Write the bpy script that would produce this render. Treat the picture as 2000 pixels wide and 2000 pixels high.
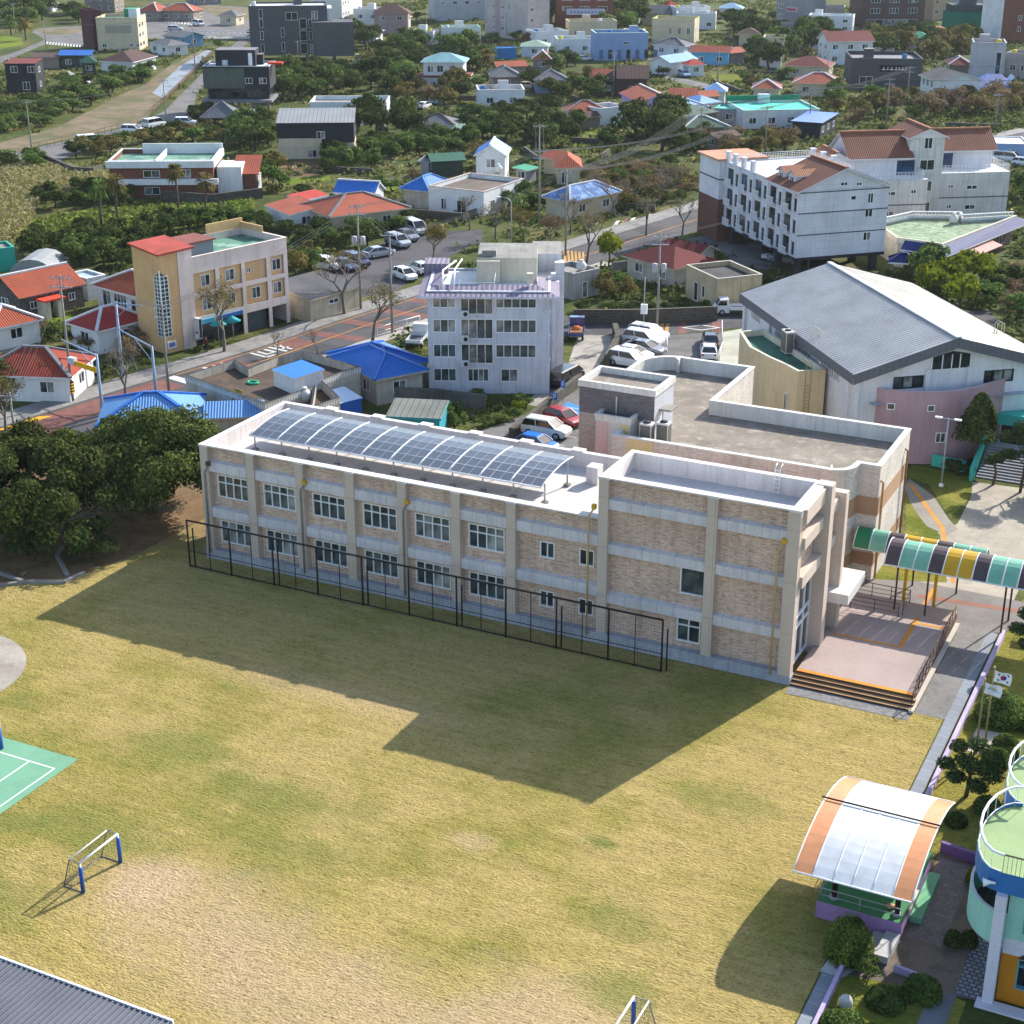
import bpy, math, random
from mathutils import Vector, Matrix, noise as mnoise
random.seed(7)
R = math.radians
sc = bpy.context.scene
for o in list(bpy.data.objects): bpy.data.objects.remove(o)
# ---------------------------------------------------------------- camera, sky, sun, exposure
CX, CY, CZ = 70.813, -90.523, 50.0
F_PX, PITCH, YAW = 3126.0, math.atan(1285 / 3126.0), R(26.283)
cam = bpy.data.cameras.new('camera'); co = bpy.data.objects.new('camera', cam); sc.collection.objects.link(co)
co.location = (CX, CY, CZ); co.rotation_euler = (R(90) - PITCH, 0, YAW)
cam.sensor_width = 36; cam.lens = 36 * F_PX / 2000; cam.clip_start = 1; cam.clip_end = 6000
sc.camera = co
SUN = Vector((5.86, 18.5, 12.07)).normalized()
w = bpy.data.worlds.new('World'); sc.world = w; w.use_nodes = True
nt = w.node_tree; bg = nt.nodes['Background']
sky = nt.nodes.new('ShaderNodeTexSky'); sky.sky_type = 'NISHITA'; sky.sun_disc = False
sky.sun_elevation = math.asin(SUN.z); sky.sun_rotation = math.atan2(SUN.x, SUN.y)
nt.links.new(sky.outputs[0], bg.inputs[0]); bg.inputs[1].default_value = 0.12
ld = bpy.data.lights.new('sun', 'SUN'); ld.energy = 3.45; ld.angle = R(0.5); ld.color = (1, .95, .87)
lo = bpy.data.objects.new('sun', ld); sc.collection.objects.link(lo)
lo.rotation_euler = SUN.to_track_quat('Z', 'Y').to_euler()
sc.view_settings.view_transform = 'Standard'; sc.view_settings.look = 'None'
sc.view_settings.gamma = 1; sc.view_settings.exposure = 1.36
sc.cycles.max_bounces = 5; sc.cycles.diffuse_bounces = 3; sc.cycles.glossy_bounces = 2; sc.cycles.transparent_max_bounces = 6
C = sc.collection
# ---------------------------------------------------------------- survey: a sight line of the photograph met with a level plane
_s, _c = math.sin(PITCH), math.cos(PITCH)
def G0(px, py, z=0.0):
    d = F_PX * _s + (py - 1000) * _c; f = F_PX * _c - (py - 1000) * _s; t = (CZ - z) / d
    a, b = (px - 1000) * t, f * t
    return Vector((CX + a * math.cos(YAW) - b * math.sin(YAW), CY + a * math.sin(YAW) + b * math.cos(YAW), z))
VW = dict(T1=(0, 0, 3.864), T2=(450, 0, 3.864), T3=(900, 0, 3.864), T4=(1300, 0, 2.76), M1=(0, 300, 3.22), M2=(450, 350, 3.864),
          M3=(800, 300, 3.22), M4=(1300, 200, 2.76), S1=(350, 750, 2.972), S2=(950, 650, 2.76), S3=(1450, 750, 2.76),
          S4=(1400, 1300, 2.76), S5=(0, 750, 3.512), S6=(0, 1300, 2.76), N1=(1650, 850, 4.294), N2=(1700, 1250, 4.83),
          N3=(1650, 1650, 5.52), N4=(0, 650, 5.52), N6=(1650, 350, 5.52), N7=(1300, 450, 5.52), P=(0, 0, 1))
def G(v, x, y, z=0.0):
    ox, oy, s = VW[v]; return G0(ox + x / s, oy + y / s, z)
def GL(v, pts, z=0.0): return [G(v, x, y, z) for x, y in pts]
# ---------------------------------------------------------------- materials
def lin(h):
    h = h.lstrip('#'); c = [int(h[i:i + 2], 16) / 255 for i in (0, 2, 4)]
    return tuple(x / 12.92 if x <= .04045 else ((x + .055) / 1.055) ** 2.4 for x in c) + (1,)
MATS = {}
class NB:
    def __init__(s, name):
        s.m = bpy.data.materials.new(name); s.m.use_nodes = True; s.t = s.m.node_tree; s.b = s.t.nodes['Principled BSDF']
    def n(s, typ, **kw):
        n = s.t.nodes.new(typ)
        for k, v in kw.items(): setattr(n, k, v)
        return n
    def l(s, a, b): s.t.links.new(a, b)
    def coord(s, kind='Object'):
        return s.n('ShaderNodeTexCoord').outputs[kind]
    def noise(s, scale, detail=4, rough=.55, vec=None, mapping=None):
        n = s.n('ShaderNodeTexNoise'); n.inputs['Scale'].default_value = scale; n.inputs['Detail'].default_value = detail
        n.inputs['Roughness'].default_value = rough
        v = vec or s.coord()
        if mapping:
            mp = s.n('ShaderNodeMapping'); mp.inputs['Scale'].default_value = mapping; s.l(v, mp.inputs[0]); v = mp.outputs[0]
        s.l(v, n.inputs['Vector']); return n.outputs['Fac']
    def ramp(s, fac, stops, interp='LINEAR'):
        r = s.n('ShaderNodeValToRGB'); r.color_ramp.interpolation = interp
        e = r.color_ramp.elements
        while len(e) < len(stops): e.new(.5)
        for i, (p, c) in enumerate(stops):
            e[i].position = p; e[i].color = lin(c) if isinstance(c, str) else (c, c, c, 1)
        s.l(fac, r.inputs[0]); return r.outputs[0]
    def mix(s, a, b, fac, mode='MIX'):
        m = s.n('ShaderNodeMix', data_type='RGBA', blend_type=mode)
        for sock, v in ((0, fac), (6, a), (7, b)):
            if hasattr(v, 'links') or hasattr(v, 'is_linked'): s.l(v, m.inputs[sock])
            elif sock == 0: m.inputs[0].default_value = v
            else: m.inputs[sock].default_value = lin(v) if isinstance(v, str) else v
        return m.outputs[2]
    def math(s, op, a, b=0.0, c=None):
        m = s.n('ShaderNodeMath', operation=op)
        for i, v in enumerate((a, b) if c is None else (a, b, c)):
            if hasattr(v, 'is_linked'): s.l(v, m.inputs[i])
            else: m.inputs[i].default_value = v
        return m.outputs[0]
    def bump(s, h, strength=.3, dist=.05):
        b = s.n('ShaderNodeBump'); b.inputs['Strength'].default_value = strength; b.inputs['Distance'].default_value = dist
        s.l(h, b.inputs['Height']); s.l(b.outputs[0], s.b.inputs['Normal'])
    def out(s, col, rough=.8, spec=.3, metal=0):
        if col is not None:
            if hasattr(col, 'is_linked'): s.l(col, s.b.inputs['Base Color'])
            else: s.b.inputs['Base Color'].default_value = lin(col)
        s.b.inputs['Roughness'].default_value = rough; s.b.inputs['Metallic'].default_value = metal
        s.b.inputs['Specular IOR Level'].default_value = spec
        return s.m
def M(col, kind='plain', rough=.85, dirt=.22, spec=.25, **kw):
    """procedural surface: weathered paint ('plain'), brick, tile, seam, block, slat, pave"""
    key = (col, kind, rough, dirt, tuple(sorted(kw.items())))
    if key in MATS: return MATS[key]
    b = NB('%s_%s' % (kind, col.lstrip('#')))
    big = b.noise(.35, 5, .6); fine = b.noise(6, 3)
    uv = b.coord('UV')
    base = col
    if kind == 'brick':
        t = b.n('ShaderNodeTexBrick'); t.inputs['Scale'].default_value = 1
        t.inputs['Brick Width'].default_value = kw.get('bw', .42); t.inputs['Row Height'].default_value = kw.get('bh', .14)
        t.inputs['Mortar Size'].default_value = .012; t.inputs['Bias'].default_value = 0
        t.inputs['Color1'].default_value = lin(col); t.inputs['Color2'].default_value = lin(kw.get('c2', col)); t.inputs['Mortar'].default_value = lin(kw.get('c3', col))
        b.l(uv, t.inputs['Vector']); base = t.outputs[0]
        n2 = b.noise(1, 3, .7, vec=uv, mapping=(2.2, 7.5, 1))
        base = b.mix(base, kw.get('c4', kw.get('c2', col)), b.ramp(n2, [(.42, 0.), (.66, 1.)]))
    elif kind in ('tile', 'seam', 'slat'):
        sx = b.n('ShaderNodeSeparateXYZ'); b.l(uv, sx.inputs[0])
        p = kw.get('p', .3 if kind == 'tile' else .45)
        u = sx.outputs[1] if kind == 'slat' else sx.outputs[0]
        f = b.math('FRACT', b.math('DIVIDE', u, p))
        tri = b.math('ABSOLUTE', b.math('SUBTRACT', f, .5))
        if kind == 'tile':
            h = b.math('MULTIPLY', tri, 2.0)
            f2 = b.math('FRACT', b.math('DIVIDE', sx.outputs[1], p * 1.2))
            sh = b.ramp(h, [(0, .55), (.5, 1.), (1, 1.08)])
            row = b.ramp(f2, [(0, .72), (.16, 1.), (1, 1.)])
            base = b.mix(b.mix(col, sh, .8, 'MULTIPLY'), row, kw.get('rows', .8), 'MULTIPLY')
            b.bump(b.math('ADD', h, b.math('MULTIPLY', f2, .4)), .8, .06)
        else:
            ln = b.ramp(tri, [(0, 1.), (.40, 1.), (.45, .62), (.5, .62)])
            base = b.mix(col, ln, kw.get('line', .7), 'MULTIPLY')
            b.bump(b.ramp(tri, [(0, 0.), (.36, 0.), (.44, 1.), (.5, 1.)]), .6, .05)
    elif kind in ('block', 'pave'):
        t = b.n('ShaderNodeTexBrick'); t.inputs['Scale'].default_value = 1
        t.inputs['Brick Width'].default_value = kw.get('bw', 1.6); t.inputs['Row Height'].default_value = kw.get('bh', .8)
        t.offset = kw.get('off', .0); t.inputs['Mortar Size'].default_value = kw.get('ms', .012)
        t.inputs['Color1'].default_value = lin(col); t.inputs['Color2'].default_value = lin(kw.get('c2', col)); t.inputs['Mortar'].default_value = lin(kw.get('c3', '#8f8f94'))
        b.l(uv, t.inputs['Vector']); base = t.outputs[0]
    if dirt:
        base = b.mix(base, b.ramp(big, [(.3, 1 - dirt), (.62, 1.04)]), 1, 'MULTIPLY')
        base = b.mix(base, b.ramp(fine, [(.25, 1 - dirt * .6), (.6, 1.03)]), 1, 'MULTIPLY')
        st = kw.get('streak', 0)
        if st:
            s1 = b.noise(1, 3, .6, vec=uv, mapping=(2.6, .16, 1))
            base = b.mix(base, b.ramp(s1, [(.48, 1.), (.72, 1 - st)]), 1, 'MULTIPLY')
        blot = kw.get('blot')
        if blot:
            n3 = b.noise(kw.get('bs', .8), 6, .7)
            base = b.mix(base, blot, b.ramp(n3, [(kw.get('b0', .5), 0.), (kw.get('b1', .62), 1.)]))
    m = b.out(base, rough, spec, kw.get('metal', 0)); MATS[key] = m
    return m
def glass(col='#1d2529', rough=.06):
    k = ('glass', col)
    if k in MATS: return MATS[k]
    b = NB('window_glass'); n = b.noise(.9, 2)
    MATS[k] = b.out(b.mix(col, b.ramp(n, [(.35, .5), (.65, 1.6)]), 1, 'MULTIPLY'), rough, .6)
    return MATS[k]
CURT = glass('#7b7d7b', .12); GLASS = glass('#262e32'); GLASS2 = glass('#434c4c'); GLASSG = glass('#2c4a44')
# ---------------------------------------------------------------- mesh builder
class MB:
    def __init__(s): s.v = []; s.f = []; s.m = []; s.ms = []; s.sm = []
    def mi(s, m):
        if m not in s.ms: s.ms.append(m)
        return s.ms.index(m)
    def face(s, pts, m, smooth=False):
        i = len(s.v); s.v += [tuple(p) for p in pts]; s.f.append(tuple(range(i, i + len(pts)))); s.m.append(s.mi(m)); s.sm.append(smooth)
    def idx(s, verts, faces, m, smooth=False):
        i = len(s.v); s.v += [tuple(p) for p in verts]; k = s.mi(m)
        for f in faces: s.f.append(tuple(i + a for a in f)); s.m.append(k); s.sm.append(smooth)
    def box(s, x0, x1, y0, y1, z0, z1, m, top=None, bot=True):
        a = [(x0, y0, z0), (x1, y0, z0), (x1, y1, z0), (x0, y1, z0), (x0, y0, z1), (x1, y0, z1), (x1, y1, z1), (x0, y1, z1)]
        for q in ((0, 1, 5, 4), (1, 2, 6, 5), (2, 3, 7, 6), (3, 0, 4, 7)): s.face([a[i] for i in q], m)
        s.face([a[i] for i in (4, 5, 6, 7)], top or m)
        if bot: s.face([a[i] for i in (3, 2, 1, 0)], m)
    def prism(s, poly, z0, z1, m, top=None, bot=False):
        n = len(poly)
        ar = sum(poly[i][0] * poly[(i + 1) % n][1] - poly[(i + 1) % n][0] * poly[i][1] for i in range(n))
        if ar < 0: poly = poly[::-1]
        for i in range(n):
            a, b = poly[i], poly[(i + 1) % n]
            s.face([(a[0], a[1], z0), (b[0], b[1], z0), (b[0], b[1], z1), (a[0], a[1], z1)], m)
        s.face([(p[0], p[1], z1) for p in poly], top or m)
        if bot: s.face([(p[0], p[1], z0) for p in poly[::-1]], m)
    def beam(s, p, q, w, h, m, up=(0, 0, 1)):
        p, q = Vector(p), Vector(q); d = (q - p).normalized(); u = Vector(up)
        if abs(d.dot(u)) > .98: u = Vector((1, 0, 0))
        sd = d.cross(u).normalized(); u = sd.cross(d)
        c = [sd * (a * w / 2) + u * (b * h / 2) for a, b in ((-1, -1), (1, -1), (1, 1), (-1, 1))]
        A = [p + k for k in c]; B = [q + k for k in c]
        for i in range(4): s.face([A[i], A[(i + 1) % 4], B[(i + 1) % 4], B[i]], m)
        s.face(A[::-1], m); s.face(B, m)
    def tube(s, pts, r, m, n=6, cap=True):
        pts = [Vector(p) for p in pts]; rs = r if isinstance(r, (list, tuple)) else [r] * len(pts)
        vs = []; last = None
        for i, p in enumerate(pts):
            d = (pts[min(i + 1, len(pts) - 1)] - pts[max(i - 1, 0)]).normalized()
            a = d.orthogonal().normalized() if last is None else (last - d * last.dot(d)).normalized()
            last = a; b = d.cross(a)
            for k in range(n):
                t = 2 * math.pi * k / n; vs.append(p + (a * math.cos(t) + b * math.sin(t)) * rs[i])
        fs = []
        for i in range(len(pts) - 1):
            for k in range(n): fs.append((i * n + k, i * n + (k + 1) % n, (i + 1) * n + (k + 1) % n, (i + 1) * n + k))
        if cap: fs.append(tuple(range(n))[::-1]); fs.append(tuple((len(pts) - 1) * n + k for k in range(n)))
        s.idx(vs, fs, m, True)
    def cyl(s, x, y, z0, z1, r, m, n=14, r2=None): s.tube([(x, y, z0), (x, y, z1)], [r, r if r2 is None else r2], m, n)
    def ball(s, c, r, m, nu=10, nv=6, zs=1.0, half=False):
        vs = []; fs = []
        for j in range(nv + 1):
            ph = math.pi * (j / nv) * (.5 if half else 1)
            for i in range(nu):
                t = 2 * math.pi * i / nu
                vs.append((c[0] + r * math.sin(ph) * math.cos(t), c[1] + r * math.sin(ph) * math.sin(t), c[2] + r * zs * math.cos(ph)))
        for j in range(nv):
            for i in range(nu): fs.append((j * nu + i, (j + 1) * nu + i, (j + 1) * nu + (i + 1) % nu, j * nu + (i + 1) % nu))
        s.idx(vs, fs, m, True)
    def wall(s, O, U, N, L, z0, z1, holes, m, d=.14, rm=None):
        """vertical wall with openings; O ground corner, U along, N outward; holes (u, z, w, h); reveals of depth d"""
        O, U, N = Vector(O), Vector(U), Vector(N)
        us = sorted({0.0, L} | {x for h in holes for x in (h[0], h[0] + h[2])}); zs = sorted({z0, z1} | {x for h in holes for x in (h[1], h[1] + h[3])})
        P = lambda u, z, k=0: O + U * u - N * k + Vector((0, 0, z))
        flip = U.cross(Vector((0, 0, 1))).dot(N) < 0
        def q(a): s.face(a[::-1] if flip else a, m)
        for i in range(len(us) - 1):
            for j in range(len(zs) - 1):
                cu, cz = (us[i] + us[i + 1]) / 2, (zs[j] + zs[j + 1]) / 2
                if any(h[0] < cu < h[0] + h[2] and h[1] < cz < h[1] + h[3] for h in holes): continue
                q([P(us[i], zs[j]), P(us[i + 1], zs[j]), P(us[i + 1], zs[j + 1]), P(us[i], zs[j + 1])])
        for u, z, w_, h_ in holes:
            c = [(u, z), (u + w_, z), (u + w_, z + h_), (u, z + h_)]
            for k in range(4):
                a, b = c[k], c[(k + 1) % 4]
                s.face([P(*a), P(*b), P(*b, d), P(*a, d)], rm or m)
    def build(s, name, parent=None, loc=(0, 0, 0), rz=0.0, coll=True):
        me = bpy.data.meshes.new(name); me.from_pydata(s.v, [], s.f)
        for m in s.ms: me.materials.append(m)
        me.polygons.foreach_set('material_index', s.m); me.polygons.foreach_set('use_smooth', s.sm)
        uvl = me.uv_layers.new(name='UVMap').data; V = s.v; buf = []
        for f in s.f:
            n = Vector((0, 0, 0)); a = Vector(V[f[0]])
            for i in range(1, len(f) - 1): n += (Vector(V[f[i]]) - a).cross(Vector(V[f[i + 1]]) - a)
            n = n.normalized() if n.length > 1e-12 else Vector((0, 0, 1))
            u = Vector((1, 0, 0)) if abs(n.z) > .995 else Vector((0, 0, 1)).cross(n).normalized()
            v = n.cross(u)
            for i in f: p = Vector(V[i]); buf += [p.dot(u), p.dot(v)]
        uvl.foreach_set('uv', buf); me.update()
        o = bpy.data.objects.new(name, me); C.objects.link(o); o.location = loc; o.rotation_euler = (0, 0, rz)
        if parent: o.parent = parent
        return o
def tag(o, label, cat, group=None, kind=None):
    if label: o['label'] = label
    if cat: o['category'] = cat
    if group: o['group'] = group
    if kind: o['kind'] = kind
    return o
def thing(name, label, cat, loc=(0, 0, 0), rz=0.0, group=None):
    o = bpy.data.objects.new(name, None); C.objects.link(o); o.location = loc; o.rotation_euler = (0, 0, rz); o.empty_display_size = .3
    return tag(o, label, cat, group)
def struct(name, mb): o = mb.build(name); o['kind'] = 'structure'; return o
def dup(o, parent=None):
    c = o.copy(); C.objects.link(c)
    if parent: c.parent = parent
    for ch in list(o.children): dup(ch, c)
    return c
# ---------------------------------------------------------------- shared palette
WHITE = M('#d9d9d8', dirt=.16, streak=.12); FRAME = M('#e2e2e2', dirt=.05, rough=.4); CONC = M('#8e8b85', dirt=.3, streak=.25)
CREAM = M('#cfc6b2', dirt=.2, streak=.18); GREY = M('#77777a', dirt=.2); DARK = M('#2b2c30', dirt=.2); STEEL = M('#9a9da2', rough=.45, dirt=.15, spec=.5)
POLEC = M('#8b8780', dirt=.2); BLACK = M('#17171a', dirt=.1, rough=.6); BLUE = M('#2a549c', dirt=.1, rough=.5); YEL = M('#d9a514', dirt=.1, rough=.5)
BROWN = M('#5a4638', dirt=.2); RUST = M('#6b3a2a', dirt=.25)
# ---------------------------------------------------------------- windows and houses
WCACHE = {}
def window(parent, w, h, loc, rz, cols=2, rows=1, gl=None, fr=None, split=None, deep=.1, simple=False, name='window'):
    """glass pane (origin at lower left, in the wall plane, facing local -y) with a child frame"""
    gl = gl or GLASS; fr = fr or FRAME; k = (round(w, 2), round(h, 2), cols, rows, gl.name, fr.name, split, deep, simple, random.randrange(4))
    if k not in WCACHE:
        g = MB(); f = MB() if not simple else g
        for i in range(cols):
            xa, xb = .02 + (w - .04) * i / cols, .02 + (w - .04) * (i + 1) / cols; g.face([(xa, deep, .02), (xb, deep, .02), (xb, deep, h - .02), (xa, deep, h - .02)], random.choice((gl, gl, gl, CURT, GLASS2)))
        t = .07; a, b = -.02, deep - .01
        f.box(0, w, a, b, 0, t, fr); f.box(0, w, a, b, h - t, h, fr)
        f.box(0, t, a, b, t, h - t, fr); f.box(w - t, w, a, b, t, h - t, fr)
        for i in range(1, cols):
            x = w * i / cols; f.box(x - .035, x + .035, a + .03, b, t, h - t, fr)
        zs = [split * h] if split else [h * j / rows for j in range(1, rows)]
        for z in zs: f.box(t, w - t, a + .02, b + .004, z - .035, z + .035, fr)
        o = g.build(name, parent, loc, rz); c = f.build('frame', o) if not simple else None
        WCACHE[k] = (o.data, c.data if c else None); return o
    d, e = WCACHE[k]
    o = bpy.data.objects.new(name, d); C.objects.link(o); o.parent = parent; o.location = loc; o.rotation_euler = (0, 0, rz)
    if e: c = bpy.data.objects.new('frame', e); C.objects.link(c); c.parent = o
    return o
def auto_win(L, h, n=None, w=1.5, wh=1.2, sill=.95, st=2.8):
    fl = max(1, int(round(h / st))); fh = h / fl; n = n if n is not None else max(1, int(L / 3.6)); out = []
    for k in range(fl):
        for i in range(n):
            c = L * (i + .5) / n; out.append((c - w / 2, k * fh + sill, w, min(wh, fh - sill - .25)))
    return out
def roof_faces(mb, kind, x0, x1, y0, y1, z, rise, m, t=.16, under=None, ridge=None, hipc=None):
    um = under or m; rg = []
    if kind == 'hip':
        W_, D_ = x1 - x0, y1 - y0
        if W_ >= D_: a = ((x0 + D_ / 2, (y0 + y1) / 2, z + rise)); b = ((x1 - D_ / 2, (y0 + y1) / 2, z + rise))
        else: a = (((x0 + x1) / 2, y0 + W_ / 2, z + rise)); b = (((x0 + x1) / 2, y1 - W_ / 2, z + rise))
        c = [(x0, y0, z), (x1, y0, z), (x1, y1, z), (x0, y1, z)]
        if W_ >= D_:
            fs = [[c[0], c[1], b, a], [c[1], c[2], b], [c[2], c[3], a, b], [c[3], c[0], a]]; rg = [(a, b), (c[0], a), (c[3], a), (c[1], b), (c[2], b)]
        else:
            fs = [[c[0], c[1], a], [c[1], c[2], b, a], [c[2], c[3], b], [c[3], c[0], a, b]]; rg = [(a, b), (c[0], a), (c[1], a), (c[2], b), (c[3], b)]
    elif kind == 'gable':
        ym = (y0 + y1) / 2; a, b = (x0, ym, z + rise), (x1, ym, z + rise)
        fs = [[(x0, y0, z), (x1, y0, z), b, a], [(x1, y1, z), (x0, y1, z), a, b]]; rg = [(a, b)]
    elif kind == 'gablev':
        xm = (x0 + x1) / 2; a, b = (xm, y0, z + rise), (xm, y1, z + rise)
        fs = [[(x1, y0, z), (x1, y1, z), b, a], [(x0, y1, z), (x0, y0, z), a, b]]; rg = [(a, b)]
    elif kind == 'shed':
        fs = [[(x0, y0, z), (x1, y0, z), (x1, y1, z + rise), (x0, y1, z + rise)]]
    for f in fs:
        mb.face(f, m)
        lo_ = [(p[0], p[1], p[2] - t) for p in f]; mb.face(lo_[::-1], um)
        n = len(f)
        for i in range(n):
            j = (i + 1) % n
            mb.face([lo_[i], lo_[j], f[j], f[i]], um)
    if ridge:
        for a, b in rg: mb.beam(Vector(a) + Vector((0, 0, .04)), Vector(b) + Vector((0, 0, .04)), .34, .2, ridge)
NEARD = 260
def house(label, v, a, b, z=3.0, D=7.0, roof='hip', rise=1.5, wm=None, rm=None, ov=.5, F=None, S=None, Lw=None, cat='house', name='house', group=None,
          rg=None, par=.7, cop=None, gl=None, door=None, flr=None, under=None, zt=None, bands=None, base=None, raw=(), z0=0.0, tone=None):
    """A, B: the ends of the front wall's top edge, surveyed at height z; D: depth away from the viewer"""
    A, B = (G(v, *a, z), G(v, *b, z)) if v else (Vector(a), Vector(b))
    L = math.hypot(B.x - A.x, B.y - A.y); rz = math.atan2(B.y - A.y, B.x - A.x)
    if not isinstance(D, (int, float)):
        p = G(v, *D, z); D = abs(-(p.x - A.x) * math.sin(rz) + (p.y - A.y) * math.cos(rz))
    if roof != 'flat' and L > 2 * ov + 1:
        e_ = ov; A = A + Vector((math.cos(rz) * e_ - math.sin(rz) * e_, math.sin(rz) * e_ + math.cos(rz) * e_, 0)); L -= 2 * e_; D -= 2 * e_
    wm = wm or WHITE; t = thing(name, label, cat, (A.x, A.y, 0), rz, group)
    h = zt or z
    far = math.hypot(A.x - CX, A.y - CY) > NEARD
    if F is None: F = auto_win(L, h)
    if S is None: S = auto_win(D, h)
    if Lw is None: Lw = S
    F = [q for q in F if q[0] > 0 and q[0] + q[2] < L and q[1] + q[3] < h]; S = [q for q in S if q[0] > 0 and q[0] + q[2] < D and q[1] + q[3] < h]
    Lw = [q for q in Lw if q[0] > 0 and q[0] + q[2] < D and q[1] + q[3] < h]
    wb = MB(); X, Y = Vector((1, 0, 0)), Vector((0, 1, 0)); cut = lambda q: [k[:4] for k in q]
    top = h + (par if roof == 'flat' else 0)
    wb.wall((0, 0, 0), X, -Y, L, z0, top, cut(F) + list(raw), wm); wb.wall((L, 0, 0), Y, X, D, z0, top, cut(S), wm); wb.wall((0, 0, 0), Y, -X, D, z0, top, [(D - k[0] - k[2], *k[1:4]) for k in Lw], wm)
    wb.face([(L, D, z0), (0, D, z0), (0, D, top), (L, D, top)], wm)
    if z0: wb.face([(0, 0, z0), (0, D, z0), (L, D, z0), (L, 0, z0)], wm)
    if roof == 'gable':
        for x in (0, L): wb.face([(x, 0, h), (x, D, h), (x, D / 2, h + rise)], wm)
    if roof == 'gablev':
        for y in (0, D): wb.face([(0, y, h), (L, y, h), (L / 2, y, h + rise)], wm)
    if roof == 'shed':
        for x in (0, L): wb.face([(x, 0, h), (x, D, h), (x, D, h + rise)], wm)
        wb.face([(L, D, h), (0, D, h), (0, D, h + rise), (L, D, h + rise)], wm)
    if roof == 'flat':
        th = .18; ins = [(th, th), (L - th, th), (L - th, D - th), (th, D - th)]
        wb.face([(x, y, h) for x, y in ins], rm or CONC)
        for i in range(4):
            p, q = ins[i], ins[(i + 1) % 4]; wb.face([(q[0], q[1], h), (p[0], p[1], h), (p[0], p[1], top), (q[0], q[1], top)], wm)
    for zb, col in (bands or []):
        wb.box(-.03, L + .03, -.03, 0, zb, zb + .22, col); wb.box(L, L + .03, 0, D, zb, zb + .22, col)
    wo = wb.build('wall', t)
    if roof == 'flat' and far and L > 6 and D > 6 and not zt and random.random() < .7:
        c = MB(); x, y = random.uniform(1.5, L - 3.5), random.uniform(D * .4, D - 3); c.box(x, x + 2.2, y, y + 2, h, h + 2.1, wm, CONC); c.build('stair_head', t); c = MB(); x = L - x if abs(L - 2 * x) > 3 else 1.2; c.cyl(min(x, L - 1), D * .35, h, h + 1.2, .6, random.choice((M('#c4c7c9'), M('#2f6fae'), M('#c9b93a'))), 10); c.build('water_tank', t)
    if roof == 'flat':
        c = MB(); cm = cop or wm; k = .06; th = .24
        c.box(-k, L + k, -k, th, top, top + .1, cm); c.box(-k, L + k, D - th, D + k, top, top + .1, cm)
        c.box(-k, th, th, D - th, top, top + .1, cm); c.box(L - th, L + k, th, D - th, top, top + .1, cm); c.build('parapet', t)
    else:
        r = MB(); roof_faces(r, roof, -ov, L + ov, -ov, D + ov, h + .02, rise, rm or CONC, under=under or wm, t=.2); ro = r.build('roof', t)
        if rg:
            q = MB(); roof_faces(q, roof, -ov, L + ov, -ov, D + ov, h + .02, rise, rg, ridge=rg)
            k = [i for i in range(len(q.f))]; e = MB()
            tmp = MB(); roof_faces(tmp, roof, -ov, L + ov, -ov, D + ov, h + .02, rise, rg)
            n0 = len(tmp.f); e.v, e.ms = q.v, q.ms; e.f, e.m, e.sm = q.f[n0:], q.m[n0:], q.sm[n0:]; e.build('ridge_cap', ro)
    g = gl or GLASS
    for q, side in [(x, 0) for x in F] + [(x, 1) for x in S] + ([(x, 2) for x in Lw]):
        u, zz, w_, h_ = q[:4]; cols = q[4] if len(q) > 4 else (2 if w_ > .8 else 1)
        loc, r2 = (((u, 0, zz), 0), ((L, u, zz), R(90)), ((0, D - u, zz), R(-90)))[side]
        window(t, w_, h_, loc, r2, cols, gl=g, simple=far)
    return t, L, D
# ================================================================ setting: ground sheets
def sheet(name, poly, z, m, kind='structure'):
    b = MB(); p = [(q[0], q[1], z) for q in poly]; n = len(p)
    if sum(p[i][0] * p[(i + 1) % n][1] - p[(i + 1) % n][0] * p[i][1] for i in range(n)) < 0: p = p[::-1]
    b.face(p, m); o = b.build(name); o['kind'] = kind; return o
def ground_mat():
    b = NB('scrub_ground'); n1 = b.noise(.05, 6, .65); n2 = b.noise(.6, 5, .7); n3 = b.noise(4, 3, .7)
    c = b.ramp(n1, [(.3, '#343e1d'), (.45, '#465024'), (.57, '#58582f'), (.72, '#6d6343')])
    c = b.mix(c, b.ramp(n2, [(.3, .5), (.65, 1.25)]), .9, 'MULTIPLY'); c = b.mix(c, b.ramp(n3, [(.3, .7), (.6, 1.15)]), .9, 'MULTIPLY')
    b.bump(n2, .6, .4); return b.out(c, .95, .1)
def asphalt(col='#4e4c4e', name='asphalt'):
    b = NB(name); n1 = b.noise(.15, 5, .6); n2 = b.noise(12, 3); n3 = b.noise(.9, 5, .7)
    c = b.mix(col, b.ramp(n1, [(.35, .82), (.65, 1.15)]), 1, 'MULTIPLY'); c = b.mix(c, b.ramp(n2, [(.3, .85), (.65, 1.1)]), 1, 'MULTIPLY')
    c = b.mix(c, b.ramp(n3, [(.3, .84), (.6, 1.05)]), 1, 'MULTIPLY'); n4 = b.noise(.28, 1, .3); c = b.mix(c, b.ramp(n4, [(.56, 1.), (.575, .8)]), 1, 'MULTIPLY'); return b.out(c, .9, .2)
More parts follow.
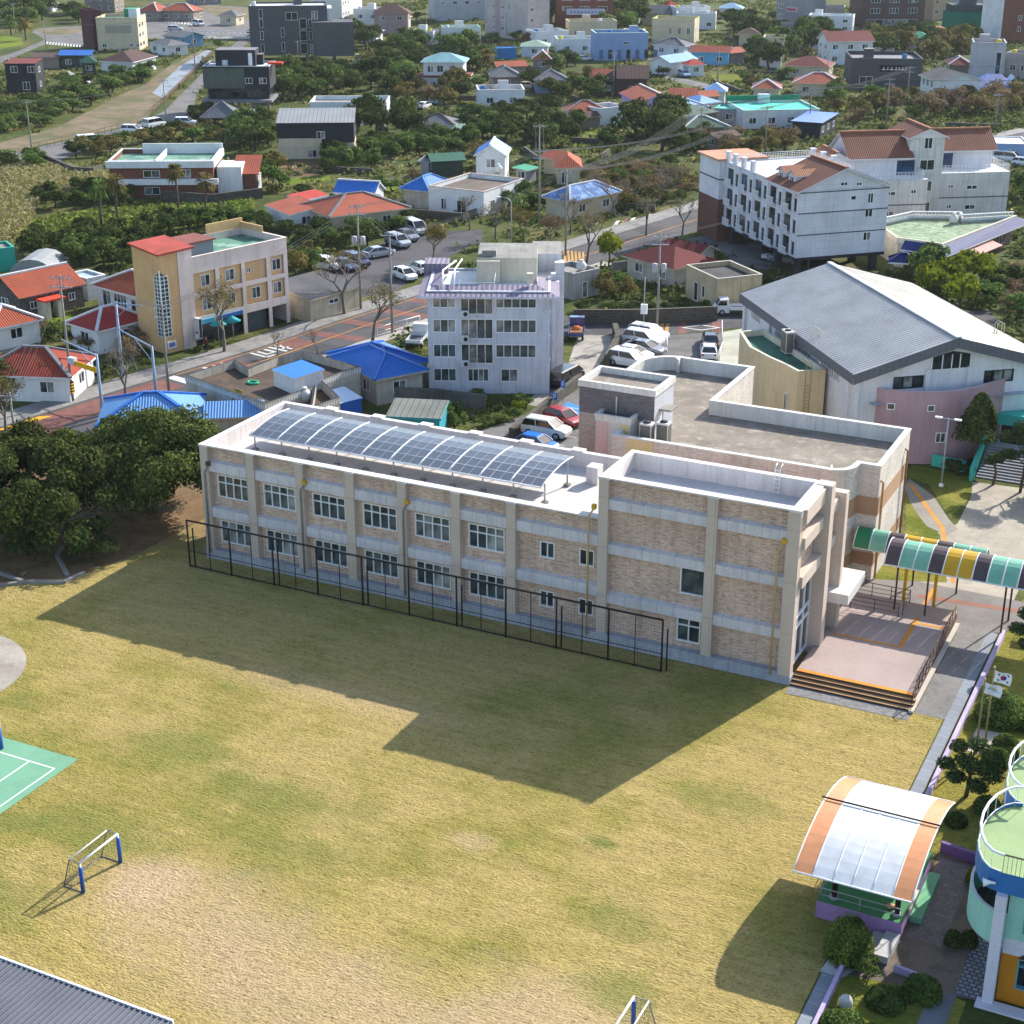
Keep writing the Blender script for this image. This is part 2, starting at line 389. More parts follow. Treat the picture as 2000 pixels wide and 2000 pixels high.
def lawn_mat(tan, straw, olive, green, dirt=True, name='lawn_turf'):
    b = NB(name); P_ = b.coord()
    n1 = b.noise(.055, 4, .6); n2 = b.noise(.28, 5, .65); n3 = b.noise(1.6, 5, .75, mapping=(1, 1.7, 1)); n4 = b.noise(7, 4, .8, mapping=(1, 1.6, 1))
    f = b.math('ADD', b.math('MULTIPLY', n1, .62), b.math('MULTIPLY', n2, .38))
    c = b.ramp(f, [(.34, green), (.45, olive), (.55, straw), (.68, straw)])
    st = b.noise(1, 4, .65, mapping=(.16, 1.5, 1)); c = b.mix(c, b.ramp(st, [(.35, .84), (.62, 1.1)]), .8, 'MULTIPLY')
    if dirt:
        # worn patches where the ball is played: in front of the goals and mid-field
        def spot(x, y, rx, ry, k):
            sx = b.n('ShaderNodeSeparateXYZ'); b.l(P_, sx.inputs[0])
            dx = b.math('DIVIDE', b.math('SUBTRACT', sx.outputs[0], x), rx); dy = b.math('DIVIDE', b.math('SUBTRACT', sx.outputs[1], y), ry)
            d = b.math('SQRT', b.math('ADD', b.math('MULTIPLY', dx, dx), b.math('MULTIPLY', dy, dy)))
            d = b.math('ADD', d, b.math('MULTIPLY', b.math('SUBTRACT', n2, .5), 1.5))
            return b.math('MULTIPLY', b.ramp(d, [(.35, 1.), (1.15, 0.)]), k)
        for sp in ((27, -37, 9, 5, .5), (36, -40, 13, 5.5, .6), (22.5, -36, 3, 2.6, .85), (46, -36, 6, 4, .55), (36, -25, 1.8, 1.1, .5), (20, -14, 14, 2.2, .35)):
            c = b.mix(c, tan, spot(*sp))
        for sp in ((15, -24, 5, 3, .55), (24, -26, 8, 3, .6), (18, -33, 5, 3, .5), (14, -41, 6, 4, .65), (42.5, -22, 1.3, .7, .9), (47, -15, 4, 2, .5), (27, -30, 7, 2.5, .45), (46, -28, 3, 2, .5), (48, -33, 2.5, 2.5, .6)):
            c = b.mix(c, green, spot(*sp))
    c = b.mix(c, b.ramp(n3, [(.28, .58), (.48, .98), (.7, 1.16)]), .85, 'MULTIPLY'); c = b.mix(c, b.ramp(n4, [(.3, .55), (.5, 1.), (.7, 1.22)]), .8, 'MULTIPLY')
    n5 = b.noise(3.4, 3, .6, mapping=(1, 2.1, 1)); n6 = b.noise(5.5, 2, .6, mapping=(1, 1.8, 1))
    c = b.mix(c, '#56571f', b.ramp(n5, [(.3, .75), (.42, 0.)])); c = b.mix(c, b.ramp(n5, [(.6, 1.0), (.72, 1.14)]), .8, 'MULTIPLY'); c = b.mix(c, b.ramp(n6, [(.32, .5), (.43, 1.02), (.7, 1.12)]), .75, 'MULTIPLY')
    b.bump(b.math('ADD', n4, b.math('ADD', b.math('MULTIPLY', n3, 1.2), b.math('MULTIPLY', n5, 1.6))), .8, .13); return b.out(c, .95, .05)
GROUND = ground_mat(); ASPH = asphalt(); ASPHL = asphalt('#6d6a68', 'worn_asphalt')
LAWN = lawn_mat('#bda282', '#aa965e', '#94884a', '#71783c'); LAWN2 = lawn_mat('#9a8a50', '#8d8540', '#6d7430', '#55651f', False, 'garden_turf')
CONCS = M('#9a948a', dirt=.3, blot='#7d776d', bs=.5); PAVE = M('#8d8884', 'pave', bw=.4, bh=.2, off=.5, c2='#7c7875', c3='#605c5a', dirt=.25)
REDP = M('#7b5149', dirt=.35, rough=.9, blot='#62433d', bs=1.2); LINEW = M('#c9c7c2', dirt=.35); LINEY = M('#c8872c', dirt=.3); SAND = M('#7d6d55', dirt=.4, blot='#565434', bs=.1, b0=.44, b1=.58, rough=.95)
b = MB(); S_ = 2500; b.face([(-S_, -S_ / 2, 0), (S_ / 2, -S_ / 2, 0), (S_ / 2, S_, 0), (-S_, S_, 0)], GROUND); struct('ground', b)
sheet('lawn', [(-22, -60), (56.2, -60), (56.2, -.05), (54.2, -.05), (46.3, -.05), (46.3, -.3), (-12, .2), (-24, -8)], .012, LAWN)
sheet('schoolyard', [(-12, .2), (46.3, -.3), (46.3, 30), (-2, 22), (-17, 16), (-24, -8)], .008, M('#a0825a', dirt=.4, blot='#7d7442', bs=.35, b0=.42, b1=.56))
# main street: kerbed asphalt with a footway along its far side
RF = [(-45, -40), (-40, -8), (-35.3, 17), (-32.7, 30), (-28.8, 48), (-26.9, 61), (-23.9, 77), (-18.5, 103), (-15, 121), (-11, 142), (-4, 172), (8, 205), (22, 240)]
RN = [(p[0] + 7.6, p[1] - 1.2) for p in RF]
sheet('street', RF + RN[::-1], .008, ASPH)
fw = [(p[0] - 3.2, p[1] + .5) for p in RF[1:]]
b = MB(); b.prism(RF[1:] + fw[::-1], 0, .13, M('#9b958d', dirt=.25), M('#8d8984', 'pave', bw=.5, bh=.5, c2='#7e7b78', c3='#6b6967', dirt=.3, off=.5)); struct('pavement', b)
nw = [(p[0] + 2.2, p[1] - .3) for p in RN[1:8]]
b = MB(); b.prism(RN[1:8] + nw[::-1], 0, .13, M('#9b958d', dirt=.25), M('#a39d94', dirt=.3)); struct('pavement', b)
def along(t, off=0.0, z=.016):
    """point t metres along the far kerb, off metres into the street"""
    d = 0
    for i in range(len(RF) - 1):
        a, q = Vector(RF[i]), Vector(RF[i + 1]); l_ = (q - a).length
        if d + l_ >= t or i == len(RF) - 2:
            u = (q - a) / l_; p = a + u * (t - d); n = Vector((u.y, -u.x)); p += n * off; return (p.x, p.y, z)
        d += l_
def strip(b, t0, t1, o0, o1, m, z=.016, n=6, skew=0):
    for i in range(n):
        a, c = t0 + (t1 - t0) * i / n, t0 + (t1 - t0) * (i + 1) / n
        b.face([along(a, o0, z), along(a + skew, o1, z), along(c + skew, o1, z), along(c, o0, z)], m)
b = MB()
strip(b, 56, 76, 0.3, 4.0, REDP, .012, 4); strip(b, 44, 56, 3, 6.5, REDP, .012, 3); strip(b, 57.5, 60.5, 4.0, 7.4, REDP, .0125, 2)
for t in (82, 92): strip(b, t, t + 3.4, .4, 3.5, REDP, .0125, 2)
for t in (97, 103, 109, 115, 121): strip(b, t, t + 1.8, .5, 7.2, REDP, .0125, 1, 1.2)
o = b.build('road_marking'); o['kind'] = 'structure'
b = MB()
strip(b, 78, 135, 3.7, 3.85, LINEY, .017, 20); strip(b, 78, 137, .35, .47, LINEY, .017, 20); strip(b, 70, 77, 7.1, 7.25, LINEY, .017, 2)
strip(b, 138, 190, 3.7, 3.85, LINEY, .017, 14)
o = b.build('road_marking'); o['kind'] = 'structure'
b = MB()
strip(b, 76.6, 77.7, .4, 3.6, LINEW, .018, 1); strip(b, 124.5, 125.3, 3.9, 7.3, LINEW, .018, 1); strip(b, 42, 43, 3.8, 7.4, LINEW, .018, 1)
# worn painted words on the carriageway, read from the kerb: bars and hooks as far as they can be made out
def word(b, t, o, strokes, s=1.0):
    for (a0, a1, c0, c1) in strokes: strip(b, t + a0 * s, t + a1 * s, o + c0, o + c1, LINEW, .019, 1)
word(b, 81.2, .6, [(0, .5, 0, 2.6), (1.2, 1.6, .3, 1.2), (1.2, 2.3, 1.2, 1.4), (2.3, 2.7, .3, 1.4), (.9, 3.4, 1.9, 2.2), (3.2, 3.6, .9, 2.2), (3.0, 3.5, 2.5, 2.9), (.2, 3.2, 2.6, 2.9)])
word(b, 88.0, .6, [(0, .4, 0, 2.4), (.8, 1.2, .2, 1.6), (.8, 2.2, 1.6, 1.9), (1.8, 2.2, .2, 1.6), (2.7, 3.1, 0, 2.7), (3.3, 4.3, .5, .8), (3.3, 4.3, 1.5, 1.8), (.2, 1.4, 2.3, 2.7), (3.7, 4.0, 0, 2.6)])
o = b.build('road_marking'); o['kind'] = 'structure'
b = MB()
for k in range(7): strip(b, 59 - k * 3.1, 61 - k * 3.1, .15 + .1 * k, 1.1 + .1 * k, M('#d59a1d', dirt=.25), .02, 1, .9)
o = b.build('road_marking'); o['kind'] = 'structure'
# crossing and side street beyond the apartment block, school car park and drive
sheet('side_street', [(-18, 70), (-9, 73), (1.8, 78), (14.6, 86.5), (40, 100), (42, 94), (16.1, 80.2), (9.3, 73), (4.5, 69.8), (-1.7, 67.5), (-17, 64)], .009, ASPH)
sheet('car_park', [(4.6, 70.2), (9.3, 73), (14.6, 77.3), (18.6, 66), (23, 50), (23, 22.7), (-4, 22), (3.8, 29), (8.5, 46), (8.3, 58)], .013, ASPHL)
sheet('alley', [(.4, 68.8), (4, 70.2), (6.2, 63.6), (7.8, 56), (7.3, 44), (5.6, 44), (4.4, 57)], .015, CONCS)
sheet('schoolyard_apron', [(16.4, 79.8), (14.7, 77.2), (18.3, 65.4), (22.5, 56), (25.5, 62), (21, 72)], .017, M('#a8a697', dirt=.25))
b = MB()
for z_, c, pts in ((.02, REDP, [(150, 990), (215, 990), (230, 1110), (130, 1120)]), (.02, REDP, [(500, 985), (600, 985), (600, 1110), (500, 1130)])):
    p = GL('N7', pts); b.face([(q.x, q.y, z_) for q in p][::-1], c)
d = GL('N7', [(165, 1050), (385, 1018), (605, 1050), (385, 1080)]); cn = sum(d, Vector()) / 4
for i in range(4):
    a, q = d[i], d[(i + 1) % 4]; b.face([(p.x, p.y, .024) for p in (a, q, q.lerp(cn, .22), a.lerp(cn, .22))][::-1], LINEW)
for k in range(5):
    p = GL('M3', [(1470 + k * 36, 1068), (1492 + k * 36, 1068), (1480 + k * 36, 1140), (1456 + k * 36, 1140)]); b.face([(q.x, q.y, .026) for q in p][::-1], M('#b98d4a', dirt=.4))
for k in range(6):
    p = GL('M3', [(965 + k * 24, 610 + k * 2), (978 + k * 24, 608 + k * 2), (990 + k * 22, 690 + k * 3), (976 + k * 22, 692 + k * 3)]); b.face([(q.x, q.y, .026) for q in p][::-1], M('#b98d4a', dirt=.4))
for k in range(9):
    p = GL('M3', [(1300 + k * 50, 425 - k * 10), (1325 + k * 50, 420 - k * 10), (1290 + k * 50, 470 - k * 10), (1262 + k * 50, 474 - k * 10)]); b.face([(q.x, q.y, .026) for q in p][::-1], REDP if k % 2 else LINEW)
pk = M('#3f7fb4', dirt=.2)
p = GL('M3', [(935, 1610), (1000, 1560), (1068, 1590), (1068, 1660), (1000, 1640)]); b.face([(q.x, q.y, .024) for q in p][::-1], pk)
for a in range(6):
    x0, y0 = 9.3 + .1 * a, 32.5 + a * 2.5; b.face([(x0, y0, .027), (x0 + 4.8, y0 - .2, .027), (x0 + 4.8, y0 - .08, .027), (x0, y0 + .12, .027)], LINEW)
o = b.build('road_marking'); o['kind'] = 'structure'
# the far river road, dirt bank and stream, upper left
sheet('dirt_track', GL('T1', [(0, 1180), (240, 1110), (740, 1000), (1030, 935), (1140, 860), (1230, 760), (1500, 500), (1600, 380), (1520, 380), (1290, 490), (1090, 640), (900, 720), (690, 830), (430, 960), (0, 1075), (-300, 1150), (-300, 1260)]), .006, SAND)
sheet('riverbed', GL('T1', [(1150, 700), (1230, 740), (1420, 560), (1600, 385), (1560, 375), (1360, 500), (1250, 600)]), .010, M('#8d949c', dirt=.3, rough=.5, blot='#6a675e', bs=.25))
sheet('far_road', GL('T1', [(-100, 1250), (250, 1190), (430, 1215), (930, 1020), (1300, 930), (1420, 900), (1500, 690), (1680, 480), (1900, 300), (1840, 270), (1640, 440), (1480, 600), (1240, 840), (1130, 890), (1060, 935), (740, 1010), (200, 1130), (-100, 1190)]), .014, ASPHL)
sheet('junction', GL('T1', [(0, 480), (230, 380), (360, 325), (700, 345), (1120, 290), (1480, 300), (1730, 275), (1900, 270), (1900, 60), (1400, 20), (1130, 120), (690, 190), (280, 215), (240, 240), (340, 300), (150, 380), (0, 430)]), .011, ASPHL)
b = MB()
for k in range(12):
    p = GL('T1', [(355 + k * 22, 315 + k * 2.2), (367 + k * 22, 315 + k * 2.2), (357 + k * 23, 334 + k * 2.2), (343 + k * 23, 334 + k * 2.2)]); b.face([(q.x, q.y, .03) for q in p][::-1], LINEW)
for k in range(9):
    p = GL('T1', [(1250 + k * 24, 152 + k * 3), (1262 + k * 24, 152 + k * 3), (1256 + k * 24, 166 + k * 3), (1242 + k * 24, 166 + k * 3)]); b.face([(q.x, q.y, .03) for q in p][::-1], LINEW)
o = b.build('road_marking'); o['kind'] = 'structure'
sheet('verge', GL('T1', [(290, 222), (690, 205), (690, 235), (470, 262), (320, 262)]), .02, SAND); sheet('verge', GL('T1', [(1480, 30), (1880, 70), (1900, 150), (1720, 150), (1560, 90)]), .02, SAND)
FIELD = lawn_mat('#8a7a50', '#7c7a34', '#66702a', '#4f601f', False, 'meadow'); BRIGHT = lawn_mat('#7c8440', '#727f34', '#66782c', '#5a6e26', False, 'bright_grass'); SOIL = M('#6a543a', 'slat', p=.9, line=.5, dirt=.3)
sheet('meadow', GL('M1', [(0, 360), (260, 420), (620, 330), (900, 330), (1600, 290), (1600, 360), (1460, 440), (900, 480), (500, 600), (100, 540), (0, 620)]), .006, FIELD)
sheet('ploughed_field', GL('T2', [(380, 1230), (740, 1180), (740, 1330), (390, 1350)]), .008, SOIL)
sheet('vegetable_bed', GL('T2', [(380, 1350), (740, 1320), (760, 1360), (390, 1400)]), .010, BRIGHT)
sheet('clearing', GL('T3', [(820, 1010), (1240, 1040), (1230, 1130), (880, 1150)]), .006, FIELD)
sheet('grass_patch', GL('T3', [(940, 1000), (1060, 965), (1240, 1030), (1230, 1060), (1040, 1055)]), .010, BRIGHT)
sheet('grass_patch', GL('T4', [(860, 590), (960, 550), (1130, 540), (1160, 580), (1020, 605)]), .008, BRIGHT)
sheet('grass_patch', GL('T1', [(0, 265), (170, 290), (170, 340), (0, 370)]), .008, BRIGHT)
sheet('grass_patch', GL('T4', [(240, 400), (470, 400), (490, 440), (250, 470)]), .008, FIELD)
sheet('grass_patch', GL('T2', [(1165, 1480), (1180, 1400), (1250, 1370), (1270, 1440)]), .008, BRIGHT)
sheet('grass_patch', GL('M1', [(280, 1130), (290, 1050), (450, 1010), (480, 1040)]), .008, BRIGHT)
sheet('lane', GL('T4', [(0, 425), (260, 490), (300, 470), (0, 400)]), .008, ASPHL)
sheet('parking_lot', GL('M2', [(650, 690), (1000, 560), (1250, 420), (1500, 400), (1900, 380), (1900, 470), (1500, 650), (1250, 850), (960, 900)]), .007, ASPH)
sheet('forecourt', GL('M4', [(100, 740), (300, 700), (600, 800), (560, 900), (420, 900), (330, 830)]), .007, ASPHL)
# campus paving at the right-hand end
sheet('paved_yard', [(46.3, 12.5), (54.5, 12.5), (54.5, 13.6), (57, 14), (57, 24), (70, 24), (70, 44), (49.4, 42.2), (50.1, 38.6), (50.3, 32.2), (49.6, 30.2), (47.4, 27), (46.3, 24)], .010, M('#a59b8b', dirt=.3, blot='#8b8478', bs=.5))
sheet('paved_yard', [(46.3, 12.4), (54.5, 12.4), (57.2, 13.8), (60, 19.5), (46.3, 19.8)], .014, M('#77716d', dirt=.3))
sheet('footway', [(44.4, 40.6), (44.5, 38.2), (46.6, 33.4), (48.2, 30.6), (50, 29.4), (50.6, 31), (49.4, 33), (47.2, 37.4)], .018, M('#8a8378', dirt=.25))
sheet('garden', [(46.9, 27.4), (49.6, 30.2), (46.9, 33.4), (44.9, 37), (46.9, 29)], .016, LAWN2)
sheet('garden', [(46.9, 18.6), (52, 20.5), (49.5, 29.4), (47.0, 31.5)], .0155, LAWN2)
sheet('garden', [(50.1, 38.6), (49.5, 33.2), (46.2, 40), (44, 41), (43.8, 44), (49.3, 43.5)], .0165, LAWN2)
sheet('tactile_strip', [(44.6, 39.3), (49.2, 30.8), (52.3, 20.6), (52.6, 20.7), (49.5, 31), (44.9, 39.5)], .022, LINEY)
sheet('tactile_strip', [(51.2, 12.6), (51.5, 12.6), (51.5, 19), (51.2, 19)], .022, LINEY)
sheet('reddish_strip', [(50.6, 16.9), (58, 17.5), (58, 18.2), (50.6, 17.5)], .02, M('#8c5f50', dirt=.3))
sheet('paved_walk', [(54.4, -.1), (56.3, -.1), (56.4, 14.1), (54.4, 13.6)], .018, M('#8a8682', 'pave', bw=.2, bh=.1, off=.5, c2='#75716e', c3='#5e5b59', dirt=.3))
sheet('flagstone_path', [(56.3, -60), (57.0, -60), (57.0, 13.5), (56.3, 13.5)], .022, M('#7f858c', 'pave', bw=9, bh=1.1, c3='#a9adb0', dirt=.2))
sheet('garden', [(57.5, -14.5), (57.5, 20), (66, 20), (66, -15.5), (61, -15.5)], .010, LAWN2)
sheet('garden', [(57.2, -60), (63, -60), (63, -26.4), (59.5, -25.8), (57.2, -27)], .010, LAWN2)
sheet('brick_court', [(59.2, -14.6), (62, -15), (64, -21), (64, -26), (57.2, -27), (59.1, -23)], .012, M('#77685c', dirt=.3, blot='#5f564c', bs=.6))
sheet('brick_court', [(59.3, -15.2), (61.1, -15.2), (61.1, -22.8), (59.3, -22.8)], .018, M('#857a78', 'pave', bw=.3, bh=.3, off=.5, c2='#746866', c3='#5c5351', dirt=.2))
sheet('cobbled_path', [(62.3, -17), (63.6, -17), (63.6, -26.1), (62.4, -26.1)], .024, M('#97959a', 'pave', bw=.32, bh=.28, off=.5, c2='#7d7b82', c3='#55535c', ms=.05, dirt=.15))
sheet('paved_path', [(61.3, -60), (62.5, -60), (62.5, -26.2), (61.3, -26.2)], .02, M('#6f7276', dirt=.25))
sheet('flagpole_pad', [(58.3, -3.3), (58.3, -.3), (59.9, -.3), (59.9, -3.3)], .03, M('#b0a698', dirt=.2))
# left: shaded walk under the trees, round concrete apron, green ball court
sheet('earth_bed', [(-30, -16), (-12.8, -13.6), (-9.2, -9.6), (-6.6, -7.3), (-5.2, -2), (-4.5, 14), (-16, 16), (-40, 0)], .016, M('#7d6244', dirt=.4, blot='#514a2c', bs=.5))
b = MB()
for p, q in (((-13, -13.9), (-9.2, -9.8)), ((-9.2, -9.8), (-6.7, -8.6)), ((-6.7, -8.6), (-6.4, -6.6)), ((-9.4, -9.9), (-14, -9.2)), ((-10.5, -5), (-7.2, -7.6)), ((-10.5, -5), (-11.2, -3.6))):
    b.beam((p[0], p[1], .11), (q[0], q[1], .11), .28, .2, M('#8d8983', dirt=.3))
tag(b.build('stone_kerb'), 'pale stone kerb edging the shaded beds under the two big trees', 'kerb')
b = MB(); ring = [(-5.2 + 6.1 * math.cos(t), -23.4 + 6.1 * math.sin(t)) for t in [2 * math.pi * i / 48 for i in range(48)]]
b.face([(x, y, .024) for x, y in ring], M('#a39a8d', dirt=.3, blot='#877e72', bs=.4)); struct('round_apron', b)
CG = M('#6c9a7c', dirt=.12, rough=.7)
sheet('ball_court', [(-16, -27.8), (10.95, -27.8), (10.95, -44), (-16, -44)], .03, CG)
b = MB()
for x0, x1, y0, y1, zz in ((-14, 10.34, -29.3, -29.2, .036), (10.35, 10.45, -43, -29.2, .036), (8.45, 8.55, -43, -29.31, .036)): b.face([(x0, y0, zz), (x1, y0, zz), (x1, y1, zz), (x0, y1, zz)], M('#d8dcd6', dirt=.1))
o = b.build('court_line'); o['kind'] = 'structure'
# ================================================================ campus: main school block
BRK = M('#c2a28c', 'brick', c2='#a0806d', c3='#cdbbad', c4='#d8bda9', bw=.5, bh=.13, dirt=.2, streak=.2)
STONE = M('#bfae9f', 'block', bw=1.4, bh=3.6, c3='#95867a', dirt=.1, ms=.015); BAND = M('#c9c3c3', 'block', bw=1.15, bh=9, c3='#9d9596', dirt=.16, ms=.014, streak=.18)
PAINT = M('#d2cbc8', dirt=.14, streak=.2); ROOFW = M('#c9c3bf', dirt=.2, blot='#a9a29d', bs=.35, b0=.5, b1=.68); PLINTH = M('#a3a6ae', dirt=.25, streak=.25)
LO, HI, XT = 9.1, 12.05, 32.5
sch = thing('school_building', 'long two-storey tan brick school block with white flat roof and taller right-hand end', 'school')
wb = MB(); wins = []
PIL = [.35, 4.5, 8.8, 13.1, 17.4, 21.7, 26.0, 32.85]
holes = []
for i in range(6):
    for z in (1.35, 5.05): holes.append((PIL[i] + .35 + .42, z, 2.82, 1.8))
for x in (28.0, 30.95):
    for z in (1.65, 5.35): holes.append((x, z, 1.1, 1.2))
wb.wall((0, .5, 0), (1, 0, 0), (0, -1, 0), XT, .8, LO, holes, BRK, .16)
hol2 = [(5.75, 4.75, 1.75, 2.1), (5.65, 1.25, 1.65, 1.75)]
wb.wall((XT, .5, 0), (1, 0, 0), (0, -1, 0), 13.3, .8, HI, hol2, BRK, .16)
# end walls, back walls
wb.wall((0, 11.4, 0), (0, -1, 0), (-1, 0, 0), 10.9, 0, LO, [], BRK); wb.wall((33, 11.4, 0), (-1, 0, 0), (0, 1, 0), 33, 0, LO, [], BRK)
wb.wall((XT, .5, LO), (0, 1, 0), (-1, 0, 0), 5.2, 0, HI - LO, [], PAINT); wb.wall((45.8, 5.7, 0), (-1, 0, 0), (0, 1, 0), 13.3, LO - .5, HI, [], BRK)
wb.wall((45.8, 11.4, 0), (-1, 0, 0), (0, 1, 0), 12.8, 0, LO, [], BRK)
wb.build('wall', sch)
for i, h in enumerate(holes + [(a[0] + XT, *a[1:]) for a in hol2]):
    u, z, w_, h_ = h
    if w_ > 2.5: window(sch, w_, h_, (u, .5, z), 0, 4, split=.66, gl=glass('#363e42') if i % 3 else glass('#565c5e'), deep=.13)
    elif h_ > 2: window(sch, w_, h_, (u, .5, z), 0, 1, gl=glass('#2b3524'), deep=.13)
    else: window(sch, w_, h_, (u, .5, z), 0, 2, split=.68 if h_ > 1.5 else None, deep=.13)
for q in [(x - .35, x + .35, 0, .52, .8, LO - .002) for x in PIL[:7]] + [(PIL[7] - .36, PIL[7] + .34, -.02, .52, .8, HI - .002), (40.05, 40.75, -.02, .52, .8, HI - .002), (45.35, 46.2, -.02, .7, .0, HI - .002)]: b = MB(); b.box(*q, STONE); b.build('pilaster', sch)
b = MB()
def slope_band(x0, x1, z0, z1):
    b.face([(x0, .1, z0), (x1, .1, z0), (x1, .1, z1), (x0, .1, z1)], BAND); b.face([(x0, .1, z1), (x1, .1, z1), (x1, .52, z1 + .1), (x0, .52, z1 + .1)], BAND)
    b.face([(x0, .52, z0), (x1, .52, z0), (x1, .1, z0), (x0, .1, z0)], BAND)
for i in range(7):
    for z in (3.45, 7.15): slope_band(PIL[i] + .35, PIL[i + 1] - .35, z, z + .75)
for x0, x1 in ((PIL[7] + .34, 40.05), (40.75, 45.35)):
    for z in (3.1, 6.75, 9.95): slope_band(x0, x1, z, z + .68)
b.build('spandrel_band', sch)
b = MB(); b.box(-.04, 45.35, -.05, .5, 0, .8, PLINTH); b.box(45.3, 46.26, -.08, .75, 0, .55, PLINTH); b.build('plinth', sch)
b = MB()
b.face([(.3, .8, LO - 1.05), (XT, .8, LO - 1.05), (XT, 11.1, LO - 1.05), (.3, 11.1, LO - 1.05)], ROOFW)
b.face([(XT, 5.7, LO - 1.05), (45.8, 5.7, LO - 1.05), (45.8, 11.1, LO - 1.05), (XT, 11.1, LO - 1.05)], ROOFW)
b.face([(XT, .8, HI - 1.15), (45.6, .8, HI - 1.15), (45.6, 5.4, HI - 1.15), (XT, 5.4, HI - 1.15)], ROOFW); b.build('roof', sch)
b = MB()
b.box(-.1, XT, .1, .75, LO, LO + .1, PAINT); b.box(-.1, .35, .75, 11.5, LO, LO + .1, PAINT); b.box(.35, 33, 11.05, 11.5, LO, LO + .1, PAINT); b.box(33, 45.9, 11.05, 11.5, LO, LO + .1, PAINT)
for p, q in (((.34, .76), (XT, .76)), ((XT, 11.06), (.34, 11.06)), ((.34, 11.06), (.34, .76)), ((45.5, 11.06), (XT, 11.06))):
    b.face([(*p, LO - 1.05), (*q, LO - 1.05), (*q, LO), (*p, LO)][::-1], PAINT)
    b.face([(*p, LO - 1.05), (*q, LO - 1.05), (*q, LO), (*p, LO)], PAINT) if 0 else None
for x in PIL[:7]: b.box(x - .38, x + .38, -.06, .4, LO - .001, LO + .16, PAINT)
for x in PIL[1:7]: b.box(x - .5, x + .5, 11.0, 11.7, LO + .1, LO + .22, PAINT)
b.box(XT - .08, 46.25, .08, .75, HI, HI + .1, PAINT); b.box(XT - .08, XT + .3, .75, 5.85, HI, HI + .1, PAINT); b.box(XT + .3, 46.2, 5.35, 5.85, HI, HI + .1, PAINT); b.box(45.5, 46.2, .75, 5.35, HI, HI + .1, PAINT)
for x in (PIL[7], 40.4, 45.85): b.box(x - .4, x + .4, -.06, .4, HI - .001, HI + .16, PAINT)
for p, q in (((XT + .3, 5.36), (45.5, 5.36)), ((XT + .3, .76), (XT + .3, 5.36)), ((45.5, 5.36), (45.5, .76)), ((45.5, .76), (XT + .3, .76))):
    b.face([(*p, HI - 1.15), (*q, HI - 1.15), (*q, HI), (*p, HI)], PAINT)
b.build('parapet', sch)
# glazed right-hand end: columns, ring beams, dark glass set back, canopy slab
ENDM = M('#c3b2a4', 'block', bw=1.2, bh=3, c3='#a4968b', dirt=.1)
b = MB()
b.box(45.7, 46.75, 5.0, 5.9, 0, HI + .15, ENDM); b.box(45.9, 46.95, 8.2, 8.9, 0, 10.6, ENDM); b.box(45.7, 46.3, 10.8, 11.4, 0, LO, ENDM)
for z0, z1 in ((9.3, 10.1), (6.6, 7.4), (HI - 1.0, HI)): b.box(45.72, 46.4, .7, 5.0, z0, z1, ENDM)
for z0, z1 in ((7.0, 7.7), (9.5, 10.3)): b.box(45.72, 46.5, 5.9, 8.2, z0, z1, ENDM)
b.box(45.3, 45.8, .7, 5.0, 7.4, 9.3, BRK); b.box(45.3, 45.8, .7, 5.0, 10.1, HI - 1, BRK); b.box(45.3, 45.9, 5.9, 8.2, 7.7, 9.5, BRK); b.box(45.4, 45.9, 8.9, 10.8, 0, LO, BRK)
b.build('end_frame', sch)
for y0, y1, z0, z1 in ((.75, 5.0, .5, 6.6), (5.9, 8.2, .5, 7.0)):
    g = MB(); g.face([(45.75, y0, z0), (45.75, y1, z0), (45.75, y1, z1), (45.75, y0, z1)], GLASS); o = g.build('window', sch); f = MB(); n = 3
    for i in range(n + 1): y = y0 + (y1 - y0) * i / n; f.box(45.74, 45.86, y - .05, y + .05, z0, z1, FRAME)
    for z in (z0 + .06, z0 + 2.6, z0 + 3.4, z1 - .06): f.box(45.745, 45.87, y0, y1, z - .07, z + .07, FRAME)
    f.build('frame', o)
b = MB(); b.box(46.3, 47.9, 7.1, 11.5, 3.0, 3.75, M('#cfcac4', dirt=.1)); b.build('entrance_canopy', sch)
for x, zt in ((.75, 7.7), (9.3, 7.7), (17.9, 7.7), (32.2, 9.9), (45.25, 9.9)):
    b = MB(); b.tube([(x, -.02, zt), (x - .35, -.12, zt - .6), (x - .35, -.12, .5)], .07, POLEC if x < 20 else M('#b9a06a', dirt=.15), 6); pp = b.build('downpipe', sch)
    b = MB(); b.box(x - .14, x + .14, -.18, .08, zt - .05, zt + .28, M('#c79a2a', dirt=.2) if x > 1 else BROWN); b.build('rainwater_head', pp)
b = MB()
for y in (-.18, .18): b.tube([(43.0 + y, 5.15, HI - 1.1), (43.0 + y, 5.15, HI + .75), (43.0 + y, 5.6, HI + .9)], .035, FRAME, 6)
for k in range(6): b.tube([(42.82, 5.15, HI - .95 + k * .3), (43.18, 5.15, HI - .95 + k * .3)], .025, FRAME, 5)
b.build('roof_ladder', sch)
b = MB(); b.box(28.0, 28.9, 8.2, 9.2, LO - 1.04, LO + .25, PAINT); b.build('roof_vent', sch)
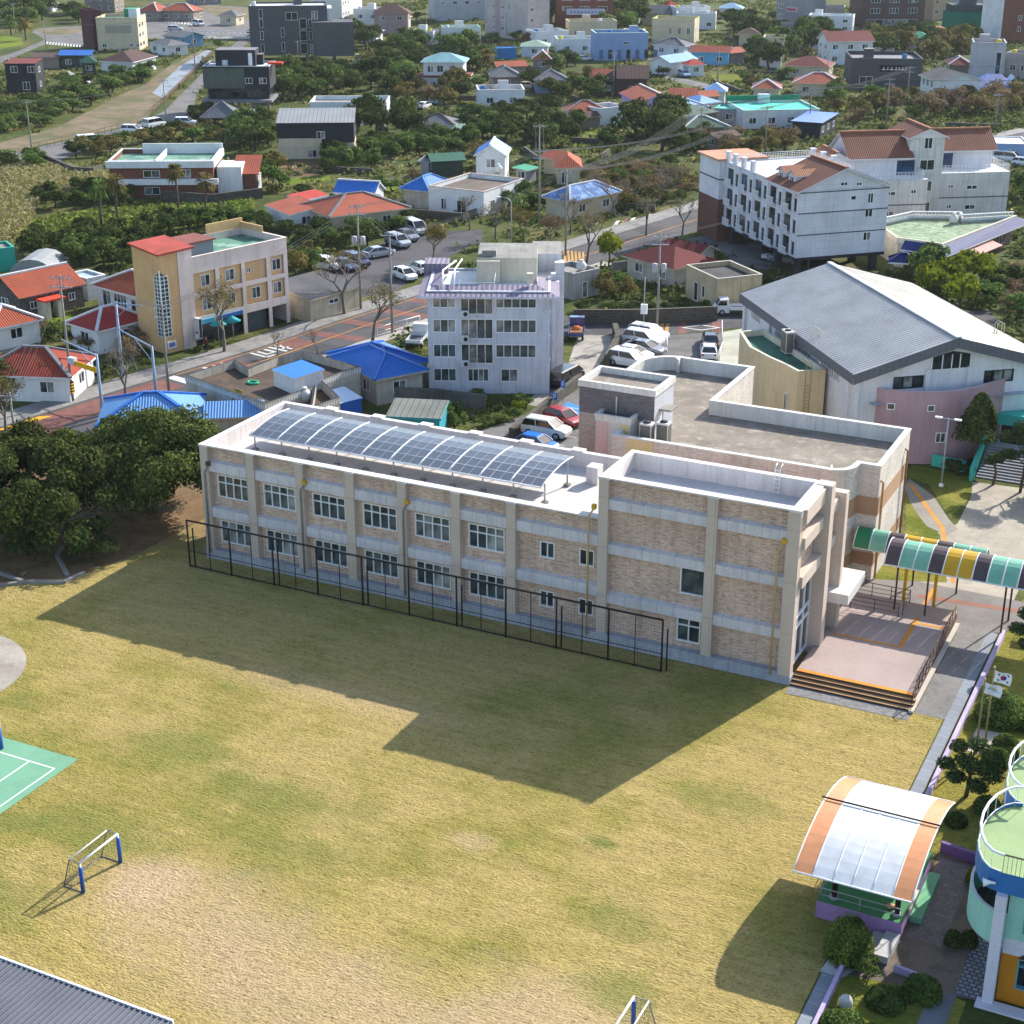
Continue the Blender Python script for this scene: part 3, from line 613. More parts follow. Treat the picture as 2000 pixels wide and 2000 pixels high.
# photovoltaic carport-like array on the roof: arched glass tiers on posts
pv = thing('solar_array', 'arched solar panel array on posts standing on the white school roof', 'solar array', (0, 0, 0))
PV = NB('photovoltaic_glass'); u_ = PV.n('ShaderNodeTexBrick'); u_.offset = 0; u_.inputs['Scale'].default_value = 1; u_.inputs['Brick Width'].default_value = .16; u_.inputs['Row Height'].default_value = .16; u_.inputs['Mortar Size'].default_value = .006
u_.inputs['Color1'].default_value = lin('#40434b'); u_.inputs['Color2'].default_value = lin('#45484f'); u_.inputs['Mortar'].default_value = lin('#7d838c'); PV.l(PV.coord('UV'), u_.inputs['Vector']); PVM = PV.out(u_.outputs[0], .22, .9)
PVX0, PVX1, NPX = 2.7, 27.0, 10
def arc(s): # s 0..1 front to back
    y = 2.7 + s * 5.4; z = 9.5 + .55 * math.sin(s * math.pi * .7); return y, z
seg = (PVX1 - PVX0) / NPX; NR = 5
fr = MB(); ALU = M('#c8cacd', rough=.4, dirt=.08, spec=.5)
pmesh = None
for i in range(NPX):
    x0 = PVX0 + i * seg
    if pmesh is None:
        g = MB()
        for k in range(NR):
            a, c = arc(k / NR + .008), arc((k + 1) / NR - .008)
            for q in range(3):
                xa, xb = .08 + q * (seg - .1) / 3, .04 + (q + 1) * (seg - .1) / 3
                g.face([(xa, a[0], a[1]), (xb, a[0], a[1]), (xb, c[0], c[1]), (xa, c[0], c[1])], PVM)
                g.face([(xa, c[0], c[1] - .04), (xb, c[0], c[1] - .04), (xb, a[0], a[1] - .04), (xa, a[0], a[1] - .04)], GREY)
        for k in range(NR):
            for q in range(3):
                a, c = arc(k / NR), arc((k + 1) / NR); x_ = .06 + q * (seg - .1) / 3; g.beam((x_, a[0], a[1] + .012), (x_, c[0], c[1] + .012), .025, .02, STEEL)
            a = arc(k / NR); g.beam((.06, a[0], a[1] + .012), (seg - .04, a[0], a[1] + .012), .025, .02, STEEL)
        o = g.build('solar_panel', pv, (x0, 0, 0)); pmesh = o.data
    else:
        o = bpy.data.objects.new('solar_panel', pmesh); C.objects.link(o); o.parent = pv; o.location = (x0, 0, 0)
for i in range(NPX + 1):
    x = PVX0 + i * seg; pts = [arc(k / 10) for k in range(11)]
    fr.tube([(x, y, z + .03) for y, z in pts], .05, ALU, 6)
for k in range(NR + 1):
    y, z = arc(k / NR); fr.tube([(PVX0, y, z - .02), (PVX1, y, z - .02)], .045 if k else .07, ALU, 6)
fr.build('frame', pv)
ps = MB()
for i in range(NPX + 1):
    x = PVX0 + i * seg
    for s in (.12, .82):
        y, z = arc(s); ps.cyl(x, y, LO - 1.04, z - .05, .06, STEEL, 8); ps.box(x - .2, x + .2, y - .2, y + .2, LO - 1.045, LO - .85, CONC)
ps.build('post', pv)
# ball fence in front of the block
bf = thing('ball_fence', 'tall dark steel ball-stop fence with thin netting in front of the brick school', 'fence')
DKS = M('#241f1e', dirt=.1, rough=.5); fx = [-.1 + i * 3.82 for i in range(11)]
for i, x in enumerate(fx):
    p = MB(); p.cyl(x, -2.05, 0, 3.85, .07, DKS, 8)
    if i % 2 == 0: p.cyl(x + .25, -1.75, 0, 3.1, .06, DKS, 8)
    p.build('post', bf)
b = MB(); b.tube([(fx[0], -2.05, 3.82), (fx[-1], -2.05, 3.82)], .075, DKS, 6); b.tube([(fx[0], -2.05, 1.35), (fx[-1], -2.05, 1.35)], .03, DKS, 6); b.tube([(fx[0], -2.05, .1), (fx[-1], -2.05, .1)], .05, DKS, 6)
for x in fx[:-1]: b.cyl(x + 1.91, -2.05, 0, 3.8, .035, DKS, 6)
b.build('rail', bf)
b = MB(); k = 0.22; NETM = M('#2a2725', dirt=0)
for i in range(int(38.2 / k)): x = -.1 + i * k; b.beam((x, -2.05, .1), (x, -2.05, 3.8), .006, .006, NETM)
for j in range(1, int(3.7 / k)): b.beam((-.1, -2.05, j * k), (38.1, -2.05, j * k), .006, .006, NETM)
b.build('net', bf)
# entrance deck with steps, railings and yellow tactile lines
DECK = M('#a3918a', 'slat', p=.14, line=.25, dirt=.12); DZ = .62
ed = thing('entrance_deck', 'wide timber deck with front steps beside the end of the brick school', 'deck')
b = MB(); b.prism([(46.35, 1.0), (54.1, 1.0), (53.95, 14.6), (46.4, 14.6)], 0, DZ, M('#5c463a'), DECK); b.build('platform', ed)
b = MB()
for i in range(3):
    y1 = 1.0 - i * .36; b.box(46.3, 54.2, y1 - .36, y1 - .001, 0, DZ - .155 * (i + 1), M('#4d372c'), M('#a4805a'))
b.build('step', ed)
b = MB()
b.box(46.4, 54.05, .98, 1.34, DZ + .003, DZ + .012, LINEY); b.box(47.0, 51.7, 7.2, 7.42, DZ + .003, DZ + .012, LINEY); b.box(51.5, 51.8, 7.42, 12.3, DZ + .003, DZ + .012, LINEY); b.box(51.8, 53.9, 11.3, 11.6, DZ + .003, DZ + .012, LINEY); b.build('tactile_strip', ed)
def railing(b, pts, h, m, n=3, post=1.2, r=.03):
    for a, c in zip(pts, pts[1:]):
        a, c = Vector(a), Vector(c); l_ = (c - a).length; k = max(1, int(l_ / post))
        for j in range(n): z = h * (j + 1) / n; b.tube([a + Vector((0, 0, z)), c + Vector((0, 0, z))], r if j == n - 1 else r * .7, m, 5)
        for j in range(k + 1): p = a.lerp(c, j / k); b.tube([p, p + Vector((0, 0, h))], r, m, 5)
b = MB(); railing(b, [(54.1, 1.1, DZ), (54.0, 13.4, DZ)], 1.0, BROWN, 5, 1.0); railing(b, [(54.1, 1.05, DZ), (54.15, -.1, .1)], .95, BROWN, 2, .8)
railing(b, [(46.5, 14.4, DZ), (50.6, 14.4, DZ), (50.6, 12.3, DZ)], 1.0, BROWN, 3, 1.2); railing(b, [(47.0, 11.8, DZ), (50.4, 11.8, DZ)], 1.0, BROWN, 3, 1.4); b.build('railing', ed)
b = MB(); b.box(54.05, 54.35, -.3, 13.6, 0, .2, M('#b5aca0', dirt=.15)); tag(b.build('kerb_stone'), 'pale concrete edging along the right side of the timber deck', 'kerb')
sheet('cobble_strip', [(46.3, -1.25), (54.2, -1.25), (54.3, -.08), (46.3, -.08)], .03, M('#8b8a88', 'pave', bw=.25, bh=.15, off=.5, c2='#6f6e6e', c3='#4f4e4e', dirt=.2))
# ---------------------------------------------------------------- assembly hall behind, with its flat concrete roof
HW = M('#c9bfb4', 'brick', c2='#b7aca1', c3='#cfc6bb', c4='#d6cdc3', bw=.5, bh=.14, dirt=.18, streak=.15); HCAP = M('#cfccc6', dirt=.18, streak=.2); HROOF = M('#857b6e', 'block', bw=2.6, bh=2.6, c3='#6d655c', dirt=.35, blot='#a1968a', bs=.9, b0=.52, b1=.7)
hall = thing('assembly_hall', 'L-shaped hall with weathered concrete flat roof behind the brick school', 'hall')
arcp = lambda cx, cy, r, a0, a1, n=8: [(cx + r * math.cos(R(a0 + (a1 - a0) * i / n)), cy + r * math.sin(R(a0 + (a1 - a0) * i / n))) for i in range(n + 1)]
HP = [(26.7, 16.0), (43.6, 16.0)] + arcp(43.6, 17.6, 1.6, -90, -8) + [(45.3, 18.3), (46.8, 18.3), (46.8, 27.4), (30.9, 27.4), (30.9, 37.5), (24.3, 37.5)] + arcp(24.3, 34.5, 3.0, 90, 180) + [(21.3, 22.9), (26.7, 22.9)]
b = MB(); n = len(HP); zh = 9.0
for i in range(n):
    p, q = HP[i], HP[(i + 1) % n]; b.face([(*p, 0), (*q, 0), (*q, zh), (*p, zh)], HW)
b.build('wall', hall)
ctr = (34, 22)
def inset(poly, d):
    out = []; n = len(poly)
    for i in range(n):
        a, p, q = Vector(poly[i - 1]), Vector(poly[i]), Vector(poly[(i + 1) % n]); u, v = (p - a).normalized(), (q - p).normalized()
        n1, n2 = Vector((-u.y, u.x)), Vector((-v.y, v.x)); k = (n1 + n2); k = k / max(.3, k.dot(n1)); out.append(tuple(p + k * d))
    return out
HI_ = inset(HP, .35); b = MB(); b.face([(*p, zh - 1.1) for p in HI_], HROOF); b.build('roof', hall)
b = MB(); HO = inset(HP, -.06); HQ = inset(HP, .36)
for i in range(n):
    j = (i + 1) % n
    b.face([(*HO[i], zh), (*HO[j], zh), (*HO[j], zh + .12), (*HO[i], zh + .12)], HCAP); b.face([(*HO[i], zh + .12), (*HO[j], zh + .12), (*HQ[j], zh + .12), (*HQ[i], zh + .12)], HCAP)
    b.face([(*HQ[j], zh - 1.1), (*HQ[i], zh - 1.1), (*HQ[i], zh + .12), (*HQ[j], zh + .12)], HCAP)
b.build('parapet', hall)
b = MB(); BB = M('#a58468', dirt=.15); HB = inset(HP, -.035)
for z0, z1 in ((5.2, 6.6), (1.2, 2.2)):
    for i in range(11, 13): 
        p, q = HB[i], HB[i + 1]; b.face([(*p, z0), (*q, z0), (*q, z1), (*p, z1)], BB)
    for i in range(1, 11):
        p, q = HB[i], HB[i + 1]; b.face([(*p, z0), (*q, z0), (*q, z1), (*p, z1)], BB)
b.build('colour_band', hall)
b = MB()
for x0, x1, c in ((27.9, 30.1, '#d0bd8a'),): b.box(x0, x1, 15.95, 16.0, 0, zh - .01, M(c, dirt=.12, streak=.1))
b.build('colour_stripe', hall)
for y, m in ((18.7, M('#b28a62', dirt=.2)), (26.2, M('#8d6a4c', dirt=.2))): b = MB(); b.tube([(46.7, y, 7.9), (47.0, y, 7.7), (47.0, y, .1)], .09, m, 6); b.build('downpipe', hall)
b = MB(); b.box(33.6, 34.7, 27.5, 28.6, 7.6, 8.5, HCAP); b.build('vent_housing', hall)
DBR = M('#6f6a6c', 'brick', c2='#5d595d', c3='#7d787a', bw=.5, bh=.13, dirt=.15); LBR = M('#b3a69a', 'brick', c2='#9c8f85', c3='#b9afa6', bw=.5, bh=.13, dirt=.15)
tw = thing('stair_tower', 'boxy brick stair tower with grey upper band rising beside the hall roof', 'tower')
b = MB(); b.wall((22.7, 18.8, 0), (1, 0, 0), (0, -1, 0), 6.3, 0, 9.5, [], LBR); b.wall((22.7, 18.8, 0), (1, 0, 0), (0, -1, 0), 6.3, 9.5, 12, [], DBR)
PB = M('#b6b6bc', dirt=.15, streak=.15); b.wall((29, 18.8, 0), (0, 1, 0), (1, 0, 0), 4.1, 7.9, 12, [(1.1, 7.95, .9, 2.05)], PB); b.wall((22.7, 18.8, 0), (0, 1, 0), (-1, 0, 0), 4.1, 0, 12, [], LBR); b.wall((29, 22.9, 0), (-1, 0, 0), (0, 1, 0), 6.3, 0, 12, [], LBR)
b.build('wall', tw)
b = MB(); b.face([(22.9, 19, 11.6), (28.8, 19, 11.6), (28.8, 22.7, 11.6), (22.9, 22.7, 11.6)], HROOF); b.build('roof', tw)
b = MB()
for x0, x1, y0, y1 in ((22.6, 29.1, 18.7, 19.05), (22.6, 29.1, 22.65, 23.0), (22.6, 22.95, 19.05, 22.65), (28.75, 29.1, 19.05, 22.65)): b.box(x0, x1, y0, y1, 11.62, 12.12, HCAP)
b.box(29.0, 30.0, 19.8, 21.2, 10.2, 10.35, CONC); b.build('parapet', tw)
b = MB(); b.face([(28.95, 19.95, 8.0), (28.95, 20.75, 8.0), (28.95, 20.75, 10), (28.95, 19.95, 10)], M('#c9c9c7', dirt=.2)); b.build('door', tw)
b = MB(); b.tube([(25.9, 18.7, 11.2), (25.9, 18.7, 9.6)], .07, CREAM, 6); b.build('downpipe', tw)
lb = thing('stair_annex', 'small box with pink and yellow stripes against the grey stair tower', 'annex')
b = MB(); b.wall((24.7, 17.5, 0), (1, 0, 0), (0, -1, 0), 2.9, 0, 9.9, [], HW); b.wall((24.7, 17.5, 0), (0, 1, 0), (-1, 0, 0), 1.28, 0, 9.9, [], LBR); b.wall((27.6, 17.5, 0), (0, 1, 0), (1, 0, 0), 1.28, 0, 9.9, [], PB)
b.build('wall', lb)
b = MB(); b.box(24.75, 25.75, 17.46, 17.5, 0, 9.88, M('#c9a9a4', dirt=.12)); b.box(26.75, 27.55, 17.46, 17.5, 0, 9.88, M('#d0bd8a', dirt=.12)); b.box(25.76, 26.74, 17.47, 17.5, 0, 9.87, M('#c7bdb2', dirt=.12)); b.build('colour_stripe', lb)
b = MB(); b.face([(24.9, 17.6, 9.5), (27.4, 17.6, 9.5), (27.4, 18.78, 9.5), (24.9, 18.78, 9.5)], DARK)
for x0, x1, y0, y1 in ((24.6, 27.7, 17.4, 17.65), (24.6, 24.9, 17.65, 18.78), (27.4, 27.7, 17.65, 18.78)): b.box(x0, x1, y0, y1, 9.9, 10.05, HCAP); b.box(x0 + .05, x1 - .05, y0 + .05, y1, 9.5, 9.9, HCAP)
b.build('roof', lb)
def aircon(x, y, z, label, w=.95, d=.8, h=1.6, rz=0, group=None):
    t = thing('air_conditioner', label, 'air conditioner', (x, y, z), rz, group)
    b = MB(); b.box(0, w, 0, d, .1, h, M('#c9c8c4', dirt=.15)); b.build('casing', t)
    b = MB(); b.box(.06, w - .06, -.02, 0, .2, h - .15, M('#6d6a63', 'slat', p=.08, dirt=.1)); b.box(w, w + .02, .06, d - .06, .2, h - .15, M('#6d6a63', 'slat', p=.08, dirt=.1)); b.build('grille', t)
    b = MB(); b.cyl(w / 2, d / 2, h, h + .08, min(w, d) * .38, DARK, 14); b.build('fan', t); return t
aircon(28.45, 17.2, 8.0, 'left condenser of the pair on the hall roof by the stair tower', h=1.9); aircon(29.55, 17.9, 8.0, 'right condenser of the pair on the hall roof by the stair tower', h=1.9)
# ---------------------------------------------------------------- gymnasium with standing-seam roof
EZ, RZ_ = 8.3, 11.0
ga = G('M4', 1015, 1470, EZ); gb = G('M4', 400, 1030, EZ); rr = G('M4', 1550, 1270, RZ_)
gu = (ga - gb); gl_ = gu.length; gu.normalize(); gth = math.atan2(gu.y, gu.x)
gr = thing('gymnasium', 'big white gymnasium with broad light-grey standing-seam gable roof', 'gymnasium', (gb.x, gb.y, 0), gth)
W2 = 9.6; GL_, GW = gl_, 2 * W2  # local x along the eave towards the viewer, y across
SEAM = M('#aeaba6', 'seam', p=.45, line=.2, rough=.38, dirt=.2, metal=.5); FASC = M('#5d6067', 'seam', p=.6, line=.4, rough=.5, dirt=.1)
b = MB(); ov = 0
for s in (0, 1):
    y0, y1 = (0, W2) if s == 0 else (GW, W2)
    f = [(0, y0, EZ), (GL_, y0, EZ), (GL_, y1, RZ_), (0, y1, RZ_)]; b.face(f if s == 0 else f[::-1], SEAM)
    lo_ = [(p[0], p[1], p[2] - .25) for p in f]; b.face(lo_[::-1] if s == 0 else lo_, FASC)
    for k in range(1, int(GL_ / .45)): b.beam((k * .45, y0, EZ + .015), (k * .45, y1, RZ_ + .015), .06, .035, SEAM)
rf = b.build('roof', gr)
b = MB(); b.beam((0, W2, RZ_ + .06), (GL_, W2, RZ_ + .06), .5, .14, M('#b9bcc2', dirt=.1)); b.build('ridge_cap', rf)
b = MB(); k = .9
for x, d in ((GL_, .04), (0, -.04)):
    for y0, y1, z0, z1 in ((0, W2, EZ, RZ_), (W2, GW, RZ_, EZ)): b.face([(x + d, y0, z0 - k), (x + d, y1, z1 - k), (x + d, y1, z1 + .05), (x + d, y0, z0 + .05)], FASC)
for y, s in ((-.04, 1), (GW + .04, -1)):
    q = [(-.04, y, EZ - k), (GL_ + .04, y, EZ - k), (GL_ + .04, y, EZ + .05), (-.04, y, EZ + .05)]; b.face(q if s > 0 else q[::-1], FASC)
b.build('fascia', rf)
gw = M('#cfd0d3', dirt=.12, streak=.12); b = MB(); hx = []; hf = []
for i in range(4): hx.append((1.5 + i * 6.6, 6.2, 2.6, .8))
hx.append((23.6, 1.6, 2.8, 1.0))
b.wall((.5, .6, 0), (1, 0, 0), (0, -1, 0), GL_ - 1.4, 0, EZ - .3, hx, gw, .2)
hf = [(3.6, 6.4, 2.9, 1.15), (12.3, 6.4, 2.9, 1.15)]
b.wall((GL_ - .9, .6, 0), (0, 1, 0), (1, 0, 0), GW - 1.2, 0, EZ - .3, hf, gw, .2)
b.face([(GL_ - .9, .6, EZ - .3), (GL_ - .9, GW - .6, EZ - .3), (GL_ - .9, W2, RZ_ - .35)], gw); b.wall((.5, GW - .6, 0), (0, -1, 0), (-1, 0, 0), GW - 1.2, 0, EZ, [], gw); b.wall((GL_ - .9, GW - .6, 0), (-1, 0, 0), (0, 1, 0), GL_ - 1.4, 0, EZ - .3, [], gw)
for x in (.35, 7.2, 13.8, 20.2, 26.4): b.box(x, x + .5, .3, .6, 0, EZ - .35, gw)
for y in (.6, 7.2, 11.2, GW - 1.2): b.box(GL_ - .9, GL_ - .7, y, y + .4, 0, EZ - .2, gw)
b.build('wall', gr)
for u, z, w_, h_ in hx: window(gr, w_, h_, (.5 + u, .6, z), 0, 5, deep=.18)
for u, z, w_, h_ in hf: window(gr, w_, h_, (GL_ - .9, .6 + u, z), R(90), 3, deep=.18, fr=DARK)
g = MB(); a = 7.7; c = 11.0
b_ = [(GL_ - .86, a, 8.0), (GL_ - .86, c + .4, 8.0), (GL_ - .86, c + .4, 9.25), (GL_ - .86, W2, 9.6), (GL_ - .86, a, 9.1)]; g.face(b_, GLASS); o = g.build('window', gr); g = MB()
for y in (a, 8.7, W2, 10.4, c + .4): g.beam((GL_ - .84, y, 8.0), (GL_ - .84, y, 9.3), .08, .08, FRAME)
g.build('frame', o)
# access hatch ladders on the roof
for (x, y, s) in ((17.5, .5, .16), (20.5, 17.5, .16)):
    b = MB(); z = EZ + (min(y, GW - y) / W2) * (RZ_ - EZ)
    for k in (0, .45): b.tube([(x + k, y, z - .4), (x + k, y, z + .9), (x + k, y + .3, z + 1.15), (x + k, y + .7, z + .9), (x + k, y + .7, z)], .045, CREAM, 6)
    b.build('roof_ladder', gr)
# curved annexes of the gymnasium
an = thing('curved_annex', 'cream curved annex with green flat roof on the left side of the gymnasium', 'annex')
AZ = 6.9; pa = [G('M4', x, y, AZ) for x, y in ((400, 1235), (455, 1320), (560, 1375), (640, 1410), (715, 1450))]; pb = [G('M4', x, y, AZ) for x, y in ((865, 1440), (530, 1222))]
AP = [(p.x, p.y) for p in pa + pb]; CRM = M('#cdb892', dirt=.14, streak=.14); GRR = M('#3d6b58', dirt=.25, blot='#33584a', bs=.4)
b = MB(); n = len(AP)
for i in range(n): p, q = AP[i], AP[(i + 1) % n]; b.face([(*p, 0), (*q, 0), (*q, AZ), (*p, AZ)], CRM)
b.build('wall', an); b = MB(); b.face([(*p, AZ - .55) for p in inset(AP, .25)], GRR); b.build('roof', an)
b = MB(); o1, o2 = inset(AP, -.04), inset(AP, .25)
for i in range(n): j = (i + 1) % n; b.face([(*o1[i], AZ + .03), (*o1[j], AZ + .03), (*o2[j], AZ + .03), (*o2[i], AZ + .03)], CREAM); b.face([(*o2[j], AZ - .55), (*o2[i], AZ - .55), (*o2[i], AZ + .03), (*o2[j], AZ + .03)], CREAM)
b.build('parapet', an)
w0, w1 = Vector(AP[3]), Vector(AP[4]); window(an, .55, 1.9, (*(w0.lerp(w1, .15)), 2.4), math.atan2(w1.y - w0.y, w1.x - w0.x), 2, deep=-.03)
w0, w1 = Vector(AP[4]), Vector(AP[5]); b = MB(); d_ = (w1 - w0).normalized(); nn = Vector((d_.y, -d_.x)); p0 = w0 + d_ * .7 + nn * .15
for k in (0, .5): q = p0 + d_ * k; b.tube([(q.x, q.y, 2.2), (q.x, q.y, AZ + .9), (q.x - nn.x * .5, q.y - nn.y * .5, AZ + .9)], .035, M('#a08d62', dirt=.2), 5)
for k in range(10): b.tube([(p0.x, p0.y, 2.4 + k * .35), (p0.x + d_.x * .5, p0.y + d_.y * .5, 2.4 + k * .35)], .025, M('#a08d62', dirt=.2), 5)
b.build('wall_ladder', an)
p = G('M4', 645, 1340, AZ - .5); aircon(p.x - .4, p.y - .3, AZ - .5, 'tall grey cooling unit standing on the green annex roof', 1.3, .8, 2.2, gth)
PZ = 6.7; pk_ = GL('M4', [(1085, 1525), (1190, 1548), (1300, 1557), (1400, 1561), (1500, 1560), (1600, 1550), (1700, 1530), (1800, 1500), (1900, 1460)], PZ)
pn = thing('curved_porch', 'rounded dusty pink wall bulging from the gable end of the gymnasium', 'porch')
PINK = M('#a98d92', dirt=.14, streak=.14); b = MB(); PT = M('#c9b3b2', dirt=.1)
for p, q in zip(pk_, pk_[1:]):
    lo_ = 2.6 if pk_.index(p) < 2 else 0; b.face([(p.x, p.y, lo_), (q.x, q.y, lo_), (q.x, q.y, PZ), (p.x, p.y, PZ)], PINK)
    if lo_: b.face([(p.x, p.y, 0), (q.x, q.y, 0), (q.x, q.y, lo_), (p.x, p.y, lo_)], gw)
    d_ = Vector((q.x - p.x, q.y - p.y)).normalized(); nx, ny = -d_.y * .25, d_.x * .25
    b.face([(p.x, p.y, PZ), (q.x, q.y, PZ), (q.x + nx, q.y + ny, PZ), (p.x + nx, p.y + ny, PZ)], PT); b.face([(q.x + nx, q.y + ny, 5.3), (p.x + nx, p.y + ny, 5.3), (p.x + nx, p.y + ny, PZ), (q.x + nx, q.y + ny, PZ)], gw)
b.build('wall', pn)
b = MB(); poly = [(p.x, p.y, 5.4) for p in pk_] + [(gb.x + gu.x * GL_ - gu.y * 17 * 1, gb.y + gu.y * GL_ + gu.x * 17, 5.4), (gb.x + gu.x * GL_ - gu.y * 2, gb.y + gu.y * GL_ + gu.x * 2, 5.4)]; b.face(poly, M('#a9adb6', dirt=.2)); b.build('roof', pn)
def onwall(k, f, z, w_, h_, gl=None, **kw):
    p, q = pk_[k], pk_[k + 1]; r = p.lerp(q, f); window(pn, w_, h_, (r.x, r.y, z), math.atan2(q.y - p.y, q.x - p.x), kw.get('cols', 1), deep=-.03, gl=gl or GLASS2)
onwall(1, .1, 4.9, .7, .6); onwall(3, .2, 4.9, .65, .6, GLASS); onwall(6, .2, 4.8, .5, .6); onwall(3, .8, 2.0, .9, .95, cols=2)
# ================================================================ campus: canopies, stage, kindergarten, field furniture
def barrel(t, x0, x1, y0, y1, z, rise, cols, n=10, edge=FRAME, th=.03, axis='x', names='roof_panel', frac=None):
    """arched roof from edge to edge, one child per coloured panel along its length"""
    N = len(cols); fr_ = frac or [i / N for i in range(N + 1)]
    P = lambda s, a: ((x0 + (x1 - x0) * s, y0 + (y1 - y0) * a, z + rise * (1 - (2 * a - 1) ** 2)))
    for i, m in enumerate(cols):
        b = MB(); s0, s1 = fr_[i] + .003, fr_[i + 1] - .003
        for k in range(n):
            a, c = k / n, (k + 1) / n; q = [P(s0, a), P(s1, a), P(s1, c), P(s0, c)]; b.face(q, m, True); b.face([(p[0], p[1], p[2] - th) for p in q][::-1], m, True)
        b.build(names, t)
    b = MB()
    for s in fr_: b.tube([P(s, k / n) for k in range(n + 1)], .04, edge, 5)
    b.tube([P(0, 0), P(1, 0)], .05, edge, 5); b.tube([P(0, 1), P(1, 1)], .05, edge, 5); b.build('frame', t)
def sheetm(col, tr=.35):
    k = ('poly', col)
    if k in MATS: return MATS[k]
    b = NB('polycarbonate'); b.out(b.mix(col, b.ramp(b.noise(1.5, 3), [(.3, .9), (.6, 1.05)]), 1, 'MULTIPLY'), .35, .4); b.b.inputs['Transmission Weight'].default_value = 0
    tl = b.n('ShaderNodeBsdfTranslucent'); tl.inputs[0].default_value = lin(col); mx = b.n('ShaderNodeMixShader'); mx.inputs[0].default_value = tr
    b.l(b.b.outputs[0], mx.inputs[1]); b.l(tl.outputs[0], mx.inputs[2]); b.l(mx.outputs[0], b.t.nodes['Material Output'].inputs[0]); MATS[k] = b.m; return b.m
AQ, YE, SM, GN = sheetm('#8fcbb0'), sheetm('#dfb32c'), sheetm('#584b49', .2), sheetm('#2f8f5c')
wk = thing('covered_walkway', 'arched walkway roof in aqua, yellow and smoky panels beside the deck', 'walkway')
seq = [SM, AQ, AQ, SM, YE, YE, SM, AQ, AQ, SM, YE, YE, SM, AQ, AQ, SM]
barrel(wk, 48.9, 65.0, 12.5, 16.3, 4.1, 1.2, seq)
for x, m in ((49.85, BROWN), (52.0, YEL), (57.25, BROWN), (61, YEL)):
    for y in (12.9, 15.9): b = MB(); b.cyl(x, y, 0, 4.15, (.12 if y > 14 and x < 57 else .07), YEL if y > 14 and x < 57 else BROWN, 8); b.build('post', wk)
wk2 = thing('short_canopy', 'low green and yellow arched canopy at the curved corner of the hall', 'canopy')
barrel(wk2, 45.7, 55.0, 16.5, 19.0, 3.2, 1.15, [GN, AQ, SM, YE, YE, SM, AQ, AQ])
for x in (46.7, 49.8, 53): b = MB(); b.cyl(x, 18.8, 0, 3.25, .07, BROWN, 8); b.build('post', wk2)
# outdoor stage under a membrane roof
st = thing('outdoor_stage', 'raised green stage with lilac sides under its white and orange arched roof', 'stage')
LIL = M('#9b7aa6', dirt=.18, streak=.12); STG = M('#3e7a4e', dirt=.15); SZ = 1.0
b = MB(); b.box(54.75, 59.1, -23.2, -16.4, 0, SZ, LIL, STG); b.build('platform', st)
b = MB(); b.box(56.2, 56.95, -23.24, -23.2, .2, .85, M('#7d7a78', dirt=.1)); b.build('hatch', st)
for x in (55.5, 58.7):
    for y in (-22.6, -17.1): b = MB(); b.cyl(x, y, SZ, 4.2, .14, M('#2c1f1c', rough=.4), 10); b.cyl(x, y, SZ, SZ + .12, .26, M('#8b8f96', dirt=.1), 10); b.build('post', st)
b = MB(); railing(b, [(54.85, -16.8, SZ), (54.85, -23.1, SZ), (59.0, -23.1, SZ)], .75, STEEL, 2, 1.4, .025); b.build('railing', st)
b = MB(); b.box(59.15, 59.75, -21.5, -17.2, 0, .35, M('#6fae86', dirt=.15)); b.box(59.1, 59.25, -22.0, -20.2, SZ, SZ + .12, CREAM); b.build('step', st)
ORG = sheetm('#d89566', .12); MEM = sheetm('#cfd0d0', .06)
barrel(st, 53.9, 59.75, -25.0, -15.3, 3.65, 1.12, [ORG, MEM, MEM, MEM, MEM, ORG], n=16, frac=[0, .165, .34, .5, .67, .84, 1])
b = MB(); b.tube([(53.75, -19.7, 4.86), (59.9, -19.7, 4.86)], .05, BLACK, 5); b.build('cable', st)
b = MB(); b.prism([(56.2, -27.3), (57.3, -27.3), (59.2, -23.3), (56.6, -23.3)], 0, .05, M('#aaa8a8', dirt=.15)); struct('concrete_apron', b)
sm_ = M('#b4b1b0', dirt=.15); t = thing('stone_steps', 'pale concrete steps in front of the lilac stage corner by the round bush', 'steps')
b = MB(); b.prism([(58.3, -25.4), (59.0, -25.4), (59.1, -23.3), (58.4, -23.3)], .05, .45, sm_); b.prism([(57.7, -25.2), (58.3, -25.2), (58.4, -23.3), (57.8, -23.3)], .05, .25, sm_); b.build('step', t)
t = thing('orange_bag', 'small orange bag lying on the green stage floor by the right post', 'bag', (58.25, -22.2, SZ)); b = MB(); b.ball((0, 0, .14), .2, M('#c08a6a'), 8, 5, .7); b.ball((.16, .1, .11), .14, M('#d9b08f'), 8, 5, .7); b.build('body', t)
# low lilac garden wall along the flagstone path
b = MB(); LW_ = M('#b3a3bf', dirt=.2)
b.box(57.25, 57.5, -14.6, 13.4, 0, .45, LW_); tag(b.build('garden_wall'), 'long low lilac wall between flagstone path and flagpole garden', 'wall')
b = MB(); b.box(57.05, 57.25, -60, -26.9, 0, .45, LW_); tag(b.build('garden_wall'), 'low lilac wall along the path in the bottom corner past the round bush', 'wall')
b = MB(); b.beam((59.2, -14.5, .3), (62.2, -15.0, .3), .22, .6, M('#7d5d92', dirt=.15)); tag(b.build('garden_wall'), 'short purple wall closing the brick court behind the stage', 'wall')
b = MB(); b.beam((59.4, -25.7, .2), (61.0, -25.9, .2), .16, .4, LW_); tag(b.build('garden_wall'), 'short pale wall on the lower edge of the brick court', 'wall')
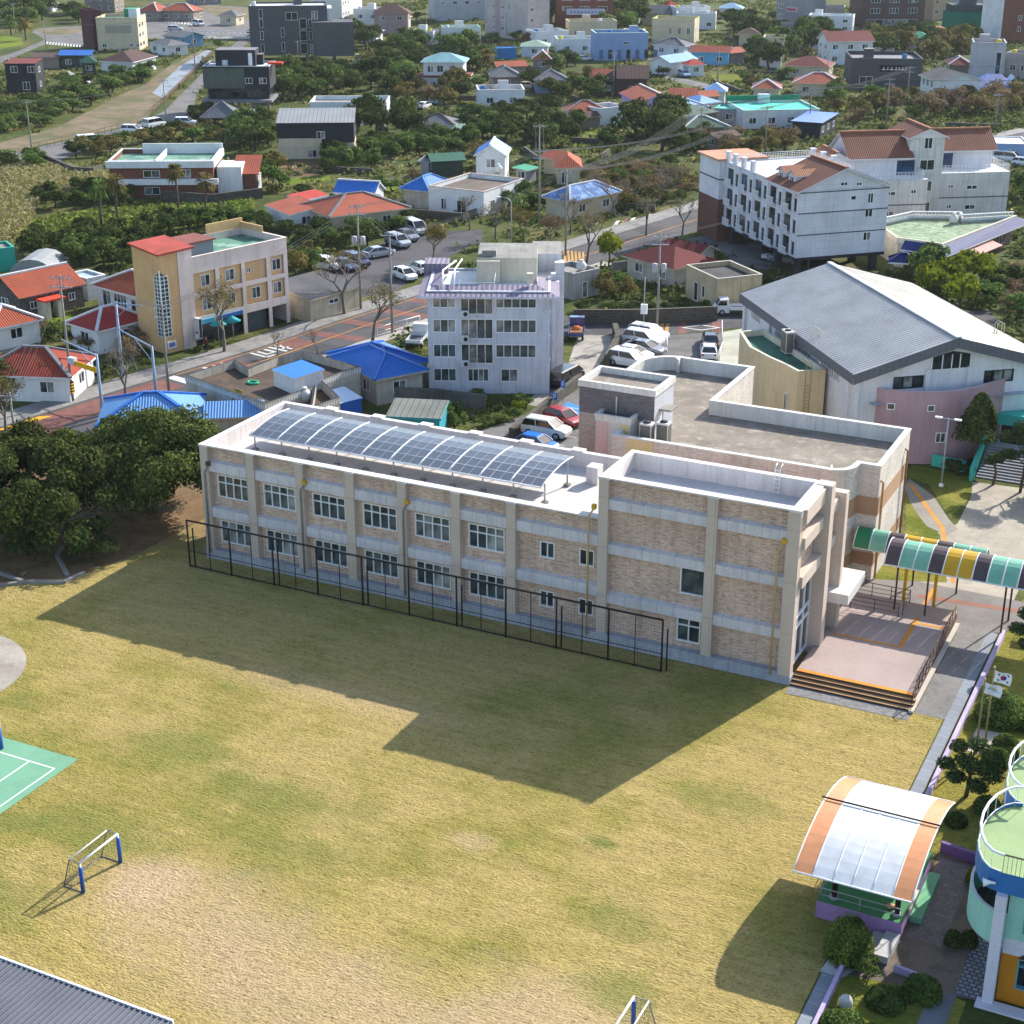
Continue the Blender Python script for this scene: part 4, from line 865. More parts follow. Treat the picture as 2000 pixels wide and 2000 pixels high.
# ---------------------------------------------------------------- kindergarten with scalloped balconies
kg = thing('kindergarten', 'colourful building with scalloped light-green balcony floor and blue edge at the right border', 'kindergarten')
FZ = 7.0; KG = M('#8aa070', dirt=.12); KBL = M('#2f6aa6', dirt=.1, rough=.5); KLB = M('#7aa3d0', dirt=.1); MINT = M('#93c4b4', dirt=.12, streak=.1); OCH = M('#b57418', dirt=.15); KW = M('#c8c6d0', dirt=.12)
cusps = [(63.6, 1.0), (63.6, -4.1), (63.6, -9.2), (63.6, -14.3), (63.6, -19.6), (63.7, -25.9)]
edge = []
for (xa, ya), (xb, yb) in zip(cusps, cusps[1:]):
    n = 10; m = (ya + yb) / 2; h = (ya - yb) / 2
    for k in range(n): s = math.pi * k / n; edge.append((xa - 1.2 * math.sin(s) * (h / 2.6), m + h * math.cos(s)))
edge.append(cusps[-1])
fl = edge + [(72, -25.9), (72, 1)]
b = MB(); b.face([(x, y, FZ) for x, y in fl], KG); b.face([(x, y, FZ - .9) for x, y in fl][::-1], KW); b.build('balcony_floor', kg)
b = MB(); pts = edge + [(72, -25.9)]
for i, (p, q) in enumerate(zip(pts, pts[1:])):
    m = KBL if p[1] < -18 else KLB; b.face([(*p, FZ - .9), (*q, FZ - .9), (*q, FZ + .18), (*p, FZ + .18)], m); 
b.build('fascia', kg)
b = MB()
b.tube([(x + .06, y, FZ + 1.1) for x, y in edge], .07, FRAME, 6); b.tube([(63.75, -25.85, FZ + 1.1), (72, -25.85, FZ + 1.1)], .05, M('#8c7f63'), 6)
for i, (x, y) in enumerate(edge): 
    b.tube([(x + .06, y, FZ), (x + .06, y, FZ + 1.1)], .018, FRAME if i % 10 else M('#8c7f63'), 4)
for k in range(44): b.tube([(63.75 + k * .19, -25.85, FZ + .1), (63.75 + k * .19, -25.85, FZ + 1.1)], .016, M('#8c7f63'), 4)
b.tube([(x + .06, y, FZ + .2) for x, y in edge], .03, FRAME, 5); b.build('railing', kg)
b = MB(); b.prism([(63.65, -26.2), (64.15, -26.2), (64.15, -25.7), (63.65, -25.7)], 0, FZ - .9, KW); b.build('column', kg)
b = MB(); hk = [(.75, 4.0, 3.4, 1.9), (.75, 0.9, 3.2, 1.7)]
b.wall((64.2, -25.6, 0), (1, 0, 0), (0, -1, 0), 7.8, 3.55, FZ - .9, [hk[0]], MINT, .3); b.wall((64.2, -25.6, 0), (1, 0, 0), (0, -1, 0), 7.8, 0, 2.7, [hk[1]], OCH, .3); b.wall((64.2, -25.6, 0), (1, 0, 0), (0, -1, 0), 7.8, 2.7, 3.55, [], KW)
b.wall((64.2, -25.6, 0), (0, 1, 0), (-1, 0, 0), 27, 0, FZ - .9, [], MINT); b.build('wall', kg)
for u, z, w_, h_ in hk: window(kg, w_, h_, (64.2 + u, -25.6, z), 0, 2, gl=GLASS, fr=M('#5d8f97', dirt=.1), split=.75, deep=.28)
ARC = M('#4a3422', dirt=.1)
b = MB()
for u, z, w_, h_ in hk:
    cx = 64.2 + u + w_ / 2; b.face([(cx + w_ / 2 * math.cos(s), -25.63, z + h_ + .55 * math.sin(s)) for s in [math.pi * k / 12 for k in range(13)]], ARC)
b.build('arch', kg)
b = MB(); cx, cy, rr_ = 64.2, -22.9, 2.15
cv = [(cx + rr_ * math.cos(R(a)), cy + 1.35 * rr_ * math.sin(R(a))) for a in range(90, 276, 12)]
for p, q in zip(cv, cv[1:]):
    b.face([(*p, 3.1), (*q, 3.1), (*q, 4.9), (*p, 4.9)], MINT, True); pi_, qi = [(cx + (a[0] - cx) * .94, cy + (a[1] - cy) * .94) for a in (p, q)]; b.face([(*p, 4.9), (*q, 4.9), (*qi, 4.9), (*pi_, 4.9)], KW); b.face([(*qi, 3.3), (*pi_, 3.3), (*pi_, 4.9), (*qi, 4.9)], MINT, True)
b.face([(*p, 3.3) for p in cv], M('#55585a', 'pave', bw=.3, bh=.3, c2='#3d4042', c3='#2c2e30')); b.face([(*p, 3.1) for p in cv][::-1], KW); b.build('balcony', kg)
b = MB(); b.box(63.4, 72, -26.6, -25.9, 0, .12, KW); b.build('doorstep', kg)
t = thing('wall_speaker', 'small white horn speaker on the blue balcony edge', 'speaker', (63.3, -26.0, 6.6)); b = MB(); b.tube([(.25, 0, 0), (0, -.05, 0), (-.3, -.12, -.05)], [.06, .08, .22], FRAME, 10); b.build('horn', t)
# ---------------------------------------------------------------- field furniture
NET = M('#3f4038', dirt=0)
def goal(x, y0, y1, face, label, pads=True, hide=False):
    t = thing('football_goal', label, 'goal'); H_ = 1.84; d = -1.3 * face
    for y in (y0, y1):
        p = MB(); p.cyl(x, y, 0, H_, .05, FRAME, 8); o = p.build('post', t); p = MB(); p.cyl(x, y, .05, H_ - .25, .11, BLUE, 10); p.build('pad', o)
    p = MB(); p.tube([(x, y0, H_), (x, y1, H_)], .055, FRAME, 8); p.build('crossbar', t)
    p = MB(); p.tube([(x, y0, H_), (x + d * .55, y0, H_), (x + d, y0, 0)], .03, GREY, 6); p.tube([(x, y1, H_), (x + d * .55, y1, H_), (x + d, y1, 0)], .03, GREY, 6); p.tube([(x + d * .55, y0, H_), (x + d * .55, y1, H_)], .035, FRAME, 6); p.tube([(x + d, y0, .04), (x + d, y1, .04)], .03, GREY, 6); p.tube([(x, y0, .04), (x + d, y0, .04)], .025, GREY, 6); p.tube([(x, y1, .04), (x + d, y1, .04)], .025, GREY, 6); p.build('frame', t)
    p = MB()
    for k in range(16): y = y0 + (y1 - y0) * (k + .5) / 16; p.beam((x + d * .55, y, H_), (x + d, y, .04), .007, .007, NET); p.beam((x, y, H_), (x + d * .55, y, H_), .007, .007, NET)
    for k in range(9): f = k / 9; p.beam((x + d * (.55 + .45 * f), y0, H_ * (1 - f)), (x + d * (.55 + .45 * f), y1, H_ * (1 - f)), .007, .007, NET)
    for y in (y0, y1):
        for k in range(6): f = (k + .5) / 6; p.beam((x + d * f, y, .04), (x + d * f, y, H_ if f < .55 else H_ * (1 - (f - .55) / .45)), .007, .007, NET)
        for k in range(8): z = H_ * (k + .5) / 8; p.beam((x, y, z), (x + d * (1 - .45 * z / H_), y, z), .007, .007, NET)
    p.build('net', t)
goal(20.05, -38.1, -35.1, 1, 'small football goal with blue-padded posts on the left of the field'); goal(49.65, -38.2, -35.1, -1, 'white football goal cut off by the bottom edge of the photo')
nb = MB(); NETH = M('#3b2f2c', dirt=.1)
for k in range(90): a = random.uniform(0, 6.3); r_ = random.uniform(0, .6); nb.tube([(51 + r_ * math.cos(a), -36 + r_ * math.sin(a), .02), (51 + .7 * r_ * math.cos(a + 1), -36.0 + .7 * r_ * math.sin(a + 1), .35 - .3 * r_), (51 + r_ * math.cos(a + 2), -36.1 + r_ * math.sin(a + 2), .02)], .014, NETH, 3, False)
tag(nb.build('net_heap'), 'heap of dark netting bundled behind the bottom goal', 'net')
t = thing('court_post', 'post with blue foam pad and white top on the green ball court', 'post', (5.9, -28.9, 0)); b = MB(); b.cyl(0, 0, 0, 3.0, .07, FRAME, 8); b.build('pole', t); b = MB(); b.cyl(0, 0, 0, 1.5, .2, BLUE, 12); b.build('pad', t); b = MB(); b.cyl(0, 0, 1.5, 2.9, .19, FRAME, 12); b.build('upper_pad', t)
sh = thing('equipment_shed', 'grey ribbed metal shed roof in the bottom left corner', 'shed'); RIB = M('#6f7178', dirt=.15, rough=.5)
b = MB(); SZ2 = 4.0; x0, x1, y0, y1 = 14, 33.6, -60, -47.8
b.box(x0, x1, y0, y1, SZ2 - .25, SZ2 - .02, RIB)
for k in range(int((x1 - x0) / .3)): x = x0 + .15 + k * .3; b.face([(x - .08, y0, SZ2 - .015), (x + .08, y0, SZ2 - .015), (x + .08, y1, SZ2 - .015), (x - .08, y1, SZ2 - .015)], M('#565860')); b.beam((x + .13, y0, SZ2), (x + .13, y1, SZ2), .07, .07, RIB)
b.build('roof', sh); b = MB(); b.beam((x0, y1 + .03, SZ2 - .08), (x1, y1 + .03, SZ2 - .08), .1, .3, FRAME); b.build('gutter', sh); b = MB(); b.box(x0 + .3, x1 - .4, y0 + .3, y1 - .5, 0, SZ2 - .3, GREY); b.build('wall', sh)
# flagpoles with the national flag and the school flag
def flag(t, x, z, w_, h_, draw):
    n, mm = 22, 14; b = MB(); W = FRAME
    fn = lambda u, v: (x + .06 + u * w_ * .94 + .03 * math.sin(v * 4), -.12 * math.sin(u * 7 + v * 1.5) * u - .05, z - v * h_ - .12 * u - .05 * math.sin(u * 5) * u)
    for i in range(n):
        for j in range(mm): b.face([fn(i / n, (j + 1) / mm), fn((i + 1) / n, (j + 1) / mm), fn((i + 1) / n, j / mm), fn(i / n, j / mm)], draw((i + .5) / n, (j + .5) / mm), True)
    return b.build('cloth', t)
RED_, BLU_, BLK_, SKY_ = M('#b51f30', dirt=0), M('#1d3f8f', dirt=0), M('#1b1b1f', dirt=0), M('#5fa6cf', dirt=0); FWH = M('#e0e0e4', dirt=.04)
def taegeuk(u, v):
    x, y = (u - .5) * 1.5, v - .5; r = math.hypot(x, y)
    if r < .25:
        c = math.hypot(x + .12, y - .02) < .125; d = math.hypot(x - .12, y + .02) < .125
        return RED_ if (c or (y < 0 and not d)) else BLU_
    for sx, sy in ((-1, -1), (1, -1), (-1, 1), (1, 1)):
        dx, dy = x - sx * .42, y - sy * .28
        a = (dx * sx * .8 + dy * sy * .6); p = abs(-dx * sy * .6 + dy * sx * .8)
        if p < .11 and (abs(a) < .03 or abs(abs(a) - .075) < .022): return BLK_
    return FWH
def schoolflag(u, v):
    x, y = (u - .45) * 1.4, v - .4
    if abs(y + .06 - .1 * math.sin(x * 6)) < .07 and abs(x) < .32: return M('#c9a94a', dirt=0)
    if abs(y - .12 - .1 * math.sin(x * 5)) < .05 and abs(x) < .5: return SKY_
    return FWH
for y, hh_, lab, dr in ((-3.0, 5.7, 'rear flagpole flying the white flag with red and blue disc', taegeuk), (-3.4, 5.0, 'front flagpole flying the plain white school flag with small crest', schoolflag)):
    t = thing('flagpole', lab, 'flagpole', (59.25 if y > -3.2 else 58.85, y, 0)); b = MB(); b.tube([(0, 0, 0), (0, 0, hh_)], [.075, .045], M('#9b8a5c', rough=.4, dirt=.1), 8); b.ball((0, 0, hh_ + .06), .08, M('#c8b98a', rough=.3), 8, 5); b.build('pole', t); flag(t, 0, hh_ - .1, 1.05, .72, dr)
# campus lamp post, turquoise wall, broad steps
t = thing('lamp_post', 'slim grey lamp post with twin arms by the pink gymnasium wall', 'lamp post', (47.3, 39.9, 0)); b = MB(); b.tube([(0, 0, 0), (0, 0, 6.2)], [.08, .05], STEEL, 8); b.tube([(-.9, 0, 6.1), (.9, 0, 6.1)], .04, STEEL, 6); b.ball((0, 0, .12), .22, FRAME, 8, 5); b.build('pole', t); b = MB(); b.box(-1.1, -.5, -.12, .12, 6.08, 6.2, FRAME); b.box(.5, 1.1, -.12, .12, 6.08, 6.2, FRAME); b.build('lamp_head', t)
TQ = M('#3fae9f', dirt=.15)
b = MB(); b.beam((45.4, 44.8, .5), (48.4, 44.3, .5), .3, 1.0, TQ); tag(b.build('planter_wall'), 'low turquoise wall in front of the dark tree by the pink wall', 'wall')
b = MB(); b.beam((49.3, 42.2, .6), (49.1, 49, 1.7), .3, 1.3, TQ); tag(b.build('stair_wall'), 'turquoise sloping side wall of the broad school steps', 'wall')
t = thing('broad_steps', 'wide grey stone steps climbing behind the turquoise side wall', 'steps'); b = MB(); SG = M('#8b8d8f', 'pave', bw=.8, bh=.4, c3='#5d6063', dirt=.2)
for k in range(12): b.box(49.5, 62, 43.4 + k * .42, 49.4, .12 * k, .12 * (k + 1), M('#707377', dirt=.2), SG, bot=False)
b.build('tread', t)
t = thing('turquoise_shelter', 'turquoise shelter roof half hidden behind the right-hand pines', 'shelter'); p = G('S3', 1330, 150, 3.5); b = MB(); b.box(p.x - 1, p.x + 9, p.y - .4, p.y + 3, 2.6, 3.6, TQ); b.build('roof', t); b = MB(); b.box(p.x - .5, p.x + 8, p.y + .5, p.y + 2.6, 0, 2.6, DARK); b.build('wall', t)
for x, y, w_, h_ in ((49.0, 27.0, 1.5, .9), (47.6, 26.5, .5, .4)): b = MB(); b.box(x, x + w_, y, y + h_, .02, .06, M('#c3c3bf', dirt=.15)); tag(b.build('manhole_cover'), 'large pale slab cover set in the grass' if w_ > 1 else 'small pale cover in the grass beside the hall corner', 'cover')
t = thing('white_rock', 'smooth pale boulder set in the bottom garden', 'rock', (58.0, -29.3, 0)); b = MB(); b.ball((0, 0, .28), .34, M('#bdb8b4', dirt=.3), 12, 8, 1.25); b.build('stone', t)
t = thing('blue_awning', 'bright blue tarpaulin under the right-edge pine', 'tarpaulin', (58.6, 13.2, 0)); b = MB(); b.face([(0, 0, 1.0), (3, 0, 1.0), (3, 1.6, 1.3), (0, 1.6, 1.3)], M('#2f6fc0')); b.face([(0, 1.6, 1.26), (3, 1.6, 1.26), (3, 0, .96), (0, 0, .96)], M('#2f6fc0')); b.build('sheet', t); b = MB()
for x in (.1, 2.9): b.cyl(x, .1, 0, 1.0, .03, STEEL); b.cyl(x, 1.5, 0, 1.28, .03, STEEL)
b.build('leg', t)
# ================================================================ the nearer town
ROOF_O = M('#9c4b33', 'tile', p=.28, rows=.25, dirt=.22); ROOF_R = M('#9c3731', 'tile', p=.28, rows=.15, dirt=.18); ROOF_B = M('#186ac0', 'tile', p=.26, rows=.1, dirt=.12, rough=.5, spec=.4); ROOF_M = M('#6b2320', 'tile', p=.3, rows=.2, dirt=.2)
ROOF_SL = M('#56565a', 'tile', p=.3, rows=.2, dirt=.3); ROOF_T = M('#7f5241', 'tile', p=.28, rows=.9, dirt=.2); ROOF_TO = M('#aa7558', 'tile', p=.28, rows=.7, dirt=.2); ROOF_LB = M('#5f93c8', 'tile', p=.26, rows=.1, dirt=.12, rough=.5)
ROOF_GN = M('#44604f', 'tile', p=.3, rows=.2, dirt=.2); ROOF_BR = M('#57403a', 'tile', p=.3, rows=.4, dirt=.25); ROOF_G = M('#6e7074', 'tile', p=.3, rows=.5, dirt=.25); ROOF_SK = M('#93b4cf', 'tile', p=.3, rows=.3, dirt=.15)
RIDW = M('#c3c4c8', dirt=.15); RIDG = M('#77787c', dirt=.2)
LWH = M('#d0cfd4', 'block', bw=2.0, bh=.9, c3='#aeadb4', dirt=.14, streak=.14); OLDW = M('#b7b0a2', dirt=.3, streak=.3); YELW = M('#c99a3e', dirt=.2); ORW = M('#d2aa78', dirt=.15, streak=.14); PKW = M('#dccabf', dirt=.16, streak=.16)
GRNF = M('#5a8472', dirt=.3, blot='#84a391', bs=.4); BASALT = M('#4a4644', 'brick', c2='#2f2c2b', c3='#8d8982', c4='#6a6560', bw=.5, bh=.35, dirt=.2)
# ---- orange three-storey corner building with glazed tower
Fp = [(.25, 5.85, 3.1, 2.2), (3.85, 5.85, 3.1, 2.2), (7.4, 5.85, 3.1, 2.2), (11.1, 5.85, 1.9, 2.2), (.25, 3.2, 3.1, 2.15), (3.85, 3.2, 3.1, 2.15), (7.4, 3.2, 3.1, 2.15), (11.1, 3.2, 1.9, 2.15), (7.3, 0, 3.2, 2.3), (10.95, 0, 2.1, 2.3), (.3, 0, 6.5, 2.35)]
ob, L, D = house('three-storey pale pink and orange building with red-roofed corner tower facing the street', 'M1', (1190, 660), (1800, 530), 9.8, 8, 'flat', wm=PKW, rm=GRNF, F=[], S=[], raw=Fp, zt=9.1, cop=PKW, name='corner_building', cat='building')
b = MB()
for u, z, w_, h_ in Fp[:8]: b.face([(u, .22, z), (u + w_, .22, z), (u + w_, .22, z + h_), (u, .22, z + h_)], ORW)
b.build('wall_panel', ob)
for k, (u, z, w_, h_) in enumerate(Fp[:8]):
    if k == 2: window(ob, .55, .6, (u + .4, .2, z + .9), 0, 2, deep=.01); continue
    window(ob, 1.25, 1.3, (u + (w_ - 1.25) / 2 + (.25 if k % 4 == 0 else 0), .2, z + .5), 0, 2, deep=.01)
b = MB(); b.face([(7.3, .6, 0), (10.5, .6, 0), (10.5, .6, 2.3), (7.3, .6, 2.3)], M('#4d5354', 'slat', p=.25, dirt=.2)); b.build('shutter', ob)
b = MB(); b.face([(10.95, 3, 0), (13.05, 3, 0), (13.05, 3, 2.3), (10.95, 3, 2.3)], BLACK); b.face([(.3, .8, 0), (6.8, .8, 0), (6.8, .8, 2.35), (.3, .8, 2.35)], GLASS); b.build('shopfront', ob)
b = MB(); b.box(.4, 2.6, -.25, -.02, 2.35, 2.85, M('#4e9ab5', dirt=.1)); b.box(3.0, 6.6, -.2, -.02, 2.4, 2.8, M('#2d5f96', dirt=.1)); b.build('sign_board', ob)
b = MB(); b.box(-.1, .35, -.9, -.12, 1.0, 3.3, M('#c9c9c6', dirt=.1)); b.box(-.02, .27, -.94, -.9, 1.1, 3.2, DARK); b.build('projecting_sign', ob)
TW, TX = 11.1, -4.0
b = MB(); b.wall((TX, 0, 0), (1, 0, 0), (0, -1, 0), 2.4, 0, TW, [], ORW); b.wall((TX + 2.4, -.05, 0), (1, 0, 0), (0, -1, 0), 1.9, 0, TW, [], PKW); b.wall((TX + 4.3, -.05, 9.8), (0, 1, 0), (1, 0, 0), 4.8, 0, 1.3, [], PKW)
b.wall((TX, 0, 0), (0, 1, 0), (-1, 0, 0), 4.7, 0, TW, [], ORW); b.face([(TX, 4.7, 0), (TX + 4.3, 4.7, 0), (TX + 4.3, 4.7, TW), (TX, 4.7, TW)][::-1], ORW); b.wall((TX + 4.3, 0, 9.7), (0, 1, 0), (1, 0, 0), 4.7, 0, TW - 9.7, [], PKW); b.build('tower_wall', ob)
b = MB(); RR = M('#a5493d', dirt=.25, blot='#8d3f36', bs=.8); f = [(TX - .35, -.35, TW - .1), (TX + 4.5, -.35, TW), (TX + 4.5, 4.9, TW + .45), (TX - .35, 4.9, TW + .4)]; b.face(f, RR); b.face([(p[0], p[1], p[2] - .2) for p in f][::-1], PKW)
for i in range(4): p, q = f[i], f[(i + 1) % 4]; b.face([(p[0], p[1], p[2] - .2), (q[0], q[1], q[2] - .2), q, p], RR)
b.build('tower_roof', ob)
g = MB(); f = MB(); z0, z1 = 1.9, 8.7; k = .95
g.face([(TX - .05, -.05, z0), (TX + k, -.05, z0), (TX + k, -.05, z1 - .5), (TX - .05, -.05, z1 + .4)], GLASSG); g.face([(TX - .05, k, z0), (TX - .05, -.05, z0), (TX - .05, -.05, z1 + .4), (TX - .05, k, z1 - .5)], GLASSG); o = g.build('window', ob)
for x in (TX - .05, TX + k * .5, TX + k): f.box(x - .03, x + .03, -.1, -.052, z0, z1 - .2, FRAME)
for y in (k * .5, k): f.box(TX - .1, TX - .052, y - .03, y + .03, z0, z1 - .2, FRAME)
f.box(TX - .13, TX - .02, -.13, -.02, z0, z1 + .5, FRAME)
for i in range(16): z = z0 + i * .44; f.box(TX, TX + k, -.09, -.053, z - .03, z + .03, FRAME); f.box(TX - .09, TX - .053, 0, k, z - .03, z + .03, FRAME)
f.build('frame', o)
b = MB(); b.box(TX + .3, TX + 1.4, -.06, -.01, .5, 1.3, FRAME); b.box(TX + .45, TX + 1.25, -.075, -.065, .65, 1.15, M('#6d6fae', dirt=.05)); b.build('notice_board', ob)
b = MB(); b.box(.5, 4.2, 1.2, 4.6, 9.1, 11.0, M('#7d858c', dirt=.2)); b.box(4.2, 4.25, 1.4, 4.4, 9.4, 10.8, GLASS); b.box(.3, 4.5, 1.0, 4.9, 11.0, 11.15, M('#7f4a41', dirt=.2)); b.build('rooftop_room', ob)
b = MB(); b.box(8.4, 13.6, D - .2, D, 9.9, 11.0, ORW); b.box(13.3, 13.5, 4, D - .2, 9.9, 10.6, ORW); b.build('high_parapet', ob)
for i, (u, lab) in enumerate(((2.2, 'left teal parasol outside the orange corner building'), (4.2, 'right teal parasol outside the orange corner building'))):
    p = ob.matrix_basis if False else None
    rz = ob.rotation_euler.z; x = ob.location.x + u * math.cos(rz) + 1.3 * math.sin(rz); y = ob.location.y + u * math.sin(rz) - 1.3 * math.cos(rz)
    t = thing('parasol', lab, 'parasol', (x, y, .1), 0, 'teal parasols outside the orange building'); b = MB(); b.tube([(0, 0, 2.2), (0, 0, 2.75)], [.95, .05], M('#2f9aa0', dirt=.1), 10); b.build('canopy', t); b = MB(); b.cyl(0, 0, 0, 2.2, .04, STEEL, 6); b.build('pole', t)
# ---- white four-storey apartment block with lilac shingle eaves
AW = M('#c6c8d0', 'block', bw=6.0, bh=2.6, c3='#a9abb5', dirt=.16, streak=.25); SHG = M('#8a8191', 'tile', p=.5, rows=.7, dirt=.2)
Fa = []
for k, z in enumerate((1.25, 3.75, 6.3, 8.8)):
    Fa.append((.5, z, 2.25, 1.35, 3)); Fa.append((3.25, z - (.65 if k else 0), 3.2 if k else 2.1, 2.05 if k else 1.35, 4)); Fa.append((6.7, z, 4.0 if k else 1.7, 1.35, 5 if k else 2))
    if k == 0: Fa[-2] = (3.9, z, 2.1, 1.35, 4); Fa[-1] = (7.2, z, 1.7, 1.35, 2)
Sa = [(3.4, z, .6, 1.1) for z in (1.4, 3.9, 6.4, 8.9)]
ap, L, D = house('white four-storey apartment block with lilac shingled roof edge in the middle of the town', 'M3', (110, 875), (885, 880), 10.3, 9.3, 'flat', wm=AW, rm=WHITE, F=Fa, S=Sa, Lw=[], par=.1, name='apartment_block', cat='apartment block', gl=GLASS2)
b = MB(); e = .9
for (x0, y0, x1, y1, s) in ((-e, -e, L + e, -e, 0), (L + e, -e, L + e, D * .55, 1), (-e, D, -e, -e, 3)):
    if s == 0: q = [(x0, y0, 10.15), (x1, y1, 10.15), (L - 1.3, 1.6, 10.75), (1.3, 1.6, 10.75)]
    elif s == 1: q = [(x0, y0, 10.15), (x1, y1, 10.15), (L - 1.3, y1, 10.75), (L - 1.3, 1.6, 10.75)]
    else: q = [(x0, y0, 10.15), (x1, y1, 10.15), (1.3, 1.6, 10.75), (1.3, D, 10.75)]
    b.face(q, SHG); b.face([(p[0], p[1], p[2] - .22) for p in q[:2]] + [q[1], q[0]], AW)
b.face([(-e, -e, 9.95), (-e, D, 9.95), (L + e, D, 9.95), (L + e, -e, 9.95)], AW); b.box(-e, 1.6, D - 1.5, D + 1.2, 10.2, 11.3, SHG); b.build('eave_roof', ap)
b = MB(); b.wall((4.7, 4.2, 10.3), (1, 0, 0), (0, -1, 0), 6.0, 0, 2.5, [], CREAM); b.box(4.7, 7.0, 3.6, 4.19, 10.3, 12.6, CREAM); b.box(4.72, 10.7, 4.22, D + 1.6, 10.3, 12.8, CREAM, CONC); b.box(5.2, 6.6, 4.8, 6.2, 12.82, 13.4, CONC); b.build('penthouse', ap)
b = MB(); b.box(L - 1.9, L + 1.1, D - .6, D + 5.2, 0, 12.2, AW, CONC); b.box(L + .4, L + 1.4, D - 2.0, D - .6, 0, 11.6, AW); b.box(L + .05, L + .5, 5, 5.9, 0, 11.0, AW); b.build('stair_wing', ap)
for k in range(4):
    g = MB(); y = D + .4; g.face([(L + 1.12, y, 1.5 + k * 2.6), (L + 1.12, y + 1.4, 1.5 + k * 2.6), (L + 1.12, y + 1.4, 2.9 + k * 2.6), (L + 1.12, y, 2.9 + k * 2.6)], GLASS); g.build('window', ap)
    if k: aa = MB(); aa.box(3.2, 4.1, -.5, -.02, k * 2.55 + .35, k * 2.55 + .95, M('#c9cacc', dirt=.15)); o = aa.build('condenser', ap); c = MB(); c.face([(3.75 + .22 * math.cos(s), -.515, k * 2.55 + .65 + .22 * math.sin(s)) for s in [2 * math.pi * i / 14 for i in range(14)]], DARK); c.build('fan_grille', o)
    if k: r_ = MB(); z = k * 2.55 + .75; railing(r_, [(4.15, -.3, z), (6.35, -.3, z)], .7, DARK, 3, .25, .015); r_.build('balcony_rail', ap)
b = MB(); b.tube([(1.5, .5, 10.8), (1.3, 3.8, 11.6), (2.4, 8, 11.6)], .09, FRAME, 5); b.tube([(2.6, .5, 10.9), (2.5, 3.9, 11.7), (3.0, 8.2, 11.7)], .09, FRAME, 5); b.tube([(3.2, -.2, 10.5), (3.2, -.2, 11.7)], .03, FRAME, 5); b.tube([(6.6, -.2, 10.5), (6.6, -.2, 11.7)], .03, FRAME, 5); b.box(L - 2.3, L - 1.7, 1, 1.6, 11, 12.0, CREAM); b.tube([(3.2, -.2, 11.4), (6.6, -.2, 11.4), (6.6, 3, 11.6)], .025, FRAME, 5); b.build('roof_pipe', ap)
def sat(x, y, z, label, rz=0, r=.5):
    t = thing('water_tank', label, 'tank', (x, y, z), rz); b = MB(); b.ball((0, 0, .75), .62, M('#cfcdc7', dirt=.15), 12, 8, 1.05); b.cyl(0, 0, 1.35, 1.55, .25, WHITE, 10); b.build('body', t); b = MB(); b.box(-.5, .5, -.5, .5, 0, .16, CONC); b.build('base', t); return t
# ---- motel, front wing on pillars with balconies
bands = M('#565862', dirt=.1)
Am, Bm = G('M4', 310, 650, 2.6), G('M4', 700, 840, 2.6); Lm = (Bm - Am).length
bays = [Lm * (.03 + .197 * k) for k in range(5)]
raw = [(u, 2.75 + 2.75 * f, 1.9, 2.15) for u in bays for f in range(3)] + [(u + 2.55, 2.8 + 2.75 * f, .8, 1.7) for u in bays for f in range(3)]
Sm = [(9.4, 4.2, 1.1, 1.1), (9.4, 7.2, 1.1, 1.1), (7.2, 10.0 - .5, .8, .6), (3.5, 6.5, .01, .01)][:3]
mo, L, D = house('white four-floor lodging raised on pillars with rows of small balconies and dormered orange roof', None, (Am.x, Am.y, 0), (Bm.x, Bm.y, 0), 11.0, 12.6, 'flat', wm=LWH, rm=WHITE, F=[], S=Sm, Lw=[], raw=raw, z0=2.6, par=.05, name='lodging_house', cat='lodging')
b = MB()
for (u, z, w_, h_) in raw: b.face([(u, .14, z), (u + w_, .14, z), (u + w_, .14, z + h_), (u, .14, z + h_)], GLASS if w_ > 1 else BLACK)
b.build('glazing', mo)
for (u, z, w_, h_) in raw[:15]:
    r_ = MB(); n = 9; r_.box(u - .12, u + w_ + .12, -.5, -.02, z - .12, z - .02, LWH)
    for k in range(n + 1): x = u + w_ * k / n; r_.box(x - .03, x + .03, -.48, -.43, z, z + .8, FRAME)
    r_.box(u - .1, u + w_ + .1, -.5, -.41, z + .8, z + .88, FRAME); r_.build('balcony', mo)
b = MB()
for z in (5.4, 8.15, 10.75): b.box(L - .02, L + .04, -.04, D, z, z + .14, bands)
for x in bays[1:]: b.box(x - .55, x - .3, -.14, 0, 2.6, 11, LWH)
b.build('string_course', mo)
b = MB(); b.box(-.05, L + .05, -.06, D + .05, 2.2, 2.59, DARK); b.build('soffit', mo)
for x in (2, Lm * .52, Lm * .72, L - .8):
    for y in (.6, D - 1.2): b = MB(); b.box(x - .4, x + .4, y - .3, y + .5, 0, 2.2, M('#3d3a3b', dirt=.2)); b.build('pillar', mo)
x0 = L - 9.2; b = MB()
roof_faces(b, 'gable', x0, L + .35, -.45, D + .3, 11.0, 2.7, ROOF_T, under=LWH, t=.2); b.face([(L, 0, 11), (L, D, 11), (L, D / 2, 13.65)], LWH); b.face([(x0 + .3, D, 11), (x0 + .3, 0, 11), (x0 + .3, D / 2, 13.65)], LWH); ro = b.build('roof', mo)
b = MB(); roof_faces(b, 'gable', x0, L + .35, D / 2 + .02, D + 6.0, 13.7, -.0, M('#c79a7c', dirt=.15)); 
b = MB(); b.face([(x0, D / 2 - .1, 13.74), (L + .37, D / 2 - .1, 13.74), (L + .37, D + .32, 11.08), (x0, D + .32, 11.08)], M('#c58f6c', 'tile', p=.3, rows=.5, dirt=.15)); b.beam((x0, D / 2 - .1, 13.76), (L + .38, D / 2 - .1, 13.76), .4, .16, ROOF_TO); b.build('ridge_cap', ro)
